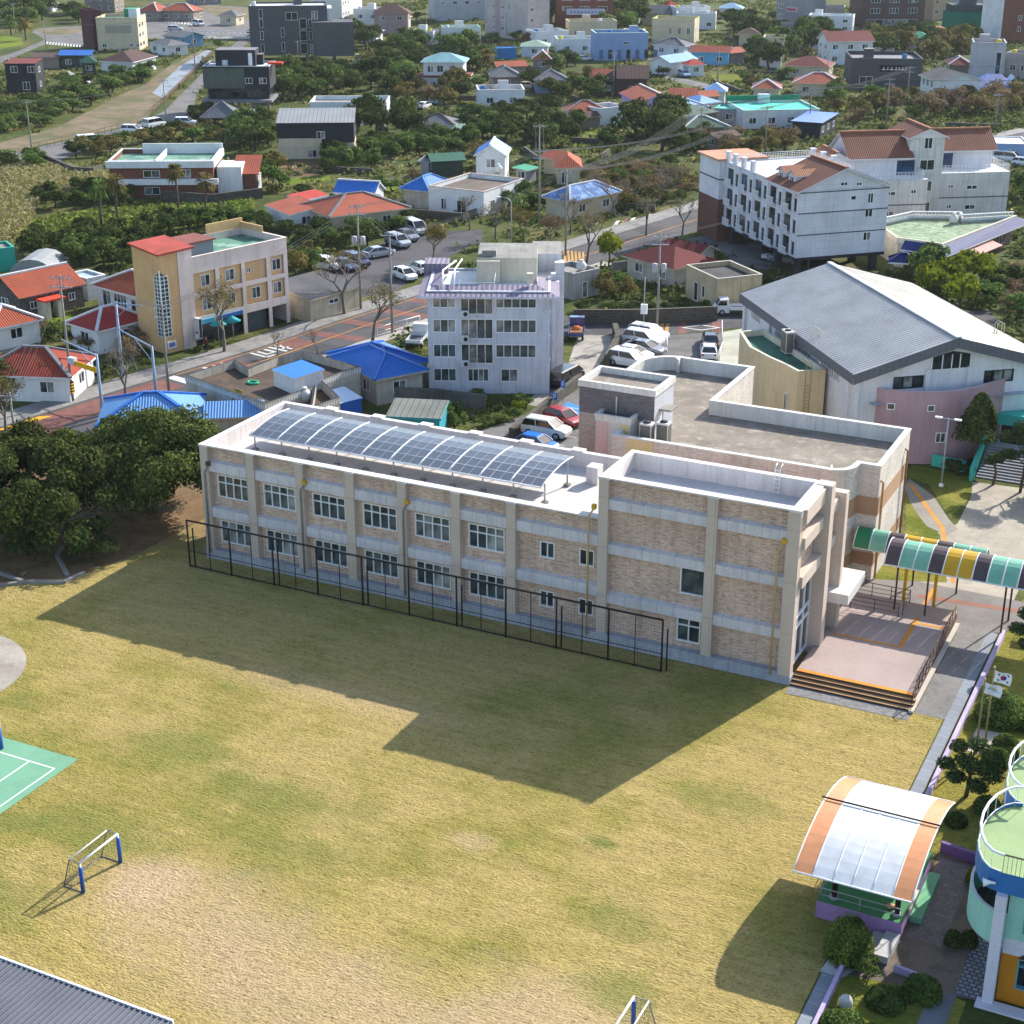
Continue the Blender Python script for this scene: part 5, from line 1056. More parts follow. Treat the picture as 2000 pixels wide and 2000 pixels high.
for x in (x0 + 1.9, x0 + 4.9):
    b = MB(); y0 = 1.0; z = 11.6; b.box(x - .9, x + .9, y0, 3.5, z - .6, z + .75, LWH); b.face([(x - .9, y0, z + .75), (x + .9, y0, z + .75), (x, y0, z + 1.35)], LWH); d = b.build('dormer', mo)
    b = MB(); roof_faces(b, 'gablev', x - 1.15, x + 1.15, y0 - .3, 5.2, z + .72, .65, ROOF_TO, under=LWH, t=.12); b.build('dormer_roof', d); window(d, 1.1, .75, (x - .55, y0 - .02, z - .2), 0, 2, deep=.01)
for u, z, w_, h_ in ((5.6, 11.4, 1.0, .5), (7.8, 11.3, .8, .45), (9.6, 9.0, .8, 1.3)): window(mo, w_, h_, (L + .005, u, z), R(90), 2, deep=-.02)
r_ = MB(); railing(r_, [(x0, .2, 11.05), (.1, .2, 11.05), (.1, D - .2, 11.05), (x0, D - .2, 11.05)], .95, FRAME, 4, .35, .025); r_.build('terrace_railing', mo)
for x, y in [(k, .2) for k in (.3, 2.6, 5.2, 8)] + [(k, D - .25) for k in (1.5, 4.5, 7.5)]: b = MB(); b.box(x - .3, x + .3, y - .25, y + .25, 11.05, 12.35, LWH); b.box(x - .4, x + .4, y - .35, y + .35, 12.35, 12.5, LWH); b.build('terrace_post', mo)
b = MB(); b.box(x0 - 3.6, x0 - .4, 6.5, 10, 11.06, 12.1, GLASS2, M('#3f94a8', dirt=.1)); b.build('terrace_shelter', mo)
b = MB(); b.box(-6.6, -.05, -.9, 6, 5.9, 11.2, LWH); b.box(-6.62, 0, -.92, 6.02, 0, 5.89, M('#6d4a3d', 'brick', c2='#5a3c32', c3='#8a6f60', dirt=.15)); b.box(-6.66, -.03, -.95, 6.05, 8.5, 8.7, bands); b.build('stair_wing', mo); b = MB(); b.box(-7.0, .2, -1.3, 6.4, 11.21, 11.45, M('#c59274', 'tile', p=.3, rows=.5)); b.build('wing_roof', mo)
# ---- rear wing of the lodging
rw = thing('lodging_annex', 'large white annex with brown tiled roofs, centre tower and two terraces behind the lodging', 'building', (23.5, 142.5, 0), R(34))
def mass(name, x0, x1, y0, y1, z0, z1, m, parent, top=None): b = MB(); b.box(x0, x1, y0, y1, z0, z1, m, top or WHITE); return b.build(name, parent)
AWH = M('#c2c1bf', 'block', bw=2.2, bh=1.1, c3='#a3a29f', dirt=.2, streak=.3)
mass('wall', 0, 11, 0, 9, 0, 7.8, AWH, rw); mass('wall', -11.5, -2.9, -4, 7, 0, 7.8, AWH, rw); mass('tower_wall', -4.6, .4, -.6, 7, 0, 13.0, AWH, rw)
mass('upper_wall', .5, 9.6, 3.6, 9.4, 7.8, 10.4, LWH, rw); mass('upper_wall', -13.5, -4.7, -1.2, 6.6, 7.8, 10.4, LWH, rw); mass('upper_wall', -17.5, -13.5, -1.5, 4, 0, 10.2, LWH, rw)
for (x0, x1, y0, y1, z, kind, rise, m) in ((.1, 10.2, 3.0, 10.4, 10.4, 'gable', 2.6, ROOF_T), (-14, -4.3, -1.8, 7.6, 10.4, 'gable', 3.1, ROOF_T), (-5.1, .9, -1.1, 7.6, 13.0, 'gablev', 1.3, ROOF_T), (-18, -13.2, -2.1, 4.6, 10.2, 'gablev', 1.2, ROOF_TO)):
    b = MB(); roof_faces(b, kind, x0, x1, y0, y1, z, rise, m, under=LWH, ridge=ROOF_TO)
    if kind == 'gable': b.face([(x0 + .4, y1 - .6, z), (x0 + .4, y0 + .6, z), (x0 + .4, (y0 + y1) / 2, z + rise * .93)], LWH); b.face([(x1 - .4, y0 + .6, z), (x1 - .4, y1 - .6, z), (x1 - .4, (y0 + y1) / 2, z + rise * .93)], LWH)
    else: b.face([(x0 + .4, y0 + .45, z), (x1 - .4, y0 + .45, z), ((x0 + x1) / 2, y0 + .45, z + rise * .9)], LWH)
    b.build('roof', rw)
for x, y, z, w_, h_ in ((1.8, 0, 5.6, .8, .55), (4.6, 0, 5.4, 1.6, .6), (1.8, 0, 2.7, .8, .6), (4.6, 0, 2.5, 1.6, .7), (-2.6, -.6, 11.4, 1.2, 1.6), (-3.0, -.6, 8.4, 2.2, 1.5), (-2.4, -.6, 5.4, 1.5, 1.5), (-2.4, -.6, 2.4, 1.5, 1.5), (-9, -4, 5.6, 1.5, .6), (-5.3, -4, 5.8, .8, .6), (-9, -4, 2.7, 1.5, .7), (-5.3, -4, 2.9, .8, .6)): window(rw, w_, h_, (x, y - .01, z), 0, 2, deep=-.005)
for x, y in ((1.0, 3.58), (-6.6, -1.22)): g = MB(); g.face([(x, y, 7.9), (x + 2.6, y, 7.9), (x + 2.6, y, 10), (x, y, 10)], glass('#1f3a5c')); g.build('terrace_door', rw)
r_ = MB(); railing(r_, [(.15, 3.4, 7.82), (.15, .15, 7.82), (10.85, .15, 7.82), (10.85, 8, 7.82)], 1.0, FRAME, 5, .5, .03); railing(r_, [(-11.3, -3.85, 7.82), (-4.2, -3.85, 7.82), (-3.05, -3.0, 7.82), (-3.05, -.7, 7.82)], 1.0, FRAME, 5, .5, .03); r_.build('terrace_railing', rw)
b = MB(); b.box(-.05, 11.05, -.05, 0, 4.2, 4.35, bands); b.box(-11.55, -2.85, -4.05, -4, 4.2, 4.35, bands); b.build('string_course', rw)
# ---- restaurant with blue-tiled eaves and green flat roof
RP = [tuple(W_)[:2] for W_ in GL('N6', [(345, 480), (560, 630), (650, 640), (1060, 700), (1860, 390), (1700, 395), (1280, 420), (1270, 390), (720, 385), (420, 450)], 3.9)]
rs = thing('restaurant', 'single-storey eatery with shiny blue tiled eaves and mossy green flat roof', 'restaurant')
b = MB(); n = len(RP); wl = inset(RP, .3)
BRB = M('#54423b', 'brick', c2='#473631', c3='#6d5a50', dirt=.2)
for i in range(n): p, q = wl[i], wl[(i + 1) % n]; b.face([(*p, 0), (*q, 0), (*q, 3.6), (*p, 3.6)], BRB if 1 < i < 4 else CREAM)
b.build('wall', rs); b = MB(); b.face([(*p, 3.3) for p in inset(RP, .3)], M('#8fa583', dirt=.4, blot='#5d6652', bs=1.2, b0=.48, b1=.6)); b.build('roof', rs)
b = MB(); o1, o2 = RP, inset(RP, .3)
for i in range(n):
    j = (i + 1) % n; h = 3.95; b.face([(*o1[i], h - .75), (*o1[j], h - .75), (*o1[j], h), (*o1[i], h)], CREAM); b.face([(*o1[i], h), (*o1[j], h), (*o2[j], h), (*o2[i], h)], CREAM); b.face([(*o2[j], 3.3), (*o2[i], 3.3), (*o2[i], h), (*o2[j], h)], WHITE)
b.build('parapet', rs)
b = MB()
for i in (4, 5, 6, 7, 8):
    p, q = Vector(o2[i]), Vector(o2[(i + 1) % n]); l_ = (q - p).length; k = max(2, int(l_ / .45))
    for m in range(k): r0 = p.lerp(q, (m + .5) / k); b.beam((r0.x, r0.y, 3.95), (r0.x, r0.y, 4.4), .2, .12, WHITE)
    b.beam((*p, 4.42), (*q, 4.42), .3, .12, WHITE)
b.build('balustrade', rs)
b = MB(); BTL = M('#102a66', 'tile', p=.3, rows=.3, dirt=.1, rough=.6, spec=.2); oo = inset(RP, -1.3)
for i in (2, 3): j = i + 1; b.face([(*oo[i], 2.75), (*oo[j], 2.75), (*RP[j], 3.7), (*RP[i], 3.7)], BTL); b.face([(*oo[i], 2.6), (*oo[j], 2.6), (*oo[j], 2.75), (*oo[i], 2.75)], FRAME); b.face([(*oo[j], 2.6), (*oo[i], 2.6), (*wl[i], 2.6), (*wl[j], 2.6)], CREAM)
b.beam((*oo[3], 2.8), (*RP[3], 3.75), .25, .15, FRAME); b.build('tiled_eave', rs)
p, q = Vector(wl[3]), Vector(wl[4]); d_ = (q - p).normalized(); nn = Vector((d_.y, -d_.x)); b = MB(); a, c = p + d_ * 5.5, p + d_ * 12.5
b.face([(*(a + nn * 2.9), 1.9), (*(c + nn * 2.9), 1.9), (*c, 2.7), (*a, 2.7)], M('#b98f86', dirt=.15)); b.face([(*(c + nn * 2.9), 1.85), (*(a + nn * 2.9), 1.85), (*a, 2.65), (*c, 2.65)], M('#b98f86', dirt=.15)); b.build('awning', rs)
for f0 in (4.5, 9.5, 14, 18): a = p + d_ * f0 + nn * .02; window(rs, 1.6, 1.6, (a.x, a.y, .6), math.atan2(d_.y, d_.x), 2, deep=-.01)
a = Vector(RP[7]); sat(o2[6][0] - .8, o2[6][1] - 1.2, 3.3, 'round white water tank on the mossy restaurant roof')
gz = thing('small_pavilion', 'tiny pavilion with blue tiled hip roof beside the restaurant', 'pavilion', tuple(G('N6', 620, 1040, 0)), .2)
b = MB(); roof_faces(b, 'hip', -1.9, 1.9, -1.5, 1.5, 2.0, .9, BTL, under=FRAME, ridge=BTL, t=.2); b.build('roof', gz)
for x in (-1.4, 1.4):
    for y in (-1, 1): b = MB(); b.box(x - .1, x + .1, y - .1, y + .1, 0, 1.82, CONC); b.build('post', gz)
# ---- old cream house with slate-edge roof and other houses below the lodging
house('weathered cream cottage with grey tile strip along its flat roof edge', 'N7', (225, 420), (560, 575), 3.4, 6, 'flat', wm=M('#c0ae8c', dirt=.3, streak=.35), rm=M('#4d4a4a', dirt=.4), F=[(1.9, .1, 1.1, 2.3, 1), (3.9, .9, .8, 1.5, 1)], S=[], par=.5, cop=OLDW, name='old_house')
house('dark red hip-roofed house left of the lodging', 'M3', (1330, 640), (1660, 730), 2.7, 8, 'hip', 1.6, wm=OLDW, rm=ROOF_M, ov=.6)
house('red gable annex in front of the brick lodging wing', 'M3', (1560, 590), (1820, 640), 2.8, 4.5, 'gable', .9, wm=OLDW, rm=ROOF_M)
house('low concrete house with dark tiled ledge right of the white apartments', 'M3', (1030, 780), (1195, 745), 2.8, 5, 'flat', wm=M('#a7a39e', dirt=.3, streak=.35), rm=CONC, F=[(1.5, 0, .9, 2.0, 1)], S=[], par=.4)
sat(*G('M3', 1080, 745, 3.0), 'round white water tank on the low concrete house roof')
# ---- blue-roofed cluster below the street
fp = [G('M1', 1165, 1390, 3.8), G('M1', 1475, 1290, 3.8), G('M1', 1565, 1345, 3.8), G('M1', 1740, 1275, 3.8), G('M2', 550, 1290, 3.8), G('M2', 978, 1410, 3.8), G('M2', 845, 1450, 3.8), G('M2', 690, 1510, 3.8), G('M2', 825, 1640, 3.8), G('M2', 600, 1720, 3.8), G('M2', 630, 1560, 3.8), G('M2', 260, 1690, 3.8)]
FPp = [(p.x, p.y) for p in fp]; ar = sum(FPp[i][0] * FPp[(i + 1) % 12][1] - FPp[(i + 1) % 12][0] * FPp[i][1] for i in range(12))
if ar < 0: FPp = FPp[::-1]
fh = thing('flat_roofed_house', 'flat-roofed old house with stained dark roof and patterned parapet behind the school', 'house')
b = MB(); n = 12; fi = inset(FPp, .22)
for i in range(n): p, q = FPp[i], FPp[(i + 1) % n]; b.face([(*p, 0), (*q, 0), (*q, 3.75), (*p, 3.75)], OLDW); b.face([(*p, 3.75), (*q, 3.75), (*fi[(i + 1) % n], 3.75), (*fi[i], 3.75)], DARK); b.face([(*fi[(i + 1) % n], 2.95), (*fi[i], 2.95), (*fi[i], 3.75), (*fi[(i + 1) % n], 3.75)], OLDW)
b.build('wall', fh); b = MB(); b.face([(*p, 2.95) for p in fi], M('#57493b', dirt=.4, blot='#453a30', bs=.4)); b.build('roof', fh)
b = MB(); fo = inset(FPp, -.08)
for i in range(n):
    p, q = Vector(fo[i]), Vector(fo[(i + 1) % n]); l_ = (q - p).length
    for m in range(int(l_ / .32)): r0 = p.lerp(q, (m + .5) / int(l_ / .32)); d2 = (q - p).normalized() * .1; b.face([(r0.x - d2.x, r0.y - d2.y, 3.2), (r0.x + d2.x, r0.y + d2.y, 3.2), (r0.x + d2.x, r0.y + d2.y, 3.6), (r0.x - d2.x, r0.y - d2.y, 3.6)], WHITE)
b.build('balustrade', fh)
p = G('M2', 320, 1560, 2.95); q = G('M2', 600, 1610, 2.95); rz = math.atan2(q.y - p.y, q.x - p.x)
house('small white roof hut with sky-blue sloping roof on the stained flat roof', None, (p.x, p.y, 0), (p.x + 3.6, p.y - 1.6, 0), 3.2, 3.4, 'shed', .3, wm=WHITE, rm=M('#3f86cf', 'tile', p=.26, rows=.1, dirt=.1), F=[], S=[], ov=.1, z0=2.95, zt=4.6, name='roof_hut', cat='hut')
sat(*G('M2', 565, 1690, 2.4), 'round white water tank at the back corner of the flat-roofed old house')
house('bright blue hip-roofed house squeezed between the big tree and the street', 'M1', (600, 1718), (1270, 1690), 2.7, 8.0, 'hip', 1.7, wm=OLDW, rm=ROOF_LB, rg=ROOF_B, ov=.4, F=[], S=[])
house('blue lean-to roof beside the flat-roofed old house', 'M1', (1275, 1668), (1655, 1655), 2.6, 4.5, 'gable', .9, wm=OLDW, rm=ROOF_LB, ov=.3, F=[], S=[])
house('large deep blue hipped roof next to the white apartment block', 'M2', (1085, 1520), (1500, 1440), 2.8, 9.5, 'hip', 1.5, wm=OLDW, rm=ROOF_B, rg=ROOF_B, ov=.5)
house('deep blue roof wing joined to the large blue roof at the street side', 'M2', (720, 1315), (1090, 1470), 2.7, 7, 'hip', 1.3, wm=OLDW, rm=ROOF_B, rg=ROOF_B, ov=.4)
house('small bright blue metal store by the school back wall', 'M2', (805, 1700), (1000, 1650), 2.3, 3.0, 'shed', .4, wm=M('#1c5cae', 'seam', p=.3, dirt=.1), rm=M('#a9bcd2', dirt=.1), ov=.1, F=[], S=[], name='store_shed', cat='shed')
house('grey-roofed shed with turquoise front behind the school roof', 'M2', (1170, 1790), (1590, 1810), 2.6, 4.2, 'shed', .4, wm=M('#2f8f9b', dirt=.15), rm=M('#767a72', 'seam', p=.6, dirt=.25), ov=.2, F=[], S=[], name='store_shed', cat='shed')
house('old street-side shed with grey corrugated roof and ochre end wall', 'M2', (600, 915), (1000, 805), 2.7, 7, 'shed', .9, wm=M('#b3aa92', dirt=.3, streak=.3), rm=ROOF_SL, ov=.25, F=[(3, 1.5, 1.6, .6), (7, 1.5, 1.2, .6)], S=[], Lw=[], name='roadside_shed', cat='shed')
# ---- red roofs on the left
house('basalt stone cottage with long orange gable roof and white end wall', 'M1', (120, 915), (545, 822), 2.7, 7.5, 'gable', 2.0, wm=BASALT, rm=ROOF_O, rg=RIDW, ov=.35, F=[(1.2, 1.1, 1.0, .9), (6.4, 1.1, .9, .9), (3.3, 0, 1.6, 2.2, 1)], name='stone_house')
house('orange hip-roofed house with glazed white front touching the orange building', 'M1', (568, 825), (898, 912), 2.7, 7, 'hip', 1.7, wm=WHITE, rm=ROOF_O, rg=RIDW, ov=.5, F=[(1, .3, 1.6, 2, 2), (3.2, .3, 2.4, 2, 4), (6.4, .5, 1.8, 1.6)])
house('bright red hip-roofed house with white ridge below the orange building', 'M1', (410, 1062), (606, 1122), 2.7, 7.2, 'hip', 1.6, wm=WHITE, rm=ROOF_R, rg=RIDW, ov=.4)
house('small orange-roofed house with white ridges at the left edge', 'M1', (-60, 1110), (275, 1040), 2.6, 6.5, 'hip', 1.6, wm=WHITE, rm=ROOF_O, rg=RIDW, ov=.4)
house('wide brick-red roof with grey ridge poles behind the roadside bushes', 'M1', (-170, 1392), (445, 1412), 2.7, 7.6, 'hip', 1.9, wm=WHITE, rm=M('#94402f', 'tile', p=.28, rows=.25, dirt=.22), rg=RIDG, ov=.4)
house('white flat-roofed room between the stone cottage and orange hip roof', 'M1', (545, 800), (665, 775), 2.5, 4, 'flat', wm=WHITE, rm=M('#9fb0bb'), F=[], S=[], par=.2)
t = thing('greenhouse', 'small grey plastic tunnel greenhouse behind the stone cottage', 'greenhouse', tuple(G('M1', 255, 745)), .4); b = MB(); PL = M('#8f9292', dirt=.25)
for k in range(8): a, c = R(180 * k / 8), R(180 * (k + 1) / 8); b.face([(3 * math.cos(a), -3.2, 2.4 * math.sin(a)), (3 * math.cos(a), 3.2, 2.4 * math.sin(a)), (3 * math.cos(c), 3.2, 2.4 * math.sin(c)), (3 * math.cos(c), -3.2, 2.4 * math.sin(c))][::-1], PL, True)
for y in (-3.2, 3.2): b.face([(3 * math.cos(R(18 * k)), y, 2.4 * math.sin(R(18 * k))) for k in range(11)], PL)
b.build('cover', t)
house('turquoise-walled shed at the far left edge', 'M1', (-90, 620), (90, 600), 2.8, 4, 'flat', wm=M('#2f9c88', dirt=.12), rm=CONC, F=[], S=[], par=.2, name='store_shed', cat='shed')
t = thing('porch_hut', 'little cream porch with red roof before the basalt cottage', 'porch', tuple(G('M1', 345, 1030)), R(75)); b = MB(); b.box(-1.2, -.5, -.2, 1.6, 0, 2.1, CREAM); b.box(.5, 1.2, -.2, 1.6, 0, 2.1, CREAM); b.box(-.5, .5, 1, 1.6, 0, 2.1, DARK); b.build('wall', t); b = MB(); b.box(-1.5, 1.5, -.5, 1.9, 2.1, 2.3, M('#c23a22', dirt=.1)); b.build('roof', t)
# ================================================================ the town beyond
EXC = []   # footprints kept clear of undergrowth
_house = house
def H(*a, **k):
    t, L, D = _house(*a, **k); return t, L, D
WH2 = M('#cfd1d3', dirt=.16, streak=.12); CR2 = M('#c3b69c', dirt=.18, streak=.15); GR2 = M('#9a9a9c', dirt=.2, streak=.2); DK2 = M('#2a2d33', 'seam', p=.5, line=.2, dirt=.15); LBL = M('#7f97bd', dirt=.14); LIL2 = M('#ad97c4', dirt=.12)
CY2 = M('#5d86a8', dirt=.15); BRK2 = M('#7a4334', 'brick', c2='#693a2e', c3='#95786a', dirt=.15); GBR = M('#55565a', 'brick', c2='#4a4b50', c3='#66676a', bw=.8, bh=.25, dirt=.15); TAN = M('#857a70', dirt=.2); GDK = M('#3d4a44', 'seam', p=.4, dirt=.2)
ROOF_MR = M('#7a3a34', 'tile', p=.3, rows=.4, dirt=.2); ROOF_PG = M('#93ab98', 'tile', p=.4, rows=.3, dirt=.2); ROOF_OR = M('#a7573f', 'tile', p=.3, rows=.5, dirt=.18); ROOF_RD = M('#b33f34', 'tile', p=.3, rows=.3, dirt=.12); TEAL = M('#3fb39b', dirt=.12, blot='#6cc7b2', bs=.2); TEALD = M('#16805f', dirt=.1)
def T(label, v, a, b, z, D, roof, rise=1.4, wm=None, rm=None, rg=None, **k): return H(label, v, a, b, z, D, roof, rise, wm=wm or WH2, rm=rm, rg=rg, **k)
# upper left
T('black two-storey house with maroon roof edge and two white-framed windows', 'T1', (25, 480), (265, 480), 6.4, 7, 'shed', .4, DK2, ROOF_MR, F=[(1.2, 4.4, 1.6, 1.4), (5.0, 4.4, 1.6, 1.4), (3.6, .6, 1.6, 1.8)], ov=.2)
T('small pale grey gabled shed beside the black house', 'T1', (440, 580), (540, 580), 2.4, 4, 'gablev', .9, GR2, GREY, F=[], name='store_shed', cat='shed')
T('dark green shop with vivid blue sloping roof near the upper left junction', 'T1', (435, 418), (690, 418), 3.2, 6, 'gable', 1.0, GDK, ROOF_B)
T('small dark green pyramid roof next to the vivid blue roof', 'T1', (600, 478), (735, 474), 2.8, 5, 'hip', 1.6, GDK, M('#22584a', 'tile'))
T('long low brown-roofed shed behind the black house', 'T1', (205, 432), (450, 432), 2.8, 6, 'shed', .5, TAN, ROOF_BR, F=[])
T('white hall with broad chocolate brown hip roof', 'T1', (740, 462), (1005, 470), 3.2, 14, 'hip', 2.0, WH2, ROOF_BR, F=[])
t, L, D = T('cream three-storey building with green rooftop cabin by the junction', 'T1', (722, 152), (1035, 152), 8.0, 11, 'flat', wm=CR2, rm=GRNF, F=[(1.2, .8, 1.2, 1.0), (8.6, 1.0, 1, .9), (10.4, .9, .9, .9), (10.6, 5.4, 1, .9)], S=[(1.2, .8, 2.2, 1.2), (5, .8, 2.2, 1.2), (1.2, 3.3, 2.2, 1.2), (5, 3.3, 2.2, 1.2), (1.2, 5.8, 2.2, 1.2), (5, 5.8, 2.2, 1.2)], name='commercial_building', cat='building', par=.6)
b = MB(); b.box(L - 4.2, L - .8, 4, 8, 8, 10.6, WH2, M('#3a9a78')); b.box(L - 4.3, L - 3.2, 3.9, 4.0, 8, 10.6, M('#2a7a5c')); b.build('roof_cabin', t); b = MB(); b.box(2.4, 9.6, -.06, -.01, 4.6, 6.6, M('#9c9486', dirt=.15)); b.build('wall_panel', t)
T('narrow dark maroon building behind the cream three-storey building', 'T1', (690, 100), (760, 96), 9.5, 8, 'flat', wm=M('#4f2a30', dirt=.15), F=[], S=[], name='commercial_building', cat='building')
T('low white house with dark roof below the stream bridge', 'T1', (1110, 322), (1262, 346), 2.8, 7, 'hip', 1.2, WH2, ROOF_G)
T('white and sky-blue house at the near end of the stream bridge', 'T1', (1222, 268), (1385, 285), 2.9, 8, 'gable', 1.2, CY2, ROOF_G)
T('left red hip roof of the two by the upper junction', 'T1', (1040, 78), (1190, 84), 3.2, 9, 'hip', 2.2, TAN, ROOF_OR, RIDW)
T('right red hip roof of the two by the upper junction with white awning', 'T1', (1195, 78), (1460, 84), 3.2, 9, 'hip', 2.0, TAN, ROOF_OR, RIDW)
T('brown stone-faced building cut off by the top edge at the left', 'T1', (645, 92), (870, 96), 0, 8, 'flat', wm=TAN, zt=11, name='commercial_building', cat='building')
T('dark grey building at the top edge right of the junction', 'T1', (1490, 40), (1670, 30), 0, 9, 'flat', wm=GREY, zt=9, name='commercial_building', cat='building')
T('pale plastic-roofed nursery at the very top left', 'T1', (150, 38), (400, 40), 2.2, 7, 'gable', 1, WH2, M('#aeb9b0', dirt=.15), F=[], name='nursery', cat='greenhouse')
# dark café with overhanging upper floor
t, L, D = T('black and grey-green coffee house with overhanging upper floor and rooftop cabin', 'T1', (1528, 512), (2030, 512), 9.4, 9, 'flat', wm=DK2, rm=M('#c4c8cc', dirt=.12), F=[(8.6, 6.2, 1.5, 1.2), (11.5, 6.2, 1.5, 1.2)], S=[], z0=5.2, par=.25, cop=M('#b9bcc2'), name='coffee_house', cat='building')
b = MB(); b.box(-.03, L * .62, -.06, -.02, 5.3, 9.3, M('#525a52', dirt=.25)); b.build('wall_panel', t)
b = MB(); b.box(.6, L - .4, 1.2, 8, 3.0, 5.2, GLASS); b.build('glazing', t); b = MB(); b.box(-.5, L + .3, -.8, 9, 2.5, 3.0, GREY); b.build('terrace_slab', t)
for k in range(5): b = MB(); b.box(.5 + k * (L - 1.4) / 4, 1.1 + k * (L - 1.4) / 4, .2, .8, 0, 2.5, TAN); b.build('pillar', t)
b = MB(); b.box(2.2, 10.5, 3.2, 8.4, 9.4, 12.6, DK2, GREY); b.box(9, 9.8, 3.12, 3.2, 9.5, 12, WH2); b.build('roof_cabin', t); b = MB(); b.box(13, 16, 3, 5, 9.7, 10.1, M('#c23f28')); b.build('roof_canopy', t)
for i, s in enumerate((2, 6, 10.5)): pass
# large grey brick block and neighbours
Fb = [(2.6 + (.0), z, .9, 2.2, 1) for z in (2.4, 5.6, 8.6, 11)] + [(8, z, .8, 2.4, 1) for z in (2.6, 6.2)] + [(9.4, 10.4, 3.0, 2.0), (16, 10.6, 1.6, 2.0), (20, 11.2, 1.2, .8), (23.6, 10.4, 2.0, 2.0)] + [(12.8, z, 1.8, 2.6, 1) for z in (2, 5.2, 8.2)] + [(15.2, z, .8, 2.2, 1) for z in (2.2, 5.4, 8.4)]
t, L, D = T('big grey brick apartment block with dark slit windows near the top', 'T2', (135, 58), (728, 52), 13.6, 12, 'flat', wm=GBR, rm=M('#b9bcc0', dirt=.15), F=Fb, S=[], z0=1.8, par=.3, name='apartment_block', cat='apartment block')
b = MB(); b.box(L * .8, L * .8 + 10.5, -4.5, 4, 1.8, 10.2, GBR); b.build('projecting_wing', t); b = MB(); b.box(L - 1.5, L + 1.2, .6, 10, 1.8, 13.2, WH2); b.build('side_wall', t)
for x in (1, 7.5, 14, 21, 27, 31): b = MB(); b.box(x, x + .8, -2 if x > 20 else .4, 1, 0, 1.8, TAN); b.build('pillar', t)
T('tall white apartment tower cut by the top edge beside the grey brick block', 'T2', (848, 252), (1000, 206), 0, 10, 'flat', wm=M('#d0cdc4', dirt=.15, streak=.15), zt=19, F=[(u, z, 1.0, 1.1) for u in (1, 3.2, 5.6) for z in (2, 5, 8, 11, 14)], S=[], name='apartment_tower', cat='apartment block')
T('dusty pink two-storey house with brown sloping roof and outside stair', 'T2', (1070, 98), (1350, 98), 6.2, 8, 'hip', 2.2, M('#9d8683', dirt=.2), ROOF_BR)
T('grey and white apartment block with dark lower floors at the top', 'T2', (1545, 160), (1925, 150), 0, 9, 'flat', wm=M('#a3a7ae', dirt=.15), zt=15, F=[(u, z, 1.4, 1.1) for u in (2, 6, 10, 14) for z in (5, 8, 11)], S=[], name='apartment_block', cat='apartment block')
t, L, D = T('beige and mauve seven-floor apartment block with white pipes on its front', 'T3', (185, 268), (505, 312), 0, 8, 'flat', wm=M('#b3a9a6', dirt=.16, streak=.15), zt=19, F=[(u, z, 1.5, 1.0) for u in (3.2, 7.6) for z in (2.2, 5.2, 8.2, 11.2, 14)] + [(11.2, z, .7, 1.4, 1) for z in (2.2, 5.2, 8.2, 11.2, 14)], S=[(1, z, 1.2, 1) for z in (2.2, 5.2, 8.2, 11.2)], name='apartment_block', cat='apartment block')
b = MB(); b.box(5.0, 7.3, -.06, -.01, 1.5, 18.9, M('#a08f94', dirt=.15)); b.tube([(.6, -.12, 18), (.6, -.12, .9), (5, -.12, .9)], .1, WH2, 5); b.tube([(10.4, -.12, 18), (10.4, -.12, .9)], .08, WH2, 5); b.build('wall_pipe', t)
T('white two-storey house with pale green roof deck left of the mauve apartments', 'T2', (1610, 232), (1890, 228), 5.4, 8, 'flat', wm=WH2, rm=ROOF_PG, cop=M('#8fb59a'))
t, L, D = T('white villa with pale teal pyramid roof above a maroon tiled skirt', 'T2', (1392, 588), (1800, 592), 3.0, 10.5, 'hip', 1.1, WH2, ROOF_MR, F=[(.8, .6, 1.2, 1.6), (3, .6, 1.2, 1.6), (6, .6, 1.6, 1.4)])
b = MB(); b.box(1.3, L - 1, 1.2, 8.4, 3, 6.4, WH2); b.build('upper_wall', t); b = MB(); roof_faces(b, 'hip', .6, L - .3, .5, 9.1, 6.4, 1.7, M('#7fa9ae', 'tile', p=.35, rows=.4), under=WH2); b.build('upper_roof', t)
for x in (2.2, 4.4, 7.2): window(t, 1.4, 1.5, (x, 1.19, 4.1), 0, 2, deep=-.01, simple=True)
T('grey tiled old house half buried in the grove below the grey brick block', 'T2', (840, 512), (1060, 522), 2.6, 7, 'hip', 1.6, WH2, ROOF_G, RIDG, F=[])
t, L, D = T('modern house with split grey metal roof over black and cream walls', 'T2', (340, 930), (935, 925), 6.2, 9, 'shed', 1.3, DK2, M('#85888a', 'seam', p=.7, line=.6, dirt=.12), F=[(7, 3.4, 1.4, 1.3), (14, 3.4, 1, 1.4), (17, 3.4, 1.4, 1.4)], S=[], z0=2.7, ov=.15, name='modern_house')
b = MB(); b.wall((0, -.6, 0), (1, 0, 0), (0, -1, 0), L, 0, 2.69, [], CR2); b.box(0, L, -.58, D, 0, 2.68, CR2); b.box(.2, L * .58, -.68, -.6, 2.0, 3.6, CR2); b.build('lower_wall', t)
for x, w_ in ((5.3, 1.6), (8.2, 2.2), (14.5, .8)): window(t, w_, 1.3, (x, -.61, .3), 0, 2, deep=-.01, simple=True)
T('flat-roofed white house with pale balustrades behind the modern metal-roofed house', 'T2', (600, 800), (1180, 800), 3.2, 9, 'flat', wm=WH2, rm=CONC, name='house')
T('grey hip-roofed cream cottage right of the big dark tree', 'T2', (1382, 935), (1690, 945), 2.8, 7, 'hip', 1.5, CR2, ROOF_G, ROOF_BR)
T('little pale green shed at the end of the grey hip-roofed cottage', 'T2', (1640, 975), (1780, 972), 2.2, 3.5, 'gable', .7, CR2, ROOF_PG, F=[], name='store_shed', cat='shed')
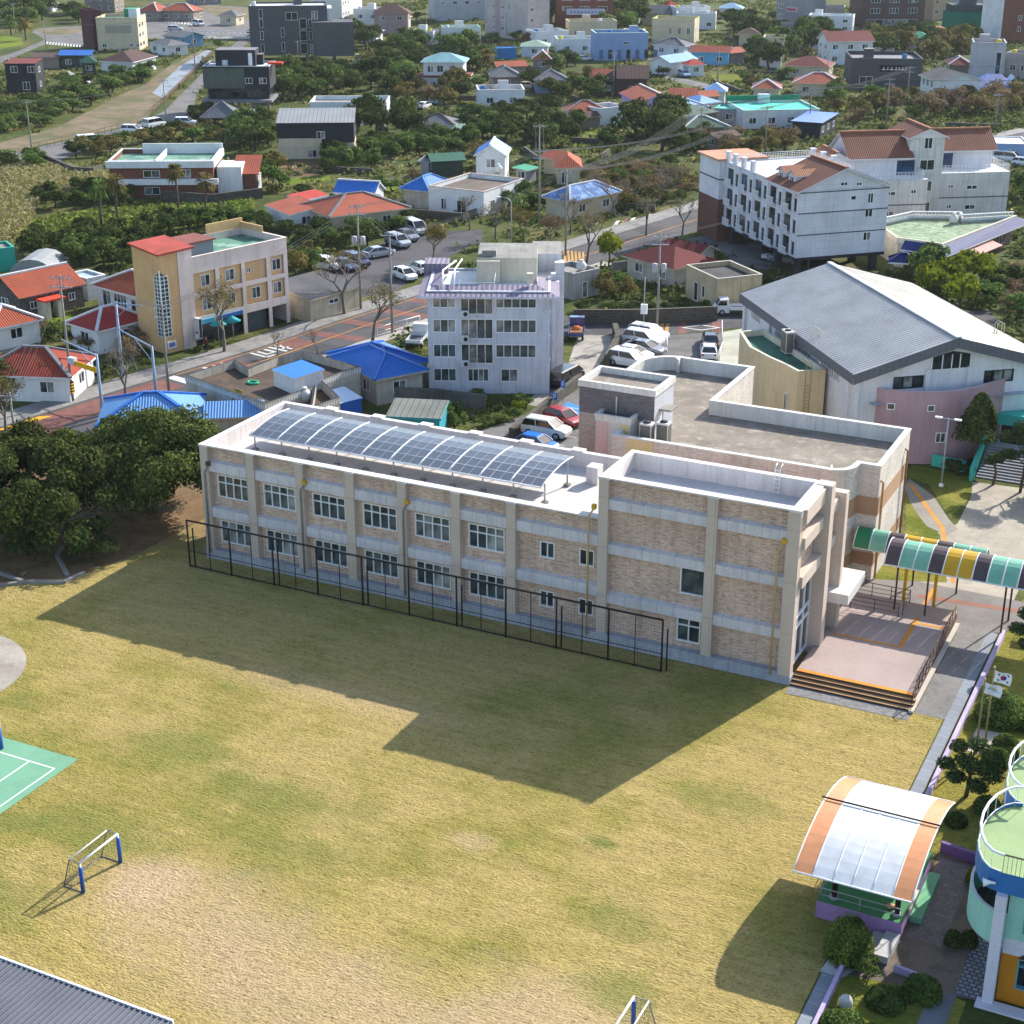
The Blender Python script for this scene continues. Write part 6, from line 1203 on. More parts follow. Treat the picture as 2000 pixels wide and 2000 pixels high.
T('long shed with dark green roof above the bamboo thicket', 'T2', (1510, 1222), (1782, 1208), 2.6, 4.5, 'gable', 1.0, GDK, M('#3f6f5a', 'seam', p=.4, dirt=.2), F=[], name='store_shed', cat='shed')
T('weathered grey hut left of the dark green shed', 'T2', (1405, 1215), (1508, 1222), 2.4, 4, 'shed', .4, GR2, GREY, F=[], name='store_shed', cat='shed')
# red brick house with white balconies
t, L, D = T('red brick house with white balcony bands and green roof terrace', 'T1', (822, 1250), (1605, 1245), 5.0, 11, 'flat', wm=BRK2, rm=GRNF, par=.7, cop=WHITE, F=[(5.2, 3.1, 2.6, 1.1), (5.2, .4, 2.4, 1.2), (11, 3.1, 1.6, 1.2)], S=[], name='brick_house')
b = MB(); b.box(-.35, L + .3, -.75, -.3, 4.7, 5.75, WHITE); b.box(1.4, L + .8, -1.0, -.5, 2.1, 3.0, WHITE); b.box(L + .05, L + .35, -.3, D, 4.7, 5.75, WHITE); b.box(L * .45, L * .45 + .25, -.4, D, 5.0, 5.9, WHITE); b.box(3.4, L + .2, D - .3, D, 5, 6.6, WHITE); b.build('balcony', t)
b = MB(); b.box(L + .36, L + 4.2, 1.5, 7.5, 0, 4.4, WHITE); b.build('side_wall', t); b = MB(); roof_faces(b, 'shed', L + 2.6, L + 6.8, 2, 9.0, 3.2, 1.8, ROOF_O, under=BRK2); b.box(L + 4.3, L + 6.3, 2.6, 8.4, 0, 3.0, BRK2); b.build('lean_to', t)
T('small white outhouse right of the red brick house', 'T1', (1830, 1335), (1905, 1340), 2.4, 3, 'flat', wm=WH2, rm=M('#7fb8b0'), F=[], S=[], par=.2, name='outhouse', cat='shed')
# orange and blue roofs in the middle
T('cream house with wide faded orange hip roof and white eaves above the car park', 'M2', (520, 192), (742, 288), 3.0, 13, 'hip', 1.9, CR2, ROOF_OR, RIDG, F=[(5.6, .2, .9, 2.1, 1)], S=[(3.5, 1, 1.6, 1.2), (8, 1, 1.4, 1.2)], ov=.7)
T('brick-red sloping roof at the left of the faded orange hip roof', 'M2', (252, 192), (445, 272), 2.6, 5.5, 'shed', .8, WHITE, ROOF_OR, RIDW, F=[], ov=.3)
T('thin strip of red roof just behind the faded orange hip roof', 'M2', (530, 165), (745, 118), 2.6, 3, 'shed', .5, WHITE, ROOF_RD, F=[], ov=.2)
T('white house with bright blue gable roof behind the faded orange hip roof', 'T2', (770, 1452), (1088, 1470), 2.7, 5, 'gable', 1.5, WH2, ROOF_B, RIDW, F=[], ov=.3)
t, L, D = T('white house with big brown flat roof terrace below a blue gabled upper floor', 'M3', (118, 228), (466, 268), 3.1, 12, 'flat', wm=WHITE, rm=M('#6d6157', dirt=.35), F=[(5, .2, 1.6, 1.9), (2.2, .4, 1, 1.7), (8.4, .2, 1.8, 2.1)], S=[(2, .9, 1.2, 1.2), (5, .9, 1.2, 1.2)], par=.6, cop=M('#b9a9a2', dirt=.2))
t, L, D = T('white upper storey with bright blue gable roof overlooking the brown terrace', 'T3', (95, 1288), (350, 1292), 3.15, 8, 'gablev', 1.7, WHITE, ROOF_B, RIDW, F=[(1.6, 3.6, 1.5, 1.4)], S=[(1.5, 3.6, 1.4, 1.4), (5, .6, 1, 1.8, 1)], ov=.4, zt=5.5)
sat(*G('T3', 285, 1310, 3.1), 'white water tank on the brown flat terrace')
T('bright blue hip roof wedged left of the brown flat terrace', 'M2', (1272, 72), (1505, 95), 2.8, 8, 'hip', 1.6, OLDW, ROOF_B, ROOF_LB, F=[])
T('cream cottage with salmon red hip roof by the leaning pole', 'T3', (705, 1268), (922, 1268), 2.8, 9, 'hip', 1.6, CR2, ROOF_OR, F=[(.7, .2, 1, 1.9), (3.4, .2, 1.6, 1.9)])
T('low wing with salmon red roof behind the cream cottage', 'T3', (600, 1195), (760, 1205), 2.6, 5, 'gable', 1.0, CR2, ROOF_OR, F=[])
T('house with streaky pale blue hip roof and cream walls beside the street trees', 'M3', (828, 270), (1012, 306), 2.9, 11.5, 'hip', 1.6, CR2, M('#5d83b8', 'tile', p=.35, rows=.5, dirt=.3, blot='#8ea9c9', bs=.7), RIDW, F=[(4.5, .4, 1.6, 1.4)])
T('green canopy roof in front of the salmon red cottage', 'T3', (500, 1290), (600, 1262), 2.4, 3, 'shed', .3, GR2, M('#3a8f70'), F=[], name='canopy_shed', cat='shed')
T('red hip roof behind the small brown gable in the green clearing', 'T3', (795, 842), (1110, 838), 3.0, 7, 'hip', 1.6, WH2, ROOF_OR, RIDG)
T('white flat house touching the red hip roof above the clearing', 'T3', (1052, 850), (1258, 828), 3.0, 6, 'flat', wm=WH2, rm=WH2)
T('low brown-roofed hut at the head of the clearing', 'T3', (785, 898), (1062, 882), 2.3, 4, 'gable', .9, TAN, ROOF_BR, F=[], name='hut', cat='hut')
T('lilac house with brick-red double gable roof', 'T3', (1192, 700), (1345, 778), 3.4, 9, 'gable', 1.7, LIL2, ROOF_OR, RIDW)
T('wide orange tiled roof right of the lilac house', 'T3', (1565, 742), (1790, 745), 3.2, 7, 'gable', 1.7, TAN, ROOF_OR)
T('long orange tiled roof extending right of the wide orange one', 'T4', (182, 525), (298, 518), 3.0, 5, 'gable', 1.0, TAN, ROOF_OR, F=[])
T('hip roof covered in pale blue and white sheet below the orange tiles', 'T3', (1575, 822), (1870, 802), 2.8, 8, 'hip', 1.5, WH2, ROOF_SK, RIDW)
T('small bright blue hip roof between teal roof and pale blue sheet roof', 'T4', (185, 562), (305, 548), 2.8, 7, 'hip', 1.2, WH2, ROOF_LB)
T('dull green hip roof, upper of the two beside the dark round tree', 'T4', (60, 636), (292, 602), 2.8, 8, 'hip', 1.4, TAN, M('#54685a', 'tile', p=.35), F=[])
T('dull green hip roof with white ridges, lower of the two beside the dark round tree', 'T4', (95, 692), (352, 684), 2.8, 8, 'hip', 1.6, TAN, ROOF_GN, RIDW, F=[])
T('little brown roof at the foot of the lower dull green roof', 'T4', (278, 748), (412, 728), 2.4, 4, 'gable', .8, TAN, ROOF_BR, F=[], name='hut', cat='hut')
t, L, D = T('white house with large bright teal flat roof', 'T4', (420, 606), (832, 598), 3.2, 13, 'flat', wm=WH2, rm=TEAL, cop=M('#a9cfc4'), par=.3, S=[])
b = MB(); b.box(-.1, L, D, D + .3, 2.5, 4.6, TEALD); b.box(L * .4, L * .55, D - 1.5, D - .4, 3.2, 5.0, WH2); b.build('back_parapet', t)
T('low teal-edged wing on the left of the bright teal flat roof', 'T4', (262, 590), (425, 598), 2.8, 6, 'flat', wm=GR2, rm=TEAL, cop=TEAL, par=.2)
T('dark-walled shed with sheet of vivid blue roofing under the teal house', 'T4', (672, 652), (845, 664), 3.0, 12, 'shed', .3, DK2, ROOF_B, ov=.4, F=[], name='store_shed', cat='shed')
T('brick-red hip roof, left of the pair below the maroon hip roof', 'T4', (462, 476), (625, 480), 2.8, 7, 'hip', 1.6, CR2, ROOF_OR, RIDW)
T('brick-red hip roof, right of the pair below the maroon hip roof', 'T4', (682, 448), (960, 456), 2.9, 9, 'hip', 1.9, CR2, ROOF_OR, RIDW)
t, L, D = T('dark grey flat building with black sign of white lettering', 'T4', (1005, 332), (1388, 336), 5.6, 15, 'flat', wm=M('#4b4c50', dirt=.15), rm=GREY, F=[(2, .3, 3, 2)], S=[], name='dark_building', cat='building')
b = MB(); b.box(6.4, 12.8, -.12, -.01, 3.4, 4.9, BLACK); o = b.build('sign_board', t); b = MB()
for x, w_ in ((6.9, .9), (8.1, .3), (8.7, .9), (9.9, .5), (10.6, .4), (11.2, .9), (12.2, .3)): b.box(x, x + w_, -.15, -.13, 3.8, 4.0, WHITE); b.box(x + w_ * .4, x + w_ * .4 + .15, -.16, -.13, 3.8, 4.5, WHITE)
b.build('lettering', o)
T('white two-storey house with dark tiled gable near the blue tarpaulin', 'T4', (1362, 402), (1482, 438), 5.2, 10, 'gable', 1.6, WH2, ROOF_SL, F=[(1.0, 3.2, 1.3, 1.5), (3.0, 3.2, 1.3, 1.5), (5, 3.2, 1.3, 1.5), (1.2, .6, 1, 1.2), (4, .5, 1, 1.2)], S=[(5, 3.4, 1, .8)])
T('tall pale concrete building with a narrow slot at the right edge', 'T4', (1660, 246), (1838, 250), 8.4, 9, 'flat', wm=M('#a9a8ac', dirt=.15, streak=.15), F=[(5.4, 1, 1.2, 6, 1)], name='concrete_building', cat='building')
T('low concrete wing right of the tall pale concrete building', 'T4', (1835, 300), (1990, 310), 5.5, 7, 'flat', wm=GR2, F=[(1.2, 2.2, 1.4, 1.4), (3.8, 2.2, 1.4, 1.4)], name='concrete_building', cat='building')
t = thing('tarpaulin_tent', 'vivid blue and white tarpaulin tent before the tall concrete building', 'tent', tuple(G('T4', 1780, 495)), .3); b = MB(); roof_faces(b, 'hip', -6, 4, -3.5, 3.5, 1.4, 2.6, ROOF_B); b.build('sheet', t); b = MB(); roof_faces(b, 'gablev', 1.6, 5, -3.4, 3, 1.6, 2.2, WH2); b.build('side_sheet', t)
T('white upper house with maroon gable roofs standing over a brown ground floor', 'T4', (872, 226), (1132, 222), 5.8, 9, 'gable', 2.2, WH2, ROOF_MR)
T('cream bungalow with maroon hip roof amid the dark trees', 'T4', (636, 352), (885, 362), 2.9, 9, 'hip', 1.9, CR2, ROOF_MR)
T('pale blue house with long orange roof, upper right', 'T4', (128, 280), (350, 286), 3.2, 6, 'gable', 1.4, M('#5f9fc4', dirt=.12), ROOF_OR)
T('short orange roof at the end of the pale blue house', 'T4', (352, 288), (438, 280), 2.9, 5, 'gable', 1.1, TAN, ROOF_OR, F=[])
T('house with light blue metal gable roof above the tiny scarlet roof', 'T4', (25, 340), (180, 318), 3, 7, 'gable', 1.4, WH2, ROOF_SK, F=[])
T('tiny white house with scarlet hip roof', 'T4', (118, 352), (222, 348), 2.7, 4.5, 'hip', 1.2, WH2, ROOF_RD)
T('cream two-storey hall with yellow roof trim and four narrow windows', 'T3', (1445, 160), (1765, 168), 6.0, 9, 'flat', wm=CR2, cop=M('#b8bd5a'), F=[(4.8 + k * 2.6, 2.6, .9, 1.8) for k in range(4)], S=[(2, 2.6, .9, 1.8), (5, 2.6, .9, 1.8), (2, .5, .9, 1.2)], name='hall')
t, L, D = T('grey-blue two-storey building with columned ground floor', 'T3', (1018, 272), (1415, 268), 6.2, 9, 'flat', wm=LBL, rm=ROOF_PG, cop=M('#c4d6d0'), F=[(7.4, 4, 1.4, .7)], S=[], name='office_building', cat='building')
for k in range(7): b = MB(); b.box(1 + k * 2.4, 2.0 + k * 2.4, -.05, .02, .4, 2.7, GLASS if k % 2 else M('#596d8c')); b.build('window', t)
T('small house with mid-grey hip roof right of the grey-blue building', 'T3', (1438, 336), (1692, 350), 2.9, 8, 'hip', 1.6, WH2, ROOF_G, RIDG)
T('long low house with pale green roof under the mauve apartments', 'T3', (442, 350), (668, 352), 2.8, 8, 'hip', 1.4, WH2, ROOF_PG)
T('white house with green roof terrace left of the grey-blue building', 'T3', (730, 318), (1010, 316), 3.2, 9, 'flat', wm=WH2, rm=ROOF_PG)
T('small red gable with white ridge in front of the pale green roof', 'T3', (530, 446), (688, 448), 2.8, 7, 'hip', 1.8, TAN, ROOF_OR, RIDW)
T('low red roof strip left of the small red gable', 'T3', (268, 508), (512, 498), 2.7, 5, 'gable', 1.1, TAN, ROOF_OR, F=[])
T('old house with slate grey tiled hip roof above the white flat house', 'T3', (232, 584), (472, 580), 2.8, 10, 'hip', 1.9, TAN, ROOF_G, RIDG)
T('light blue house with grey tiled hip roof beside the olive trees', 'T3', (552, 606), (822, 604), 2.9, 8, 'hip', 1.9, LBL, ROOF_G, RIDG)
T('low white flat house with cluttered roof under the slate grey roofs', 'T3', (132, 706), (482, 702), 3, 8, 'flat', wm=WH2, rm=CONC)
T('large chocolate brown gable roofed house with dark timber walls', 'T3', (1172, 594), (1422, 596), 3.8, 10, 'gable', 2.4, M('#493a34', dirt=.2), ROOF_BR)
T('brown hipped wing in front of the chocolate brown gabled house', 'T3', (1008, 614), (1205, 622), 3.0, 9, 'hip', 1.8, M('#493a34', dirt=.2), ROOF_BR)
T('bright blue tarpaulin-roofed yard at the foot of the mauve apartments', 'T3', (190, 372), (422, 366), 2.8, 4, 'flat', wm=M('#2f74b0'), rm=M('#2f74b0'), F=[], S=[], par=.1, name='yard_shelter', cat='shelter')
t, L, D = T('wide red brick building with white hanging banner at the top centre', 'T3', (715, 196), (1148, 196), 0, 12, 'flat', wm=BRK2, zt=13, F=[(u, z, 3.2, 1.3, 4) for u in (2, 7.5, 13, 18) for z in (4.6, 7.6)], S=[(1.5, z, 1.2, 1.2) for z in (4.5, 7.5)], name='brick_building', cat='building')
b = MB(); b.box(3.4, 15.4, -.2, -.05, 5.6 - 2.2, 7.4 - 2.2, M('#b9bdd0', dirt=.1)); o = b.build('banner', t); b = MB()
for k in range(9): b.box(4.6 + k * 1.1, 5.3 + k * 1.1, -.24, -.21, 4.0, 4.25, M('#4d5f9c')); b.box(4.8 + k * 1.1, 5.0 + k * 1.1, -.24, -.21, 4.3, 4.7, M('#4d5f9c'))
b.build('lettering', o)
T('cream flat-roofed house in front of the bannered brick building', 'T3', (820, 182), (1180, 178), 4.0, 8, 'flat', wm=CR2)
T('low white house with stepped terrace left of the cream flat-roofed one', 'T3', (570, 262), (812, 252), 3.4, 8, 'flat', wm=WH2)
T('dark slate gabled warehouse near the top, right of centre', 'T3', (1362, 98), (1582, 104), 3.6, 8, 'gable', 2.2, CR2, ROOF_G, F=[])
T('white flat building with roof clutter near the top right of centre', 'T3', (1625, 76), (1885, 72), 5, 8, 'flat', wm=WH2)
T('white low building beneath the cluttered white one', 'T3', (1628, 118), (1925, 122), 4, 8, 'flat', wm=WH2)
T('little orange roof at the top edge beside the slate warehouse', 'T3', (1560, 42), (1640, 40), 3, 5, 'hip', 1.4, WH2, ROOF_RD, F=[])
t, L, D = T('narrow grey tower block with reddish wall sign at the top right', 'T4', (592, 132), (752, 148), 0, 9, 'flat', wm=M('#86868c', dirt=.15, streak=.15), zt=14, F=[(.8, z, 2, 1.4) for z in (2, 5, 8, 11)], S=[], name='tower_block', cat='building')
b = MB(); b.box(4.0, 8.6, -.1, -.01, 4.2, 5.8, M('#b9a4a8')); b.box(4.5, 8.1, -.13, -.11, 4.7, 5.3, M('#b03a4c')); b.build('sign_board', t)
T('long white low building right of the narrow grey tower block', 'T4', (770, 96), (1010, 102), 4.2, 8, 'flat', wm=WH2, rm=M('#c4c8c8'))
T('concrete house with brown roof edge below the narrow tower block', 'T4', (512, 146), (728, 150), 3.6, 9, 'flat', wm=GR2, cop=M('#5a4a40'))
T('large brown brick building with white shopfront at the top right', 'T4', (1048, 146), (1388, 142), 0, 12, 'flat', wm=M('#5e4a44', 'brick', c2='#4f3e39', c3='#7a675f', dirt=.15), zt=14, F=[(u, z, 3, 1.6, 3) for u in (3, 9, 15) for z in (4, 7.2, 10.4)] + [(2, .4, 16, 1.8, 6)], S=[], name='brick_building', cat='building')
T('narrow beige building squeezed right of the brown brick building', 'T4', (1436, 112), (1528, 106), 0, 9, 'flat', wm=M('#a8937c', dirt=.15), zt=13, F=[(1, z, 1.4, 1.4) for z in (2, 5, 8)], S=[], name='commercial_building', cat='building')
t, L, D = T('construction site wrapped in green netting near the top right corner', 'T4', (1525, 186), (1725, 186), 0, 9, 'flat', wm=M('#12705a', dirt=.2), zt=5.6, F=[], S=[], name='construction_site', cat='building')
b = MB(); b.box(.5, L - .5, .6, 8, 5.6, 8.4, M('#33464a', dirt=.2)); b.box(4, 8, 2, 7, 8.4, 10.4, M('#4b5558', dirt=.2), M('#b4b9bb')); b.build('scaffold', t)
t, L, D = T('dark red brick block with white edge at the right end of the top', 'T4', (1802, 232), (1990, 226), 0, 10, 'flat', wm=BRK2, zt=12.5, F=[(5, 3, 1.2, 1.4), (5, 6, 1.2, 1.4)], Lw=[], S=[], name='brick_building', cat='building')
b = MB(); b.box(-.9, -.02, -.05, 9.8, 0, 13, WH2); b.build('side_wall', t)
T('grey slab of a building on the top edge behind the netted site', 'T4', (1560, 60), (1790, 52), 0, 8, 'flat', wm=GR2, zt=8, name='commercial_building', cat='building')
T('two joined white cabins with flat white roofs right of the lodging annex', 'T4', (1775, 778), (1960, 782), 2.9, 8, 'flat', wm=LBL, rm=WH2, cop=WH2, par=.1, name='cabin', cat='cabin')
T('maroon roof peeping out left of the tall concrete building', 'T4', (1525, 350), (1662, 352), 2.9, 8, 'hip', 1.6, TAN, ROOF_MR, RIDW, F=[])
T('peach hip roof below the narrow beige building', 'T4', (1425, 172), (1562, 172), 3, 8, 'hip', 1.4, TAN, M('#c08a62', 'tile'), F=[])
for lab, x, y, x2, z, D, rf, c, r_ in (('sandy-walled house with grey roof on the top edge right of the junction', 425, 30, 462, 3, 7, 'hip', CR2, ROOF_G), ('white block with flat roof at the top edge above the dusty pink house', 690, 22, 740, 6, 8, 'flat', WH2, CONC), ('pale house with rusty hip roof behind the dusty pink house', 752, 34, 792, 3.2, 7, 'hip', WH2, ROOF_OR), ('low white house between pink house and grey apartments', 800, 66, 846, 3, 7, 'flat', WH2, CONC), ('grey gabled house on the top edge above the yellow-trimmed hall', 1196, 24, 1250, 3.4, 8, 'gable', GR2, ROOF_G), ('white house with red roof at the top edge left of the slate warehouse', 1262, 22, 1306, 3.2, 7, 'hip', WH2, ROOF_RD), ('beige cube house just right of the bannered brick building', 1212, 66, 1252, 5.4, 7, 'flat', CR2, CONC), ('white house with blue roof at the top edge by the white flat buildings', 1402, 16, 1450, 3.2, 7, 'hip', WH2, ROOF_SK), ('brown-roofed house peeping above the dark trees at the top', 1440, 66, 1486, 3.2, 7, 'hip', CR2, ROOF_BR), ('low grey house on the top edge right of the narrow tower block', 1590, 18, 1650, 4, 8, 'flat', GR2, CONC), ('white shop with orange roof below the brown brick building', 1560, 72, 1616, 3.4, 7, 'gable', WH2, ROOF_OR), ('teal-roofed house left of the netted site', 1770, 74, 1822, 3.2, 7, 'hip', WH2, TEALD), ('white cottage with grey roof behind the slit-windowed grey block', 700, 62, 736, 3, 7, 'hip', WH2, ROOF_G), ('pale yellow house among the trees left of the narrow tower', 1490, 78, 1532, 5.2, 7, 'flat', CR2, CONC), ('white house with maroon roof in the wood behind the dark building', 1700, 86, 1752, 3.4, 8, 'hip', WH2, ROOF_MR), ('small blue-roofed house below the bluish gable houses', 1375, 178, 1420, 2.8, 6, 'hip', WH2, ROOF_LB), ('long red roof at the foot of the lilac house garden', 1150, 150, 1196, 2.8, 6, 'gable', TAN, ROOF_OR), ('white house with grey hip roof among the green patch gardens', 1480, 108, 1530, 3, 7, 'hip', WH2, ROOF_G)): T(lab, 'P', (x, y), (x2, y + 1), z, D, rf, 1.5, c, r_)
# ================================================================ vegetation
import numpy as np
rng = np.random.default_rng(11)
def leafmat(name, c1, c2, c3, tr=.35):
    b = NB(name); g = b.n('ShaderNodeNewGeometry'); oi = b.n('ShaderNodeObjectInfo'); ns = b.noise(.9, 3)
    c = b.ramp(g.outputs['Random Per Island'], [(0, c1), (.55, c2), (1, c3)])
    c = b.mix(c, b.ramp(ns, [(.35, .72), (.65, 1.2)]), 1, 'MULTIPLY'); c = b.mix(c, b.ramp(oi.outputs['Random'], [(0, .75), (1, 1.2)]), 1, 'MULTIPLY')
    b.out(c, .85, .06); t = b.n('ShaderNodeBsdfTranslucent'); b.l(b.mix(c, '#b8c060', .35, 'MULTIPLY') if 0 else c, t.inputs[0]); m = b.n('ShaderNodeMixShader'); m.inputs[0].default_value = tr
    b.l(b.b.outputs[0], m.inputs[1]); b.l(t.outputs[0], m.inputs[2]); b.l(m.outputs[0], b.t.nodes['Material Output'].inputs[0]); return b.m
LM = dict(dark=leafmat('dark_leaves', '#2f3c1d', '#46562a', '#66733a'), mid=leafmat('green_leaves', '#3f5226', '#5a7034', '#7f914e'), olive=leafmat('olive_leaves', '#5c562c', '#746b3b', '#90824f'),
          lime=leafmat('yellow_green_leaves', '#54691c', '#7b8a26', '#a59a34'), big=leafmat('camphor_leaves', '#2e3a19', '#4b5828', '#757d42'), pine=leafmat('pine_needles', '#26341b', '#3a4d28', '#56693a', .2),
          dry=leafmat('dry_leaves', '#6a5a44', '#7d6b50', '#96825f'), reed=leafmat('reed_plumes', '#6f7238', '#98905c', '#c0b48f'), bright=leafmat('bright_leaves', '#56682a', '#728238', '#979c52'), shrub=leafmat('undergrowth_leaves', '#36441f', '#52602e', '#7a7d48'))
BARK = M('#5a4c40', dirt=.3); BARKG = M('#6d655c', dirt=.3)
def cards(P, N, S, mat, name, jitter=.5, asp=.75):
    """many small leaf-clump faces; P centres, N outward directions, S sizes"""
    n = len(P); N = N + rng.normal(0, jitter, (n, 3)); N /= np.linalg.norm(N, axis=1)[:, None] + 1e-9
    A = np.cross(N, rng.normal(0, 1, (n, 3))); A /= np.linalg.norm(A, axis=1)[:, None] + 1e-9; B = np.cross(N, A)
    a = A * S[:, None] * .5; b = B * (S * asp)[:, None] * .5
    V = np.stack([P - a - b * .6, P + a * .2 - b, P + a + b * .5, P - a * .1 + b], 1).reshape(-1, 3)
    me = bpy.data.meshes.new(name); me.vertices.add(4 * n); me.vertices.foreach_set('co', V.ravel()); me.loops.add(4 * n); me.loops.foreach_set('vertex_index', np.arange(4 * n, dtype=np.int32))
    me.polygons.add(n); me.polygons.foreach_set('loop_start', np.arange(0, 4 * n, 4, dtype=np.int32)); me.materials.append(mat); me.update(calc_edges=True); me.validate(); return me
def blob_points(n, nb, rx, ry, rz, cz, rb, seed, flat=.55):
    r = np.random.default_rng(seed); C_ = []
    for i in range(nb):
        d = r.normal(0, 1, 3); d /= np.linalg.norm(d); q = r.uniform(.45, .95); C_.append((d[0] * rx * q, d[1] * ry * q, cz + d[2] * rz * q))
    C_ = np.array(C_); R_ = rb * r.uniform(.65, 1.25, nb); k = r.integers(0, nb, n)
    d = r.normal(0, 1, (n, 3)); d /= np.linalg.norm(d, axis=1)[:, None]; d[:, 2] = np.where(d[:, 2] < -.35, -d[:, 2] * .6, d[:, 2]); rad = R_[k] * r.uniform(.7, 1.08, n)
    P = C_[k] + d * rad[:, None] * np.array([1, 1, .8]); o = P - np.array([0, 0, cz]); o /= np.linalg.norm(o, axis=1)[:, None] + 1e-9
    return P, d * .75 + o * .5
def crown_mesh(kind, n, nb, rx, ry, rz, cz, rb, size, seed, **kw):
    P, N = blob_points(n, nb, rx, ry, rz, cz, rb, seed); P[:, 2] = np.maximum(P[:, 2], .12); return cards(P, N, size * rng.uniform(.6, 1.3, n), LM[kind], 'crown', **kw)
def trunk_mesh(h, r, m, limbs=4, spread=1.2, seed=0):
    rr = random.Random(seed); b = MB(); b.tube([(0, 0, 0), (rr.uniform(-.1, .1), rr.uniform(-.1, .1), h * .5), (rr.uniform(-.2, .2), rr.uniform(-.2, .2), h)], [r, r * .75, r * .45], m, 6)
    for i in range(limbs):
        a = 6.28 * (i + rr.random() * .6) / limbs; z = h * rr.uniform(.45, .8); b.tube([(0, 0, z), (spread * .5 * math.cos(a), spread * .5 * math.sin(a), z + h * .25), (spread * math.cos(a), spread * math.sin(a), z + h * .45)], [r * .5, r * .35, r * .15], m, 5)
    o = b.build('trunk'); me = o.data; bpy.data.objects.remove(o); return me
PROTO = {}
def protos(kind, n=3, leaves=1500, size=.17, shape=(1, 1, .75), cz=.95, nb=13, rb=.42, th=1.0):
    """unit trees, crown radius 1, scaled when planted"""
    PROTO[kind] = [(crown_mesh(kind, leaves, nb, shape[0] * .78, shape[1] * .78, shape[2] * .7, cz, rb, size, 40 + 7 * i + len(kind)), trunk_mesh(th, .07, BARK, 4, .5, i)) for i in range(n)]
protos('dark'); protos('mid'); protos('olive', 2, 1300); protos('lime', 2, 1600); protos('dry', 2, 900, .14, nb=10); protos('bright', 2, 1200, cz=.6)
def plant(label, x, y, h, r, kind, group=None, name='tree', cat='tree', proto=None):
    c, tk = proto or random.choice(PROTO[kind]); t = thing(name, label, cat, (x, y, 0), random.uniform(0, 6.28), group); zs = h / 1.75
    for nm, me, sx in (('crown', c, 1), ('trunk', tk, 1)):
        o = bpy.data.objects.new(nm, me); C.objects.link(o); o.parent = t; o.scale = (r * random.uniform(.9, 1.1), r * random.uniform(.9, 1.1), zs)
    return t
def inside(p, poly):
    x, y = p; c = False; n = len(poly)
    for i in range(n):
        a, b = poly[i], poly[i - 1]
        if (a[1] > y) != (b[1] > y) and x < (b[0] - a[0]) * (y - a[1]) / (b[1] - a[1]) + a[0]: c = not c
    return c
def foot():
    out = []
    for t in [o for o in C.objects if o.type == 'EMPTY' and o.parent is None]:
        for ch in t.children:
            if ch.type == 'MESH' and ch.name.split('.')[0] in ('wall', 'tower_wall', 'lower_wall', 'upper_wall', 'platform', 'side_wall', 'stair_wing', 'terrace_slab'):
                bb = [t.matrix_basis @ ch.matrix_basis @ Vector(c) for c in ch.bound_box]; out.append([(bb[0].x, bb[0].y), (bb[3].x, bb[3].y), (bb[7].x, bb[7].y), (bb[4].x, bb[4].y)])
    return out
KEEP = ('street', 'pavement', 'side_street', 'car_park', 'alley', 'parking_lot', 'forecourt', 'far_road', 'junction', 'dirt_track', 'riverbed', 'lane', 'schoolyard_apron')
bpy.context.view_layer.update()
FP = foot()
RD = []
for o in C.objects:
    if o.get('kind') == 'structure' and o.name.split('.')[0] in KEEP: RD.append([(v.co.x, v.co.y) for v in o.data.vertices][:len(o.data.polygons[0].vertices) if len(o.data.polygons) == 1 else len(o.data.vertices)] if len(o.data.polygons) == 1 else None)
RD = [r for r in RD if r] + [RF + RN[::-1], fw + RF[1:][::-1]]
FPB = [(min(p[0] for p in f) - 2, max(p[0] for p in f) + 2, min(p[1] for p in f) - 2, max(p[1] for p in f) + 2, f) for f in FP + RD]
def free(x, y, pad=.0):
    for x0, x1, y0, y1, f in FPB:
        if x0 < x < x1 and y0 < y < y1 and inside((x, y), f): return False
    return True
NT = [0]
def grove(label, v, poly, n, h, r, kind, name='tree', cat='tree', sep=1.15):
    if name == 'tree':
        for wd in ('bush', 'shrub', 'thicket plant'):
            if wd in label: name = cat = wd.split()[0]
    w_ = [(p.x, p.y) for p in GL(v, poly)]; x0, x1, y0, y1 = min(p[0] for p in w_), max(p[0] for p in w_), min(p[1] for p in w_), max(p[1] for p in w_); done = []; k = 0
    kinds = kind if isinstance(kind, (list, tuple)) else [kind]
    while len(done) < n and k < 4000:
        k += 1; p = (random.uniform(x0, x1), random.uniform(y0, y1)); rr = random.uniform(*r)
        if not inside(p, w_) or not free(*p) or any(math.hypot(p[0] - q[0], p[1] - q[1]) < sep * (rr + q[2]) * .72 for q in done): continue
        done.append((*p, rr)); f = (rr - r[0]) / max(.01, r[1] - r[0]); plant(label, *p, h[0] + (h[1] - h[0]) * (.5 * f + .5 * random.random()), rr, random.choice(kinds), label.split(' standing')[0][:46] if n > 1 else None, name, cat)
    NT[0] += len(done)
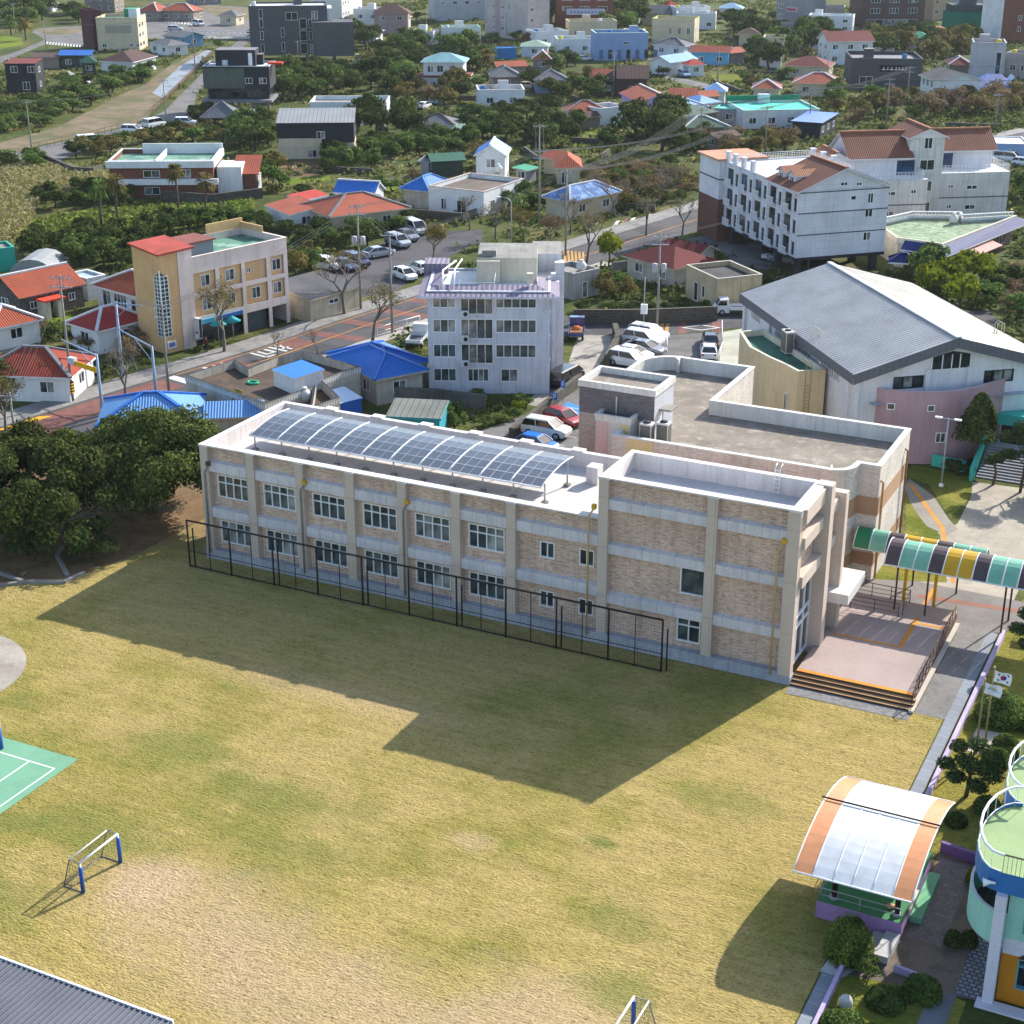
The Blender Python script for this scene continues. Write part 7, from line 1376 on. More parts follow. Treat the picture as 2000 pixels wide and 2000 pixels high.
# the two great evergreen trees by the field, and their undergrowth
def great(label, x, y, rx, ry, h, seed, n=15000, low=0.0):
    t = thing('evergreen_tree', label, 'tree', (x, y, 0)); r = np.random.default_rng(seed)
    P, N = blob_points(n, 120, rx * .92, ry * .92, h * .42, h * .54, 1.5, seed); P[:, 2] = np.maximum(P[:, 2], .5); me = cards(P, N, .25 * r.uniform(.6, 1.4, n), LM['big'], 'crown', .45)
    o = bpy.data.objects.new('crown', me); C.objects.link(o); o.parent = t
    b = MB()
    for k in range(4):
        a = 1.57 * k + seed; b.tube([(0, 0, 0), (.35 * math.cos(a), .35 * math.sin(a), 1.6), (rx * .45 * math.cos(a), ry * .45 * math.sin(a), h * .5), (rx * .75 * math.cos(a), ry * .75 * math.sin(a), h * .7)], [.5, .38, .22, .08], BARKG, 7)
    b.build('trunk', t); return t
great('great spreading evergreen with flat-topped crown left of the brick school', -9.6, 5.6, 9.2, 8.0, 8.5, 3, 75000)
great('great dark evergreen at the left edge in front of the spreading one', -16.0, -3.2, 9.6, 7.8, 8.8, 5, 85000)
for x, y, h, r, lab in ((-7.8, -4.2, 3.6, 2.3, 'dense dark bush at the foot of the two great evergreens'), (-11.5, -6.5, 3.8, 2.4, 'shaded bush beside the stone kerb under the great evergreens')): plant(lab, x, y, h, r, 'dark', name='bush', cat='bush', proto=(crown_mesh('dark', 2600, 18, .85, .85, .7, .85, .38, .12, int(h * 10)), PROTO['dark'][0][1]))
G_ = grove
# thickets and gardens between the houses
G_('dark evergreen tree in the belt of trees below the grey brick block', 'T2', [(320, 560), (1000, 590), (1400, 600), (1390, 720), (900, 710), (330, 790)], 22, (4.5, 7.5), (2.6, 4.6), ['dark', 'dark', 'mid'])
G_('dark round tree at the foot of the white apartment tower', 'T2', [(870, 290), (1080, 290), (1100, 380), (880, 390)], 4, (6, 8), (3.5, 4.6), 'dark')
G_('sunlit evergreen tree of the grove above the white villa', 'T2', [(1080, 440), (1300, 340), (1700, 330), (1850, 380), (1900, 560), (1850, 560), (1780, 440), (1480, 440), (1380, 600), (1100, 560)], 19, (5, 7.5), (3, 4.8), ['dark', 'mid', 'mid'])
G_('dark dome-shaped tree right of the modern metal-roofed house', 'T2', [(990, 960), (1370, 960), (1350, 1060), (920, 1080)], 5, (6.5, 8.5), (3.0, 4.0), 'dark')
G_('bamboo-like green thicket plant above the ploughed field', 'T2', [(740, 1200), (1500, 1060), (1920, 1050), (1900, 1140), (1400, 1180), (1150, 1290), (740, 1320)], 24, (3, 4.8), (1.7, 2.6), ['mid', 'mid', 'dark'])
G_('broad bush left of the modern metal-roofed house', 'T2', [(0, 930), (290, 960), (330, 1100), (310, 1180), (60, 1150)], 9, (4, 6), (2.4, 3.4), ['dark', 'mid'])
G_('garden tree left of the ploughed field', 'T2', [(170, 1320), (390, 1300), (380, 1440), (200, 1480)], 4, (3.5, 5), (2, 2.8), ['mid', 'olive'])
G_('brownish tree in front of the white villa', 'T2', [(1560, 700), (1800, 690), (1800, 840), (1600, 840)], 4, (5, 7), (2.6, 3.6), ['olive', 'dark'])
G_('scrubby tree along the lane below the white villa', 'T2', [(1200, 720), (1500, 680), (1540, 760), (1250, 790)], 5, (3, 4.5), (2, 3), ['olive', 'dry'])
G_('overgrown bush on the bank above the dirt track', 'T1', [(490, 680), (760, 600), (1060, 560), (1200, 560), (1060, 640), (760, 780), (470, 740)], 12, (3, 4.5), (2.4, 3.8), ['dark', 'mid'])
G_('shrub on the slope left of the dirt track', 'T1', [(0, 850), (240, 790), (560, 770), (740, 790), (560, 880), (240, 1000), (0, 1030)], 18, (2.2, 3.6), (2, 3.2), ['mid', 'dark', 'mid'])
G_('bush of the green strip behind the red brick house', 'T1', [(440, 1180), (760, 1120), (1000, 1090), (1400, 1010), (1900, 1000), (1900, 1110), (1750, 1130), (1700, 1080), (1000, 1085), (760, 1180), (500, 1220)], 20, (2.6, 4.2), (1.8, 3), ['mid', 'dark', 'olive'])
G_('rounded bush beside the road bend at the left edge', 'T1', [(-40, 1220), (290, 1210), (310, 1290), (-40, 1300)], 6, (2.6, 4), (1.8, 2.6), ['mid', 'dark'])
G_('dark tree in the park at the upper left corner', 'T1', [(-60, 90), (640, 120), (660, 190), (300, 195), (-60, 215)], 13, (5, 8), (3.5, 5), ['dark', 'mid'])
G_('bare brownish shrub under the black coffee house', 'T1', [(1420, 850), (1680, 860), (1690, 930), (1440, 930)], 4, (3, 4), (2, 2.8), ['dry', 'dark'])
G_('dark hedge tree behind the tunnel greenhouse', 'M1', [(130, 590), (500, 580), (490, 660), (140, 680)], 9, (3.2, 4.2), (1.5, 2.1), 'dark')
G_('dark tree massed behind the orange corner building', 'M1', [(530, 560), (930, 540), (930, 580), (860, 780), (560, 740), (450, 700)], 14, (3.2, 5), (1.7, 2.6), ['dark', 'dark', 'mid'])
G_('dark shrub below the red brick house wall', 'M1', [(940, 470), (1100, 440), (1230, 420), (1500, 420), (1480, 490), (1230, 510), (1050, 500)], 9, (2.6, 4), (1.6, 2.4), ['dark', 'mid'])
G_('shadowed shrub around the tall palms', 'M1', [(250, 270), (560, 240), (800, 290), (800, 330), (560, 345), (260, 370)], 10, (2.4, 4), (1.6, 2.6), ['dark', 'dark', 'mid'])
for x, y, lab in ((60, 1530, 'left of two big roadside evergreen bushes before the wide brick-red roof'), (285, 1505, 'right of two big roadside evergreen bushes before the wide brick-red roof')): plant(lab, *G('M1', x, y).to_2d(), 4.3, 2.7, 'dark', name='bush', cat='bush')
G_('low hedge shrub along the wall below the bright red roof', 'M1', [(300, 1160), (600, 1190), (880, 1120), (990, 1120), (1000, 1220), (700, 1250), (540, 1250)], 12, (1.6, 2.6), (1.1, 1.7), ['dark', 'mid', 'dry'])
G_('small garden tree between the orange hip roofs at the left edge', 'M1', [(140, 1150), (300, 1140), (280, 1190), (150, 1190)], 3, (2.2, 3.2), (1.0, 1.5), ['mid', 'dry'])
G_('garden bush between the orange building and the cream hip-roofed house', 'M2', [(60, 360), (480, 330), (560, 420), (900, 440), (1200, 390), (1330, 350), (1240, 440), (900, 560), (560, 560), (430, 500)], 18, (2.4, 4), (1.5, 2.2), ['dark', 'dark', 'mid'])
G_('tangled tree right of the orange corner building', 'M2', [(440, 640), (600, 640), (640, 710), (450, 770)], 4, (3, 4.4), (1.4, 1.9), ['olive', 'mid'])
G_('evergreen shrub in the yard below the brown roof terrace', 'M3', [(540, 330), (800, 310), (790, 390), (620, 410)], 4, (3, 4.5), (1.8, 2.6), 'mid')
G_('ivy-dark hedge along the wall of the side street', 'M3', [(1060, 985), (1500, 990), (1930, 985), (1930, 1045), (1500, 1055), (1060, 1060)], 14, (1.4, 2.0), (1.0, 1.5), 'dark', 'hedge_bush', 'bush')
G_('ivy-covered mound behind the side street wall', 'M3', [(1210, 860), (1340, 850), (1380, 930), (1230, 940)], 4, (2.6, 3.4), (1.2, 1.7), ['mid', 'olive'])
G_('shadowy evergreen tree in the valley of gardens', 'T3', [(0, 920), (300, 900), (640, 860), (800, 860), (800, 1000), (560, 1110), (0, 1030)], 16, (3.4, 5.6), (2.2, 3.4), ['dark', 'mid', 'dark'])
G_('massive dark round tree beside the bright clearing', 'T3', [(1220, 1000), (1600, 980), (1620, 1060), (1500, 1150), (1270, 1130)], 5, (7.5, 9.5), (4, 5.2), 'dark')
G_('dark bush below the dull green hip roofs', 'T3', [(1640, 1060), (1932, 1040), (1932, 1160), (1650, 1160)], 8, (3, 4.5), (1.8, 2.8), ['dark', 'mid'])
G_('olive tree behind the red hip roof and white flat house', 'T3', [(540, 660), (1040, 650), (1040, 760), (700, 780), (560, 740)], 10, (4, 6), (2.6, 3.6), ['olive', 'mid', 'dark'])
G_('ivy-clad trunk tree left of the clearing', 'T3', [(500, 1000), (880, 980), (890, 1140), (560, 1150)], 7, (3.5, 6), (1.6, 2.6), 'dark')
G_('broad tree behind the grey-blue building', 'T3', [(1090, 220), (1380, 220), (1380, 255), (1090, 255)], 3, (6, 8), (3.5, 5), ['mid', 'olive'])
G_('tall dark tree between mauve apartments and bannered brick building', 'T3', [(560, 130), (700, 130), (700, 220), (560, 240)], 5, (7, 11), (4, 5.5), 'dark')
G_('dark tree behind the cream yellow-trimmed hall', 'T3', [(1170, 130), (1345, 130), (1360, 200), (1200, 190)], 5, (6, 10), (4, 5.5), ['dark', 'mid'])
G_('leafy tree in the garden before the grey-blue building', 'T3', [(620, 500), (830, 490), (830, 540), (640, 550)], 3, (4, 5.5), (2.8, 3.8), ['mid', 'dark'])
G_('small palm-like garden tree left of the slate grey roofs', 'T3', [(20, 380), (220, 420), (220, 520), (60, 560)], 7, (4, 6), (2.4, 3.4), ['mid', 'dark'])
G_('light green garden shrub near the leaning wires', 'T3', [(1050, 1310), (1480, 1330), (1450, 1420), (1100, 1390)], 8, (1.4, 2.2), (1.4, 2.2), ['bright', 'mid', 'dry'])
G_('dark tree left of the pale blue house', 'T4', [(320, 150), (500, 140), (560, 240), (440, 275), (330, 235)], 6, (6, 8.5), (3.6, 4.8), 'dark')
G_('wide spreading tree above the cream bungalow', 'T4', [(480, 290), (620, 260), (720, 270), (640, 330), (560, 380), (480, 350)], 6, (6, 8), (3.6, 4.8), ['dark', 'mid', 'olive'])
G_('dark conical tree left of the maroon gable house', 'T4', [(720, 210), (870, 190), (860, 290), (740, 300)], 6, (6, 9), (3.2, 4.2), ['dark', 'mid'])
G_('dark tree in the wood behind the dark grey flat building', 'T4', [(1140, 240), (1620, 230), (1640, 300), (1500, 320), (1400, 325), (1110, 320)], 18, (5.5, 8), (3.6, 5), ['dark', 'dark', 'mid', 'olive'])
G_('green tree between teal flat roof and red hip roofs', 'T4', [(850, 530), (980, 510), (960, 580), (860, 600)], 3, (4, 5.5), (2.2, 3), 'mid')
G_('leafless brown street tree behind the lodging', 'T4', [(960, 640), (1300, 590), (1932, 520), (1932, 600), (1700, 640), (1200, 640), (1000, 690)], 20, (4, 6), (2.4, 3.6), ['dry', 'dry', 'olive'])
G_('olive-brown tree left of the lodging', 'T4', [(190, 770), (400, 760), (680, 760), (680, 830), (200, 860)], 10, (3, 4.5), (2, 3), ['olive', 'olive', 'dry'])
G_('yellow-green sunlit tree behind the gymnasium', 'M4', [(1390, 1010), (1660, 990), (1620, 1120), (1440, 1090)], 5, (4.2, 5.6), (2.0, 2.8), 'lime')
G_('dark green tree left of the yellow-green ones behind the gymnasium', 'M4', [(1310, 930), (1440, 920), (1440, 990), (1340, 990)], 2, (4, 5), (2, 2.6), 'mid')
G_('rough shrub in the garden right of the yellow-green trees', 'M4', [(1690, 950), (1932, 940), (1932, 1160), (1700, 1150)], 12, (2, 3.4), (1.5, 2.3), ['dark', 'mid', 'dry'])
G_('evergreen at the right edge below the lodging annex', 'M4', [(1860, 520), (1932, 500), (1940, 560), (1860, 570)], 2, (4, 5), (2.2, 2.8), 'mid')
plant('feathery bright green tree on the corner of the side street', *G('M3', 1250, 720).to_2d(), 5.6, 2.2, 'lime'); plant('low bush by the school back wall next to the grey-roofed shed', *G('M2', 1690, 1880).to_2d(), 2.9, 1.5, 'mid', name='bush', cat='bush')
G_('unkempt garden shrub between apartment block and stone wall', 'M3', [(470, 1720), (560, 1680), (680, 1660), (640, 1740), (560, 1790)], 5, (.9, 1.4), (.8, 1.2), ['bright', 'mid'], 'shrub', 'shrub')
G_('low planting at the foot of the white apartment block', 'M3', [(260, 1545), (430, 1530), (430, 1555), (260, 1570)], 3, (.8, 1.2), (.8, 1.1), 'mid', 'shrub', 'shrub'); G_('yellowish shrub by the corner of the white apartment block', 'M3', [(620, 1560), (740, 1560), (740, 1620), (640, 1620)], 3, (1, 1.6), (.7, 1.1), ['mid', 'lime'], 'shrub', 'shrub')
G_('leafy garden bush tucked among the far houses', 'P', [(300, 60), (1000, 30), (1900, 30), (1960, 330), (1500, 300), (1300, 330), (1000, 330), (600, 280), (480, 120)], 110, (2, 4), (1.6, 2.8), ['mid', 'dark', 'olive', 'mid'], 'bush', 'bush')
G_('dry thorny shrub in the brown strip left of the lodging', 'M3', [(1100, 110), (1500, 100), (1800, 160), (1800, 270), (1500, 320), (1300, 360), (1200, 250)], 34, (1.8, 3.2), (1.4, 2.4), ['dry', 'olive', 'dry', 'mid'], 'shrub', 'shrub')
G_('low garden shrub in the yards behind the street', 'P', [(540, 380), (1060, 320), (1340, 320), (1330, 420), (1080, 420), (1000, 380), (760, 400), (560, 420)], 40, (1.4, 2.6), (1.1, 1.9), ['mid', 'dark', 'dry'], 'shrub', 'shrub')
# palms
def palm_mesh(seed, m):
    r = random.Random(seed); b = MB()
    for k in range(44):
        a = r.uniform(0, 6.28); e = r.uniform(-.9, 1.2); L_ = r.uniform(.9, 1.3); d = Vector((math.cos(a) * math.cos(e), math.sin(a) * math.cos(e), math.sin(e))); s = d.cross(Vector((0, 0, 1))).normalized()
        p0 = d * .2; p1 = d * L_ * .65; p2 = d * L_ + Vector((0, 0, -.35))
        for j in (-1, 0, 1): b.face([p0, p1 + s * (.22 * j + .09), p2 + s * (.42 * j), p1 + s * (.22 * j - .09)], m)
    o = b.build('fronds'); me = o.data; bpy.data.objects.remove(o); return me
PM = [palm_mesh(1, LM['mid']), palm_mesh(2, LM['olive'])]
def palm(label, x, y, h, r=1.5):
    t = thing('palm_tree', label, 'palm', (x, y, 0), random.uniform(0, 6)); o = bpy.data.objects.new('fronds', random.choice(PM)); C.objects.link(o); o.parent = t; o.location = (.25, 0, h); o.scale = (r, r, r); b = MB(); b.tube([(0, 0, 0), (.05, 0, h * .5), (.25, 0, h)], [.24, .17, .15], BARK, 7); b.ball((.25, 0, h - .5), .42, M('#6d5a3c', dirt=.3), 8, 6, 1.5); b.build('trunk', t)
palm('tall slim palm, second from the left before the red brick house', *G('M1', 745, 510).to_2d(), 7.4); palm('leaning palm at the left end of the row before the red brick house', *G('M1', 640, 470).to_2d(), 6.0); palm('tallest palm standing against the white balcony of the red brick house', *G('M1', 1130, 440).to_2d(), 7.6); palm('palm at the right end of the row before the red brick house', *G('M1', 1300, 450).to_2d(), 6.4)
palm('stout palm on the lawn at the upper left junction', *G('T1', 195, 305).to_2d(), 4.6, 2.4); palm('second palm beside the stout one at the upper left', *G('T1', 85, 265).to_2d(), 4.2, 2.0); palm('palm in the garden left of the old slate grey roof', *G('T3', 200, 580).to_2d(), 5, 2.2); palm('low palm poking over the parapet by the blue roofs', *G('M2', 60, 1880).to_2d(), 3.0, 1.0)
# bare street trees with thin olive foliage
def bare(label, x, y, h, seed, leaves=0, kind='olive', spread=1.0):
    r = random.Random(seed); b = MB(); tips = []
    def br(p, d, l_, rad, dep):
        q = p + d * l_ + Vector((r.uniform(-.1, .1), r.uniform(-.1, .1), 0)) * l_; b.tube([p, q], [rad, rad * .66], BARKG, 5 if dep < 2 else 3, False)
        if dep >= 2: tips.append(q)
        if dep >= 6: return
        for k in range(3 if dep < 3 else 2):
            a = r.uniform(0, 6.28); n = Vector((math.cos(a), math.sin(a), r.uniform(.1, .7) if dep else .55)) * spread; br(q, (d * .62 + n * .62).normalized(), l_ * r.uniform(.6, .82), rad * .62, dep + 1)
    br(Vector((0, 0, 0)), Vector((r.uniform(-.1, .1), r.uniform(-.1, .1), 1)), h * .28, h * .026, 0)
    t = thing('street_tree', label, 'tree', (x, y, 0)); b.build('trunk', t)
    if leaves:
        leaves = int(leaves * 1.7); T_ = np.array([tuple(tips[r.randrange(len(tips))]) for _ in range(leaves)]) + rng.normal(0, .22, (leaves, 3)); o = bpy.data.objects.new('crown', cards(T_, rng.normal(0, 1, (leaves, 3)), .17 * rng.uniform(.6, 1.3, leaves), LM[kind], 'crown', 1)); C.objects.link(o); o.parent = t
bt = [('M1', 1412, 1250, 6.6, 700, 'cherry tree with sparse olive leaves before the orange corner building'), ('M1', 785, 1585, 5.6, 0, 'leafless grey tree between the gantry masts beside the street'), ('M2', 862, 1022, 6.6, 300, 'cherry tree at the corner of the corrugated shed'), ('M2', 1072, 1235, 6.6, 500, 'cherry tree at the street edge behind the large blue roof'), ('M2', 1525, 640, 4.6, 1500, 'bushy olive-leaved tree in the car park'), ('M3', 1112, 690, 6.2, 300, 'bare cherry tree left of the feathery bright green tree'), ('M3', 1488, 515, 5.8, 60, 'bare spreading cherry tree over the street left of the lodging'), ('M3', 1716, 512, 5.0, 30, 'bare cherry tree nearest the brick corner of the lodging'), ('M3', 540, 545, 5.4, 250, 'bare tangled tree behind the apartment roof'), ('M3', 720, 560, 4.2, 900, 'olive-leaved tree behind the apartment penthouse'), ('M3', 880, 590, 4.0, 1100, 'brown-leaved tree right of the apartment penthouse'), ('N4', 60, 1090, 4.8, 1300, 'roadside tree with olive leaves at the left edge'), ('T3', 230, 800, 4.5, 0, 'bare tree before the low white flat house'), ('M2', 360, 1330, 2.6, 0, 'young bare sapling by the kerb, left of two'), ('M2', 660, 1320, 2.6, 0, 'young bare sapling by the kerb, right of two'), ('T4', 1800, 690, 5.5, 300, 'bare dark tree right of the lodging annex roofs'), ('M3', 1010, 505, 5.2, 200, 'bare cherry tree by the pale blue hip-roofed house'), ('M3', 1290, 400, 5.6, 0, 'bare grey tree behind the street, right of the pale blue hip roof'), ('M3', 1420, 360, 5.6, 80, 'bare tangled tree in the thorny strip above the street'), ('M3', 1560, 330, 5.4, 0, 'bare tree left of the lodging on the far street side'), ('M3', 1650, 280, 5.4, 120, 'brownish bare tree under the wires beside the lodging'), ('M3', 380, 480, 4.6, 60, 'bare bushy tree at the car park edge below the basalt steps'), ('M3', 1180, 300, 4.5, 0, 'bare thin tree behind the pale blue hip roof'), ('M1', 860, 1370, 3.2, 500, 'brown thorny shrub tree beside the gantry')]
for i, (v, x, y, h, lv, lab) in enumerate(bt): p = G(v, x, y); bare(lab, p.x, p.y, h * 1.3, 100 + i, lv, 'olive' if 'brown' not in lab else 'dry')
# campus: clipped bushes, cloud pines, dark conifer
def ball_bush(label, x, y, r, h, kind='dark', n=None):
    n = n or int(1500 * r * r + 900); d = rng.normal(0, 1, (n, 3)); d /= np.linalg.norm(d, axis=1)[:, None]; d[:, 2] = np.abs(d[:, 2]) ** .8; P = d * np.array([r, r, h]) * rng.uniform(.86, 1.08, (n, 1)) * (1 + .07 * np.sin(d[:, :1] * 5 + r * 9) * np.cos(d[:, 1:2] * 4)); P[:, 2] += .02
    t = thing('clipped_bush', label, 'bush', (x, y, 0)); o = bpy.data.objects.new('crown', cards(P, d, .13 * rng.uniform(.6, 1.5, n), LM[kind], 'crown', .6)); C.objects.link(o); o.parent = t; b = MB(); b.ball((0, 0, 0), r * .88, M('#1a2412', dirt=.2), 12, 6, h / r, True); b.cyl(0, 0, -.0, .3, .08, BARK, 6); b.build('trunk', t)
for a in [('big round clipped bush behind the flagpoles', 59.4, 1.5, 1.55, 1.7), ('low dark bush right of the big round one', 60.9, 1.2, .9, .8), ('round grey-green bush beside the flagpole pad', 60.35, -1.9, .75, .8), ('small round bush in the trio by the flagpole pad', 60.75, -2.7, .5, .5), ('round bush nearest the cloud pine in the trio', 60.2, -3.9, .8, .85), ('round leafy bush between cloud pine and stage', 60.7, -9.4, .75, .85), ('low shrub by the stage back corner', 59.4, -11.5, .6, .6), ('dark potted bush, left of two on the brick court', 61.5, -22.3, .42, .7), ('dark potted bush, right of two on the brick court', 62.2, -22.0, .42, .7), ('yellow-green potted bush by the scalloped balconies', 61.35, -16.6, .4, .7), ('dark round bush on the lower lawn by the paved path', 61.0, -26.9, .9, .95), ('dim bush in the shade below the brick court', 59.6, -28.2, .9, .7), ('round bush at the bottom edge, right of the pale boulder', 60.0, -31.2, .95, .8), ('light green bush at the bottom edge left of the paved path', 58.3, -31.0, 1.1, .8)]:
    ball_bush(*a, kind='mid' if ('grey' in a[0] or 'light' in a[0] or 'round' in a[0]) else ('lime' if 'yellow' in a[0] else 'dark'))
t_ = ball_bush('large egg-shaped clipped bush at the corner of the lilac stage', 57.1, -25.6, 1.15, 2.0, 'bright', 4200)
plant('loose leafy shrub beside the egg-shaped bush', 58.3, -26.6, 1.4, .9, 'mid', name='shrub', cat='shrub')
def cloud_pine(label, x, y, h, pads, seed):
    r = random.Random(seed); t = thing('pine_tree', label, 'tree', (x, y, 0)); b = MB(); PP, NN = [], []
    b.tube([(0, 0, 0), (.1, .05, h * .4), (-.05, .1, h * .75), (0, 0, h)], [.14, .11, .08, .04], BARK, 6)
    for (dx, dy, z, s) in pads:
        b.tube([(0, .05, z * .7), (dx * .6, dy * .6, z - .15), (dx, dy, z)], [.06, .05, .03], BARK, 5); n = int(900 * s * s) + 350; d = rng.normal(0, 1, (n, 3)); d /= np.linalg.norm(d, axis=1)[:, None]; PP.append(np.array([dx, dy, z]) + d * np.array([s, s, s * .5]) * rng.uniform(.5, 1.05, (n, 1))); NN.append(d + np.array([0, 0, .5]))
    P = np.concatenate(PP); o = bpy.data.objects.new('crown', cards(P, np.concatenate(NN), .17 * rng.uniform(.6, 1.4, len(P)), LM['pine'], 'crown', .6, .5)); C.objects.link(o); o.parent = t; b.build('trunk', t)
cloud_pine('dark cloud-pruned pine between stage and flagpoles', 59.3, -8.4, 3.0, [(-1.3, .3, 1.7, .62), (-.9, 1.2, 2.5, .6), (.2, .9, 3.0, .68), (1.1, .5, 2.6, .72), (1.3, -.4, 2.0, .75), (.1, -.2, 2.2, .7), (-.6, -.6, 1.5, .6), (.7, -1.0, 1.4, .62), (.5, -.3, 1.2, .5), (-.4, .5, 2.1, .6)], 1)
cloud_pine('dark pine leaning in from the right edge beside the walkway', 60.8, 9.5, 5.2, [(-1.5, .5, 3.6, .8), (-1.9, -.6, 2.9, .7), (-.6, 1.2, 4.4, .95), (.4, .3, 5.0, 1.0), (.8, -1.0, 4.0, 1.0), (-.5, -1.0, 3.3, .85), (-1.2, -1.5, 2.4, .6), (.2, -.4, 2.6, .8)], 2)
cloud_pine('layered pine at the right edge in front of the broad steps', 53.6, 41.5, 5.8, [(-1.6, .6, 4.6, 1.0), (-.4, 1.2, 5.4, 1.1), (1.2, .6, 5.8, 1.2), (-1.0, -1.0, 3.6, .85), (.8, -1.2, 4.2, 1.1), (1.8, -.5, 3.2, 1.0), (0, 0, 4.8, 1.0)], 3)
cloud_pine('small round-headed pine on the broad steps', 51.2, 42.3, 2.6, [(0, 0, 2.4, .75), (.4, .2, 2.7, .6), (-.5, -.2, 2.2, .55)], 4)
n = 5200; z = rng.uniform(.3, 1, n) ** .8; a = rng.uniform(0, 6.28, n); r_ = (1.9 * (1 - z) ** .55 + .15) * rng.uniform(.7, 1.1, n) * (1 + .25 * np.sin(a * 3 + z * 9)); P = np.stack([r_ * np.cos(a), r_ * np.sin(a), .3 + z * 6.6], 1); t = thing('juniper_tree', 'tall dark ragged conifer against the pink gymnasium wall', 'tree', (48.9, 45.6, 0)); o = bpy.data.objects.new('crown', cards(P, np.stack([np.cos(a), np.sin(a), .4 + 0 * a], 1), .26 * rng.uniform(.6, 1.4, n), LM['dark'], 'crown', .5)); C.objects.link(o); o.parent = t; b = MB(); b.tube([(0, 0, 0), (0, 0, 5.5)], [.2, .06], BARK, 6); b.build('trunk', t)
plant('low dark bush at the base of the tall ragged conifer', 48.0, 43.2, 1.6, 1.3, 'dark', name='bush', cat='bush')
G_('tree at the right border casting shade over the paved yard', 'P', [(2040, 930), (2200, 900), (2260, 1060), (2080, 1080)], 4, (6, 8), (2.6, 3.4), 'mid')
for k in range(46):
    for _ in range(60):
        q = G0(random.uniform(250, 1950), random.uniform(40, 420)); a = random.choice((.2, 1.75, -.9)); l_ = random.uniform(4, 11); e = (q.x + l_ * math.cos(a), q.y + l_ * math.sin(a))
        if all(free(q.x + (e[0] - q.x) * f, q.y + (e[1] - q.y) * f) for f in (0, .25, .5, .75, 1)): break
    else: continue
    b = MB(); b.beam((q.x, q.y, .5), (e[0], e[1], .5), .4, 1.0, BASALT); tag(b.build('garden_wall'), 'short dark basalt garden wall among the far houses', 'wall', 'basalt garden walls among the far houses')
# silver grass on the left meadow, undergrowth everywhere between the houses
def scatter(name, v, poly, n, size, kind, hz, label, up=.9, asp=.75):
    w_ = [(p.x, p.y) for p in (GL(v, poly) if v else [Vector(q) for q in poly])]; x0, x1, y0, y1 = min(p[0] for p in w_), max(p[0] for p in w_), min(p[1] for p in w_), max(p[1] for p in w_); P = []
    k = 0
    while len(P) < n and k < n * 12:
        k += 1; x, y = rng.uniform(x0, x1), rng.uniform(y0, y1)
        if inside((x, y), w_) and free(x, y): P.append((x, y, rng.uniform(.08, hz)))
    P = np.array(P); N = rng.normal(0, .5, P.shape); N[:, 2] += up; o = bpy.data.objects.new(name, cards(P, N, size * rng.uniform(.5, 1.4, len(P)), LM[kind], name, .5, asp)); C.objects.link(o); o['kind'] = 'stuff'; o['label'] = label; o['category'] = 'grass' if 'grass' in name else 'undergrowth'
scatter('silver_grass', 'M1', [(-60, 80), (340, 80), (660, 150), (760, 230), (600, 270), (430, 270), (260, 310), (200, 430), (120, 540), (-60, 600)], 26000, .6, 'reed', 1.3, 'pale plumed silver grass covering the meadow at the left edge', .3, .3)
scatter('meadow_grass', 'M1', [(240, 420), (640, 360), (900, 340), (1100, 330), (1600, 290), (1600, 370), (1460, 450), (1240, 440), (900, 490), (500, 610), (200, 560)], 5000, .6, 'bright', .5, 'rough yellow-green weeds over the meadow behind the orange building', .5)
def clumps(name, area, n, label, kind, cl=22, rad=1.2, hz=1.1, size=.55):
    P = []; k = 0; m = 0
    while m < n and k < n * 10:
        k += 1; x, y = rng.uniform(area[0], area[1]), rng.uniform(area[2], area[3])
        px, py = (x - CX), (y - CY); fwd = -px * math.sin(YAW) + py * math.cos(YAW); lat = px * math.cos(YAW) + py * math.sin(YAW)
        if abs(lat) > fwd * .36 + 6 or mnoise.noise((x * .045, y * .045, 3.1)) < -.3: continue
        if not free(x, y) or not free(x + 1.2, y) or not free(x - 1.2, y) or not free(x, y + 1.2) or not free(x, y - 1.2): continue
        m += 1; s = rng.uniform(.5, 1.4); q = rng.normal(0, 1, (cl, 3)) * np.array([rad * .55, rad * .55, .3]) * s; q[:, 2] = np.abs(q[:, 2]) * hz; P.append(q + np.array([x, y, .1]))
    P = np.concatenate(P); N = rng.normal(0, .6, P.shape); N[:, 2] += .9; o = bpy.data.objects.new(name, cards(P, N, size * rng.uniform(.5, 1.5, len(P)), LM[kind], name, .4)); C.objects.link(o); tag(o, label, 'undergrowth', kind='stuff')
clumps('undergrowth', (-240, 20, 85, 500), 4600, 'dark weedy undergrowth filling the gaps among the houses', 'shrub', 20, 1.7, 1.0, .7)
clumps('undergrowth', (-200, 60, 85, 420), 900, 'dry brownish undergrowth scattered among the gardens', 'olive', 18, 1.4, .8, .55)
clumps('undergrowth', (0, 110, 85, 470), 2400, 'mixed undergrowth between the houses on the right', 'shrub', 20, 1.7, 1.0, .7)
clumps('undergrowth', (-240, 110, 110, 500), 1500, 'pale straw-coloured grass in the gaps among the far houses', 'reed', 16, 1.6, .5, .5)
clumps('undergrowth', (-70, 30, 24, 85), 500, 'weeds and low plants around the houses by the street', 'shrub', 20, 1.0, .6, .4)
clumps('yard_weeds', (-16, 24, 13, 60), 160, 'weeds behind the school building', 'mid', 16, .7, .5, .3)
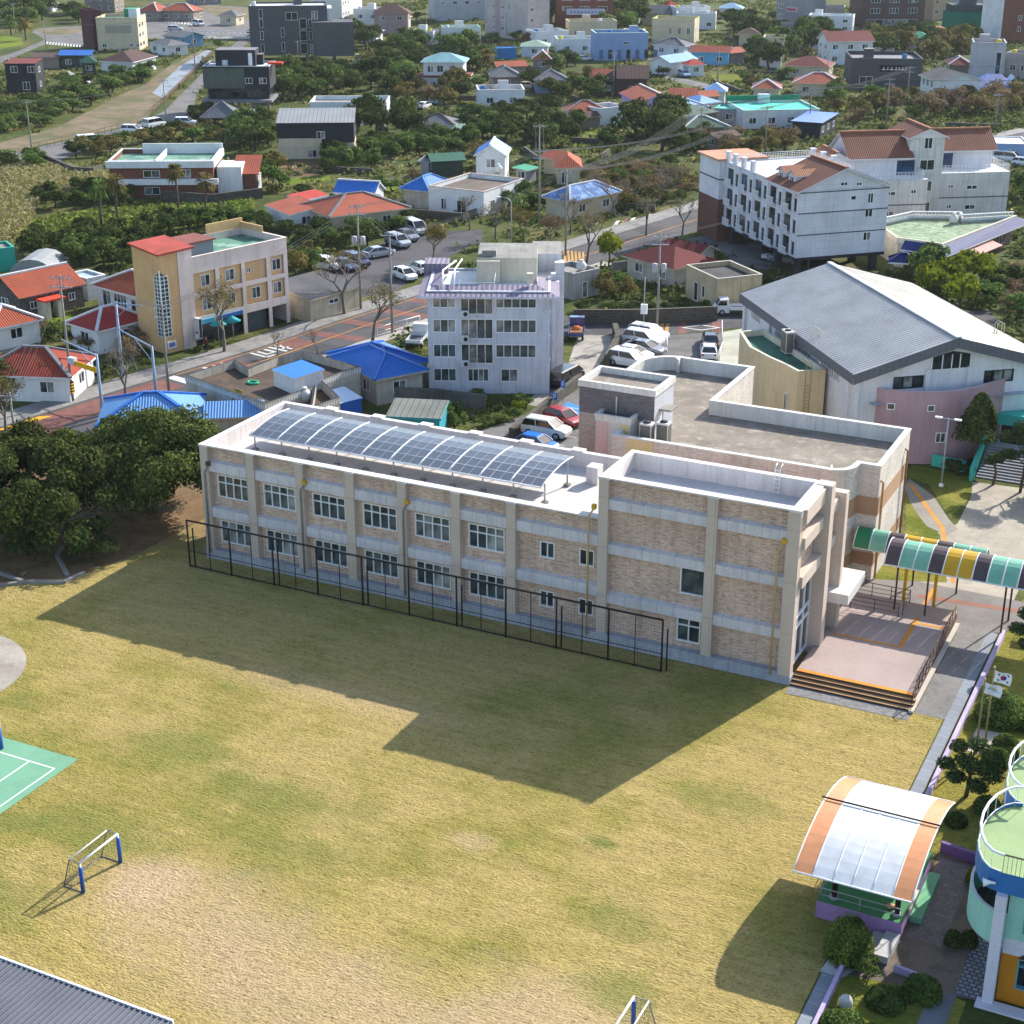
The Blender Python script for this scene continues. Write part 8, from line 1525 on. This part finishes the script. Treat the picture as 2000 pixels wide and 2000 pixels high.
# ================================================================ vehicles
PAINT_ = NB('car_paint'); oi = PAINT_.n('ShaderNodeObjectInfo'); CARP = PAINT_.out(PAINT_.mix(oi.outputs['Color'], PAINT_.ramp(PAINT_.noise(2, 3), [(.3, .93), (.6, 1.0)]), 1, 'MULTIPLY'), .25, .5)
PAINT_.b.inputs['Coat Weight'].default_value = .4
CGL = glass('#12161a', .05); TYRE = M('#151515', dirt=.1); RIM = M('#8f9296', rough=.35, dirt=.1, spec=.5); LAMP = M('#d8dade', rough=.2, dirt=0, spec=.6); TAIL = M('#8a1a1a', rough=.3, dirt=0); TRIM = M('#1e1f22', dirt=.1)
def car_proto(kind):
    """length along x (nose at +x), each profile a list of (x, sill, belt, half width) plus a cabin outline"""
    S = dict(sedan=dict(L=4.7, W=.91, body=[(-2.35, .42, .78, .74), (-2.2, .28, .95, .84), (-1.3, .24, .97, .91), (0, .24, .95, .91), (1.2, .24, .92, .91), (2.0, .26, .78, .86), (2.32, .36, .62, .72)], base=(-2.0, 1.15), top=(-1.15, .35), h=1.43, tw=.62, wr=.33, ax=1.38),
             suv=dict(L=4.7, W=.95, body=[(-2.3, .5, .95, .82), (-2.2, .32, 1.12, .9), (-1.2, .28, 1.12, .95), (0, .28, 1.10, .95), (1.2, .28, 1.06, .95), (2.0, .3, .96, .9), (2.3, .42, .78, .78)], base=(-2.2, 1.3), top=(-1.95, .55), h=1.72, tw=.74, wr=.37, ax=1.4),
             hatch=dict(L=4.0, W=.86, body=[(-1.98, .45, .9, .74), (-1.85, .28, 1.02, .82), (-1, .25, 1.02, .86), (0, .25, .98, .86), (1, .25, .94, .86), (1.7, .28, .82, .8), (1.98, .36, .66, .68)], base=(-1.85, 1.1), top=(-1.45, .35), h=1.5, tw=.64, wr=.31, ax=1.22),
             van=dict(L=5.1, W=.98, body=[(-2.5, .5, 1.1, .88), (-2.42, .32, 1.2, .95), (-1, .28, 1.2, .98), (.4, .28, 1.18, .98), (1.5, .28, 1.1, .98), (2.2, .3, .95, .92), (2.5, .42, .8, .8)], base=(-2.42, 1.9), top=(-2.3, 1.0), h=1.92, tw=.82, wr=.35, ax=1.55))[kind]
    b = MB(); st = S['body']; ring = []
    for x, z0, z1, hw in st: ring.append([(x, -hw * .96, z0), (x, -hw, (z0 + z1) / 2), (x, -hw * .93, z1), (x, hw * .93, z1), (x, hw, (z0 + z1) / 2), (x, hw * .96, z0)])
    for a, c in zip(ring, ring[1:]):
        for k in range(6): j = (k + 1) % 6; b.face([a[k], c[k], c[j], a[j]][::-1] if k < 6 else None, CARP if k != 5 else TRIM, k in (0, 1, 3, 4))
    b.face(ring[0], CARP); b.face(ring[-1][::-1], CARP)
    bz = st[3][2]; hw = S['W'] * .93; x0, x1 = S['base']; t0, t1 = S['top']; tw, h = S['tw'], S['h']
    body = b
    g = MB(); A = [(x0, -hw, bz - .02), (x1, -hw, bz - .02), (x1, hw, bz - .02), (x0, hw, bz - .02)]; Tp = [(t0, -tw, h - .07), (t1, -tw, h - .07), (t1, tw, h - .07), (t0, tw, h - .07)]
    for k in range(4): j = (k + 1) % 4; g.face([A[k], A[j], Tp[j], Tp[k]], CGL)
    r = MB(); R2_ = [(t0 + .12, -tw * .85, h), (t1 - .15, -tw * .85, h), (t1 - .15, tw * .85, h), (t0 + .12, tw * .85, h)]; r.face(R2_, CARP, True)
    for k in range(4): j = (k + 1) % 4; r.face([Tp[k], Tp[j], R2_[j], R2_[k]], CARP, True)
    for k in range(4): r.beam(Vector(A[k]) + Vector((0, 0, .02)), Tp[k], .1, .07, CARP)
    for s in (-1, 1):
        m = (t0 + t1) / 2 - .15; mb = (x0 + x1) / 2 - .2; r.beam((mb, s * (hw + .005), bz), (m, s * (tw + .005), h - .05), .09, .05, CARP)
    w_ = MB(); wr = S['wr']; w_.tube([(0, -.11, 0), (0, .11, 0)], wr, TYRE, 14); rm = MB(); rm.tube([(0, -.125, 0), (0, .125, 0)], wr * .6, RIM, 10)
    hl = MB(); xn = st[-1][0]; hl.box(xn - .32, xn - .03, -.14, .14, .6, .74, LAMP); tl = MB(); tl.box(st[0][0] - .03, st[0][0] + .15, -.12, .12, .74, .9, TAIL)
    out = []
    for nm, q in (('body', body), ('cabin_glass', g), ('roof', r), ('wheel', w_), ('rim', rm), ('headlight', hl), ('tail_light', tl)):
        o = q.build(nm); out.append(o.data); bpy.data.objects.remove(o)
    return out, S
CARS = {k: car_proto(k) for k in ('sedan', 'suv', 'hatch', 'van')}
def car(kind, label, v, x, y, hd, col, name='parked_car', cat='car', group=None, pos=None, ang=None):
    """hd: a second sighted point towards which the nose looks"""
    p = G(v, x, y) if pos is None else Vector((*pos, 0)); q = G(v, *hd) if ang is None else None; rz = math.atan2(q.y - p.y, q.x - p.x) if ang is None else ang
    (bo, gl_, ro, wh, ri, hl, tl), S = CARS[kind]; t = thing(name, label, cat, (p.x, p.y, .03), rz, group); cl = lin(col)
    def part(nm, me, loc=(0, 0, 0), par=None): o = bpy.data.objects.new(nm, me); C.objects.link(o); o.parent = par or t; o.location = loc; o.color = cl; return o
    part('body', bo); part('window', gl_); part('roof', ro)
    for sx in (-1, 1):
        for sy in (-1, 1): w_ = part('wheel', wh, (sx * S['ax'], sy * (S['W'] - .1), S['wr'])); part('rim', ri, (0, 0, 0), w_)
    for sy in (-1, 1): part('headlight', hl, (0, sy * S['W'] * .62, 0)); part('tail_light', tl, (0, sy * S['W'] * .72, 0))
    return t
WC, SC, BC, NC, GC = '#d6d8da', '#a3a7ac', '#1a1b1f', '#232c48', '#6b6f76'
car('sedan', 'silver sedan alone in the middle of the upper car park', 'M2', 1118, 585, (1260, 560), SC); car('suv', 'dark navy car beside the tall transformer pole in the car park', 'M2', 950, 655, (1060, 690), NC); car('sedan', 'dark blue saloon behind the navy car in the car park', 'M2', 865, 680, (970, 715), '#2a3550'); car('suv', 'white car partly hidden by the cherry tree at the corrugated shed', 'M2', 725, 680, (860, 700), WC)
car('suv', 'silver car under the olive tree in the upper car park', 'M2', 1265, 505, (1370, 540), SC); car('van', 'pale silver van at the far end of the car park row', 'M2', 1390, 405, (1490, 445), '#b9bdc0'); car('sedan', 'grey car between the silver van and silver car in the row', 'M2', 1330, 455, (1440, 490), GC)
car('hatch', 'white car nearest the street edge of the car park', 'M2', 1320, 755, (1440, 800), WC); car('hatch', 'white car beyond the one nearest the street', 'M2', 1425, 705, (1360, 680), WC)
car('suv', 'white off-road car with black roof rails behind the school roof', 'M3', 860, 1775, (1010, 1800), '#c9c8c2'); car('hatch', 'red hatchback beside the blue parking bay', 'M3', 965, 1700, (1080, 1735), '#9c1c20'); car('hatch', 'bright blue car half hidden by the school parapet', 'M3', 805, 1868, (900, 1888), '#1c6fc0'); car('van', 'black people carrier beside the white apartment block', 'M3', 985, 1450, (1090, 1395), BC)
for i, (x, y, k, c, lab) in enumerate(((1500, 1170, 'suv', WC, 'foremost white car in the line of cars by the stone wall'), (1470, 1205, 'suv', WC, 'second white car in the line of cars by the stone wall'), (1480, 1255, 'sedan', GC, 'grey car in the line of cars by the stone wall'), (1400, 1290, 'sedan', WC, 'white car behind the grey one in the line by the stone wall'), (1375, 1335, 'suv', WC, 'last white car in the line, touching the hall roof'))): car(k, lab, 'M3', x, y, (x + 130, y + 22), c)
car('sedan', 'dark blue car driving out at the school gate', 'N7', 480, 1240, (470, 1130), '#1d2436'); car('sedan', 'white car following the dark one at the school gate', 'N7', 460, 1360, (452, 1250), WC)
car('hatch', 'white car parked under the raised lodging', 'N7', 1120, 300, (1080, 340), WC); car('sedan', 'pale car deep under the lodging pillars', 'N7', 1290, 350, (1370, 360), '#8d9094')
car('van', 'white minibus on the lane behind the red brick house', 'T1', 1165, 962, (1260, 945), WC); car('suv', 'white car in front of the minibus on the lane', 'T1', 1005, 1008, (1080, 1010), WC); car('van', 'white car at the bend behind the hedge of the brick house', 'T1', 680, 1092, (760, 1085), WC); car('suv', 'white car beside the roadside bushes below the coffee house', 'T1', 1400, 950, (1470, 950), WC); car('hatch', 'white car in the yard by the small grey shed', 'T1', 615, 640, (680, 640), WC)
car('sedan', 'white car on the lane below the white villa', 'T2', 1462, 818, (1520, 800), WC); car('hatch', 'teal car behind the white one on the villa lane', 'T2', 1552, 785, (1600, 770), '#6b9aa8'); car('sedan', 'white car parked beneath the black coffee house', 'T2', 180, 880, (240, 885), WC); car('hatch', 'pale blue car beneath the black coffee house', 'T2', 110, 875, (150, 875), '#7fa0cc')
car('hatch', 'silver car before the grey-blue building', 'T3', 930, 460, (985, 455), '#a9b4c0'); car('sedan', 'white car between the slate roof house and flat house', 'T3', 335, 648, (380, 650), WC); car('sedan', 'pale pink car next to the light blue house', 'T3', 505, 665, (560, 665), '#c9b3ac'); car('sedan', 'dark car under the maroon hip-roofed bungalow', 'T4', 595, 400, (640, 402), BC); car('suv', 'bluish car on the lane by the tiny scarlet roof', 'T4', 100, 415, (130, 425), '#8fa6bd'); car('van', 'white van beside the two joined cabins', 'T4', 1845, 875, (1900, 880), WC); car('hatch', 'white car next to the van at the cabins', 'T4', 1925, 895, (1980, 900), WC); car('van', 'white car on the upper left road by the stream bridge', 'T1', 1500, 195, (1560, 205), WC); car('suv', 'silver car waiting near the upper junction', 'T1', 1325, 235, (1370, 235), SC)
def truck(label, v, x, y, hd, col, bed='#5c6066', load=None):
    p = G(v, x, y); q = G(v, *hd); t = thing('small_truck', label, 'truck', (p.x, p.y, .03), math.atan2(q.y - p.y, q.x - p.x)); c = lin(col); b = MB()
    pr = [(2.45, .35), (2.45, .95), (2.15, 1.25), (1.75, 1.92), (.75, 1.98), (.65, .35)]
    for s in (-1, 1): f = [(x_, s * .82, z_) for x_, z_ in pr]; b.face(f if s < 0 else f[::-1], CARP)
    for (a, a2), (d, d2) in zip(pr, pr[1:] + pr[:1]): b.face([(a, -.82, a2), (a, .82, a2), (d, .82, d2), (d, -.82, d2)], CARP)
    o = b.build('cab', t); o.color = c; g = MB(); g.face([(2.165, -.74, 1.27), (2.165, .74, 1.27), (1.79, .68, 1.86), (1.79, -.68, 1.86)], CGL)
    for s in (-1, 1): f = [(2.1, s * .83, 1.25), (.95, s * .83, 1.25), (.95, s * .83, 1.8), (1.75, s * .83, 1.8)]; g.face(f[::-1] if s < 0 else f, CGL)
    g.build('window', t); b = MB(); bm = M(bed, dirt=.2); b.box(-2.5, .6, -.82, .82, .6, .72, bm)
    for q_ in ((-2.5, .6, -.86, -.8), (-2.5, .6, .8, .86), (-2.5, -2.44, -.8, .8), (.54, .6, -.8, .8)): b.box(*q_, .7, 1.05, CARP)
    o = b.build('bed', t); o.color = c
    for sx in (1.5, -1.5):
        for sy in (-1, 1): w_ = bpy.data.objects.new('wheel', CARS['suv'][0][3]); C.objects.link(w_); w_.parent = t; w_.location = (sx, sy * .72, .37); r_ = bpy.data.objects.new('rim', CARS['suv'][0][4]); C.objects.link(r_); r_.parent = w_
    for sy in (-.55, .55): b = MB(); b.box(2.44, 2.48, sy - .18, sy + .18, .75, .95, LAMP); b.build('headlight', t)
    if load: k = thing('cargo_heap', 'orange and brown load heaped on the blue truck bed', 'cargo', (t.location.x, t.location.y, .75), t.rotation_euler.z); b = MB(); b.box(-2.2, .2, -.7, .7, 0, .35, M('#8a5a3a', dirt=.3)); b.ball((-.8, 0, .4), .55, M(load, dirt=.3), 8, 5, .6); b.build('load', k)
truck('white light truck parked against the gymnasium end wall', 'N7', 735, 905, (620, 905), '#d9dbdd'); truck('blue light truck loaded with orange goods by the white apartments', 'M3', 1050, 1150, (1058, 1090), '#22386f', load='#b86a34'); truck('white light truck behind the railing next to the apartments', 'M2', 1420, 1240, (1480, 1170), '#c9ccd0')
# ================================================================ poles, wires, street furniture
def upole(label, v, x, y, h, arms=1, trans=0, rz=.4, r=.15, wires=True):
    p = G(v, x, y); t = thing('utility_pole', label, 'utility pole', (p.x, p.y, 0), rz); b = MB(); b.tube([(0, 0, 0), (0, 0, h)], [r, r * .6], POLEC, 8); b.build('pole', t)
    for k in range(arms):
        b = MB(); z = h - .35 - k * .9; b.box(-1.0, 1.0, -.05, .05, z - .05, z + .05, STEEL)
        for u in (-.9, -.3, .3, .9): b.cyl(u, 0, z + .05, z + .28, .05, GREY, 6)
        b.build('crossarm', t)
    for k in range(trans): b = MB(); s = (-1, 1, 0)[k]; b.cyl(s * .5, .1, h * .62, h * .62 + .95, .3, M('#a3a5a8', dirt=.15), 10); b.build('transformer', t)
    return (p.x, p.y, h - .1, rz)
U = {}
for k, a in dict(a=('concrete utility pole by the wide brick-red roof, hazard-striped at its foot', 'M1', 460, 1560, 12.8, 2), b=('tall concrete pole in front of the glazed corner tower', 'M1', 1065, 1530, 9.4, 2), c=('short dark pole at the left edge of the street', 'N4', 185, 1305, 5.8, 1), d=('tallest pole with paired grey transformers by the corrugated shed', 'M2', 985, 985, 12.6, 2, 2), e=('leaning-looking pole at the kerb right of the cherry tree', 'M2', 1222, 1165, 11.5, 1), f=('pole rising behind the apartment roof near the crossing', 'M3', 815, 480, 11.5, 2), g=('pole with striped foot beside the crossing behind the penthouse', 'M3', 980, 640, 11.5, 1), h=('pole with transformers by the school gate crossing', 'M3', 1555, 1138, 11.5, 2, 2), i=('pole beside the fenced lane at the left, before the dirt track', 'T1', 242, 1162, 9.5, 1), j=('pole at the corner of the lane below the coffee house', 'T1', 1258, 945, 9, 1), k=('pole near the black house at the upper left', 'T1', 355, 410, 9, 1), l=('pole beside the stream and coffee house', 'T1', 1478, 585, 15, 1), m=('pole in front of the vivid blue roofing sheet', 'T4', 772, 702, 8, 2), n=('pole among the olive trees left of the lodging', 'T4', 535, 830, 8.5, 1), o=('pole by the lower dull green hip roof', 'T4', 187, 780, 7.5, 2), p=('pole on the grass by the tiny scarlet roof', 'T4', 278, 492, 9, 1), q=('pole in front of the right brick-red hip roof', 'T4', 865, 480, 8.5, 1), r=('pole between meadow patch and dark grey building', 'T4', 1188, 668, 9, 2), s=('pole left of the white house with dark tiled gable', 'T4', 1300, 562, 8, 2), t=('pole behind the lodging annex roofs at right', 'T4', 1775, 700, 7, 1), u=('pole standing among the gardens of the brown gabled house', 'T3', 1150, 722, 9.5, 1), v=('pole beside the dusty pink house', 'T2', 1482, 302, 8, 1), w=('slim pole in front of the lodging corner', 'M4', 768, 900, 11, 1), x=('pole before the grey brick block, right of its pillars', 'T2', 515, 505, 6.5, 1), y=('pole beside salmon red cottage and green canopy', 'T3', 590, 1530, 12, 1), z=('pole on the far left beyond the park', 'T1', 122, 260, 9, 1)).items(): U[k] = upole(*a)
CAB = M('#5c5d5f', dirt=0)
def wire(a, c, label, n=3, sag=.5, sp=.55, r=.022):
    A, B = U[a] if isinstance(a, str) else a, U[c] if isinstance(c, str) else c; b = MB(); ln = math.hypot(B[0] - A[0], B[1] - A[1])
    for k in range(n):
        o = (k - (n - 1) / 2) * sp; pts = []
        for i in range(9): f = i / 8; pts.append((A[0] + (B[0] - A[0]) * f + o * math.cos(A[3]), A[1] + (B[1] - A[1]) * f + o * math.sin(A[3]), A[2] - .1 + (B[2] - A[2]) * f - sag * ln / 20 * 4 * f * (1 - f)))
        b.tube(pts, r, CAB, 3, False)
    b.build('wire', tag_parent(label))
def tag_parent(label): return thing('power_line', label, 'power line')
wire('c', 'a', 'wires sagging from the short edge pole to the striped-foot pole'); wire('a', 'b', 'wires between the striped-foot pole and the glazed tower pole'); wire('b', 'd', 'wires passing in front of the orange corner building', 3); wire('d', 'f', 'wires crossing above the upper car park'); wire('d', 'e', 'short wires over the street between transformer pole and kerb pole', 2); wire('e', 'g', 'wires running behind the apartment roof'); wire('f', 'y', 'wires from the penthouse pole up to the salmon cottage', 3); wire('g', 'o', 'long wires rising over the gardens to the green hip roofs', 5, .4, .5, .032); wire('o', 'm', 'wires from the green hip roofs to the vivid blue sheet', 4, .4, .5, .032); wire('m', 's', 'thick wires fanning towards the dark tiled gable', 5, .5, .5, .036); wire('s', (75, 390, 12, .4), 'bundle of wires running off past the concrete building', 5, .5, .5, .036); wire('n', 'm', 'wires between the olive trees and the vivid blue sheet', 3, .5, .5, .032); wire('g', 'n', 'wires over the street towards the olive trees', 4, .5, .5, .032); wire('f', 'n', 'upper wires above the salmon and pale blue roofs', 4, .45, .5, .032); wire('m', 'r', 'wires along the meadow patch', 3, .5, .5, .032); wire('r', (60, 330, 9, .4), 'wires trailing away over the leafless trees', 4, .5, .5, .032); wire('h', 'w', 'wires from the school gate pole to the lodging', 2); wire('i', 'j', 'single run of wires over the dirt track', 2); wire('k', 'l', 'wires at the upper left over the stream', 2); wire('h', 'g', 'wires along the side street to the crossing', 2); wire('i', (-190, 105, 9, .4), 'wires leaving over the left edge beyond the hedge', 3); wire('c', (-60, -30, 6, .4), 'wires leaving the photo at the short edge pole', 3)
b = MB()
for k in range(4): b.box(-.2, .2, -.2, .2, .9 + k * .3, 1.05 + k * .3, YEL); b.box(-.19, .19, -.19, .19, 1.05 + k * .3, 1.2 + k * .3, BLACK)
p = U['a']; o = b.build('hazard_sleeve', None, (p[0], p[1], 0)); tag(o, 'yellow and black striped guard around the concrete pole foot', 'pole guard')
def mast(label, base, top, arm, extra=None):
    t = thing('traffic_mast', label, 'traffic mast', (base.x, base.y, 0)); LB = M('#8fa3bb', dirt=.12, rough=.5); b = MB(); b.tube([(0, 0, 0), (0, 0, top)], [.17, .11], LB, 8); b.box(-.25, .25, -.25, .25, 0, .25, GREY); b.build('pole', t); b = MB(); b.tube([(0, 0, top - .1), (arm[0], arm[1], top + .5)], [.09, .06], LB, 6); b.tube([(0, 0, top - 1.6), (arm[0] * .55, arm[1] * .55, top + .2)], .04, LB, 5); b.build('arm', t)
    if extra: b = MB(); b.beam((0, 0, top - 1.6), extra, .08, .5, YEL); b.build('sign_arm', t); b = MB(); b.box(extra[0] - .4, extra[0] + .4, extra[1] - .25, extra[1] + .25, extra[2] - .1, extra[2] + .5, M('#b9bcc0', dirt=.1)); b.build('camera_box', t)
    return t
m1 = G('N4', 1112, 930); mast('blue-grey signal mast at the tip of the bright blue roof', m1, 6.4, (-5.2, 1.2), (-3.6, .6, 5.0)); m2 = G('M1', 985, 1555); mast('pale signal mast right of the leafless tree on the street edge', m2, 5.6, (-5.6, 2.0)); m3 = G('M1', 775, 1420); mast('thick white mast on the far pavement with a hanging box', m3, 8.2, (4.6, -1.6))
t = thing('street_lamp', 'street lamp with curved arm on the apartment roofline', 'street lamp', tuple(G('M3', 640, 640)), .5); b = MB(); b.tube([(0, 0, 0), (0, 0, 7.2), (-.5, 0, 7.7), (-1.5, 0, 7.9)], [.09, .07, .06, .05], STEEL, 6); b.build('pole', t); b = MB(); b.box(-2.0, -1.4, -.12, .12, 7.82, 7.95, FRAME); b.build('lamp_head', t)
t = thing('control_pole', 'slim pole with white control box by the school gate', 'pole', tuple(G('M3', 1470, 1115)), .2); b = MB(); b.tube([(0, 0, 0), (0, 0, 6.2)], .07, STEEL, 6); b.build('pole', t); b = MB(); b.box(-.35, .35, -.2, .2, 2.0, 3.1, FRAME); b.build('box', t)
for i, (x, y, lab) in enumerate(((965, 1560, 'tall blue parking sign at the stone wall'), (915, 1600, 'short blue parking sign at the stone wall'))):
    t = thing('parking_sign', lab, 'sign', tuple(G('M3', x, y)), -.3); h = 2.2 - i * .6; b = MB(); b.cyl(0, 0, 0, h, .035, STEEL, 6); b.build('post', t); b = MB(); b.box(-.3, .3, -.06, -.03, h - .75, h, M('#2c62b8', dirt=.05)); o = b.build('board', t); b = MB(); b.box(-.16, -.08, -.075, -.062, h - .65, h - .15, WHITE); b.box(-.08, .14, -.074, -.062, h - .25, h - .15, WHITE); b.box(-.08, .14, -.074, -.062, h - .48, h - .38, WHITE); b.box(.06, .14, -.075, -.062, h - .38, h - .25, WHITE); b.build('lettering', o)
def runwall(label, pts, h, th, m, name='stone_wall', cat='wall', z=0):
    b = MB()
    for a, c in zip(pts, pts[1:]): b.beam((a[0], a[1], z + h / 2), (c[0], c[1], z + h / 2), th, h, m)
    return tag(b.build(name), label, cat)
xy = lambda v, pts: [(p.x, p.y) for p in GL(v, pts)]
BAS = M('#4b4740', 'brick', c2='#35322d', c3='#77736a', c4='#5d594f', bw=.5, bh=.35, dirt=.25)
runwall('rough basalt wall between apartment block and school car park', xy('M3', [(640, 1790), (1000, 1500), (1070, 1440)]), 1.0, .5, BAS); runwall('basalt wall beside the line of white cars', xy('M3', [(1290, 1130), (1310, 1200), (1240, 1340)]), 1.2, .6, BAS)
runwall('grey concrete garden wall below the apartment block', xy('M2', [(1215, 1680), (1560, 1690), (1925, 1740)]), 1.5, .25, M('#6d6a64', dirt=.35, streak=.3)); runwall('ivy-dark retaining wall along the side street', xy('M3', [(1030, 1070), (1240, 1070), (1500, 1068), (1930, 1050)]), 1.7, .4, BAS); runwall('grey block wall right of the feathery green tree', xy('M3', [(1270, 745), (1480, 720)]), 1.3, .2, CONC)
runwall('dark stone wall of the meadow below the red brick house', xy('M1', [(1030, 300), (1340, 320), (1650, 280)]), 1.6, .4, BAS); runwall('dark stone wall curving left of the red brick house', xy('T1', [(330, 1230), (560, 1330), (700, 1340), (770, 1310)]), 1.6, .5, BAS); runwall('pale roadside wall below the great tree crowns', xy('N4', [(520, 1275), (820, 1190), (1060, 1110)]), .9, .2, M('#a9a59d', dirt=.25)); runwall('stone wall and steps below the brown roof terrace', xy('M3', [(0, 400), (330, 430), (420, 400)]), 1.3, .3, BAS)
def fence(label, pts, h, m, step=1.6, n=2, name='railing', cat='railing'):
    t = thing(name, label, cat); b = MB(); railing(b, [(*p, 0) for p in pts], h, m, n, step, .04); b.build('rail', t); return t
fence('white railing along the street beside the large blue roof', xy('M2', [(1110, 1195), (1230, 1155), (1430, 1100)]), 1.1, FRAME); fence('brown wooden railing along the dirt track', xy('T1', [(-60, 1240), (240, 1140), (740, 1030), (1040, 950)]), 1.3, BROWN, 2.0); fence('rust-red railing along the stream road', xy('T1', [(1140, 870), (1270, 750), (1480, 540), (1600, 420)]), 1.4, RUST, 2.0, 3); fence('white gate rail on the school drive', xy('N7', [(605, 1050), (612, 1290), (560, 1420)]), .9, FRAME); fence('white rail at the left of the school drive', xy('N7', [(10, 1200), (15, 1360)]), 1.0, FRAME)
t = thing('stream_bridge', 'small bridge with pale railings over the stream', 'bridge', tuple(G('T1', 1595, 300)), R(26)); b = MB(); b.box(-12, 12, -1.5, 5, .1, .5, CONC); b.build('deck', t); b = MB(); railing(b, [(-12, -1.4, .5), (12, -1.4, .5)], 2.0, FRAME, 3, 1.6, .09); b.build('railing', t)
t = thing('hanok_gazebo', 'dark tiled pavilion roof below the coffee house', 'pavilion', tuple(G('T1', 1685, 940)), .5); b = MB(); roof_faces(b, 'hip', -4, 4, -3.8, 3.8, 1.9, 2.6, ROOF_G, ridge=RIDG); b.build('roof', t)
for x in (-2.6, 2.6):
    for y in (-2.4, 2.4): b = MB(); b.cyl(x, y, 0, 1.8, .15, BROWN); b.build('post', t)
for k in range(3): b = MB(); x, y = xy('N4', [(440 + 12 * k, 1255 - 6 * k)])[0]; b.cyl(x, y, 0, 1.1, .07, FRAME, 6) if k else b.box(x - .5, x + .5, y - .1, y + .1, 0, 1.2, WHITE); tag(b.build('bollard' if k else 'utility_box'), ('white roadside cabinet above the great tree crown', 'first slim white bollard next to the roadside cabinet', 'second slim white bollard next to the roadside cabinet')[k], 'bollard' if k else 'cabinet')
t = thing('roof_float', 'bright green inflatable ring lying on the stained flat roof', 'toy', tuple(G('M2', 172, 1540, 2.97))); b = MB(); b.tube([(.55 * math.cos(a), .4 * math.sin(a), .1) for a in [6.283 * k / 14 for k in range(15)]], .11, M('#3fb98a'), 6); b.build('ring', t)
# people outside the orange building and on the walk
def person(label, p, top, legs, rz, h=1.7):
    t = thing('person', label, 'person', (p[0], p[1], 0.13), rz); SK = M('#b58a6c', dirt=0); b = MB(); s = h / 1.7
    for sx in (-1, 1): b.tube([(sx * .09, .02 * sx, 0), (sx * .1, .0, .45 * s), (sx * .09, 0, .85 * s)], [.05, .065, .09], M(legs), 7)
    b.tube([(0, 0, .82 * s), (0, 0, 1.05 * s), (0, .01, 1.3 * s), (0, 0, 1.42 * s), (0, 0, 1.5 * s)], [.15, .15, .19, .15, .05], M(top), 9)
    for sx in (-1, 1): b.tube([(sx * .19, 0, 1.38 * s), (sx * .25, .02, 1.1 * s), (sx * .24, .1, .85 * s)], [.06, .05, .035], M(top), 6); b.ball((sx * .24, .11, .8 * s), .045, SK, 6, 4)
    b.ball((0, .01, 1.6 * s), .11, SK, 9, 7, 1.15); b.build('body', t); b = MB(); b.ball((0, -.015, 1.64 * s), .115, BLACK, 9, 6, 1.1, True); b.build('hair', t)
p = G('M1', 1300, 1255); person('person in a dark red top standing at the kerb by the cherry tree', (p.x, p.y), '#5a2426', '#25262c', .5); p = G('M1', 1245, 1225); person('person in a white top near the teal parasols', (p.x, p.y), '#c9c9cc', '#2a2d38', 1.4)
p = G('M3', 1233, 1060); t = thing('crossing_flagman', 'small red and yellow traffic mannequin at the side street wall', 'mannequin', (p.x, p.y, 0)); b = MB(); b.cyl(0, 0, 0, .8, .16, YEL, 8); b.build('lower_body', t); b = MB(); b.cyl(0, 0, .8, 1.4, .22, M('#c2331f'), 8); b.ball((0, 0, 1.6), .16, M('#d19a4a'), 8, 6); b.build('upper_body', t)
# ================================================================ thin sea air over the whole town
b = MB(); HZ = NB('sea_haze'); HZ.t.nodes.remove(HZ.b); v_ = HZ.n('ShaderNodeVolumePrincipled'); v_.inputs['Color'].default_value = (.86, .92, 1, 1); v_.inputs['Density'].default_value = .00005; v_.inputs['Anisotropy'].default_value = .25
HZ.l(v_.outputs[0], HZ.t.nodes['Material Output'].inputs['Volume']); b.box(-2600, 2600, -1400, 2600, -1, 60, HZ.m); o = b.build('haze'); o['kind'] = 'stuff'; o['label'] = 'thin pale haze hanging over the town'
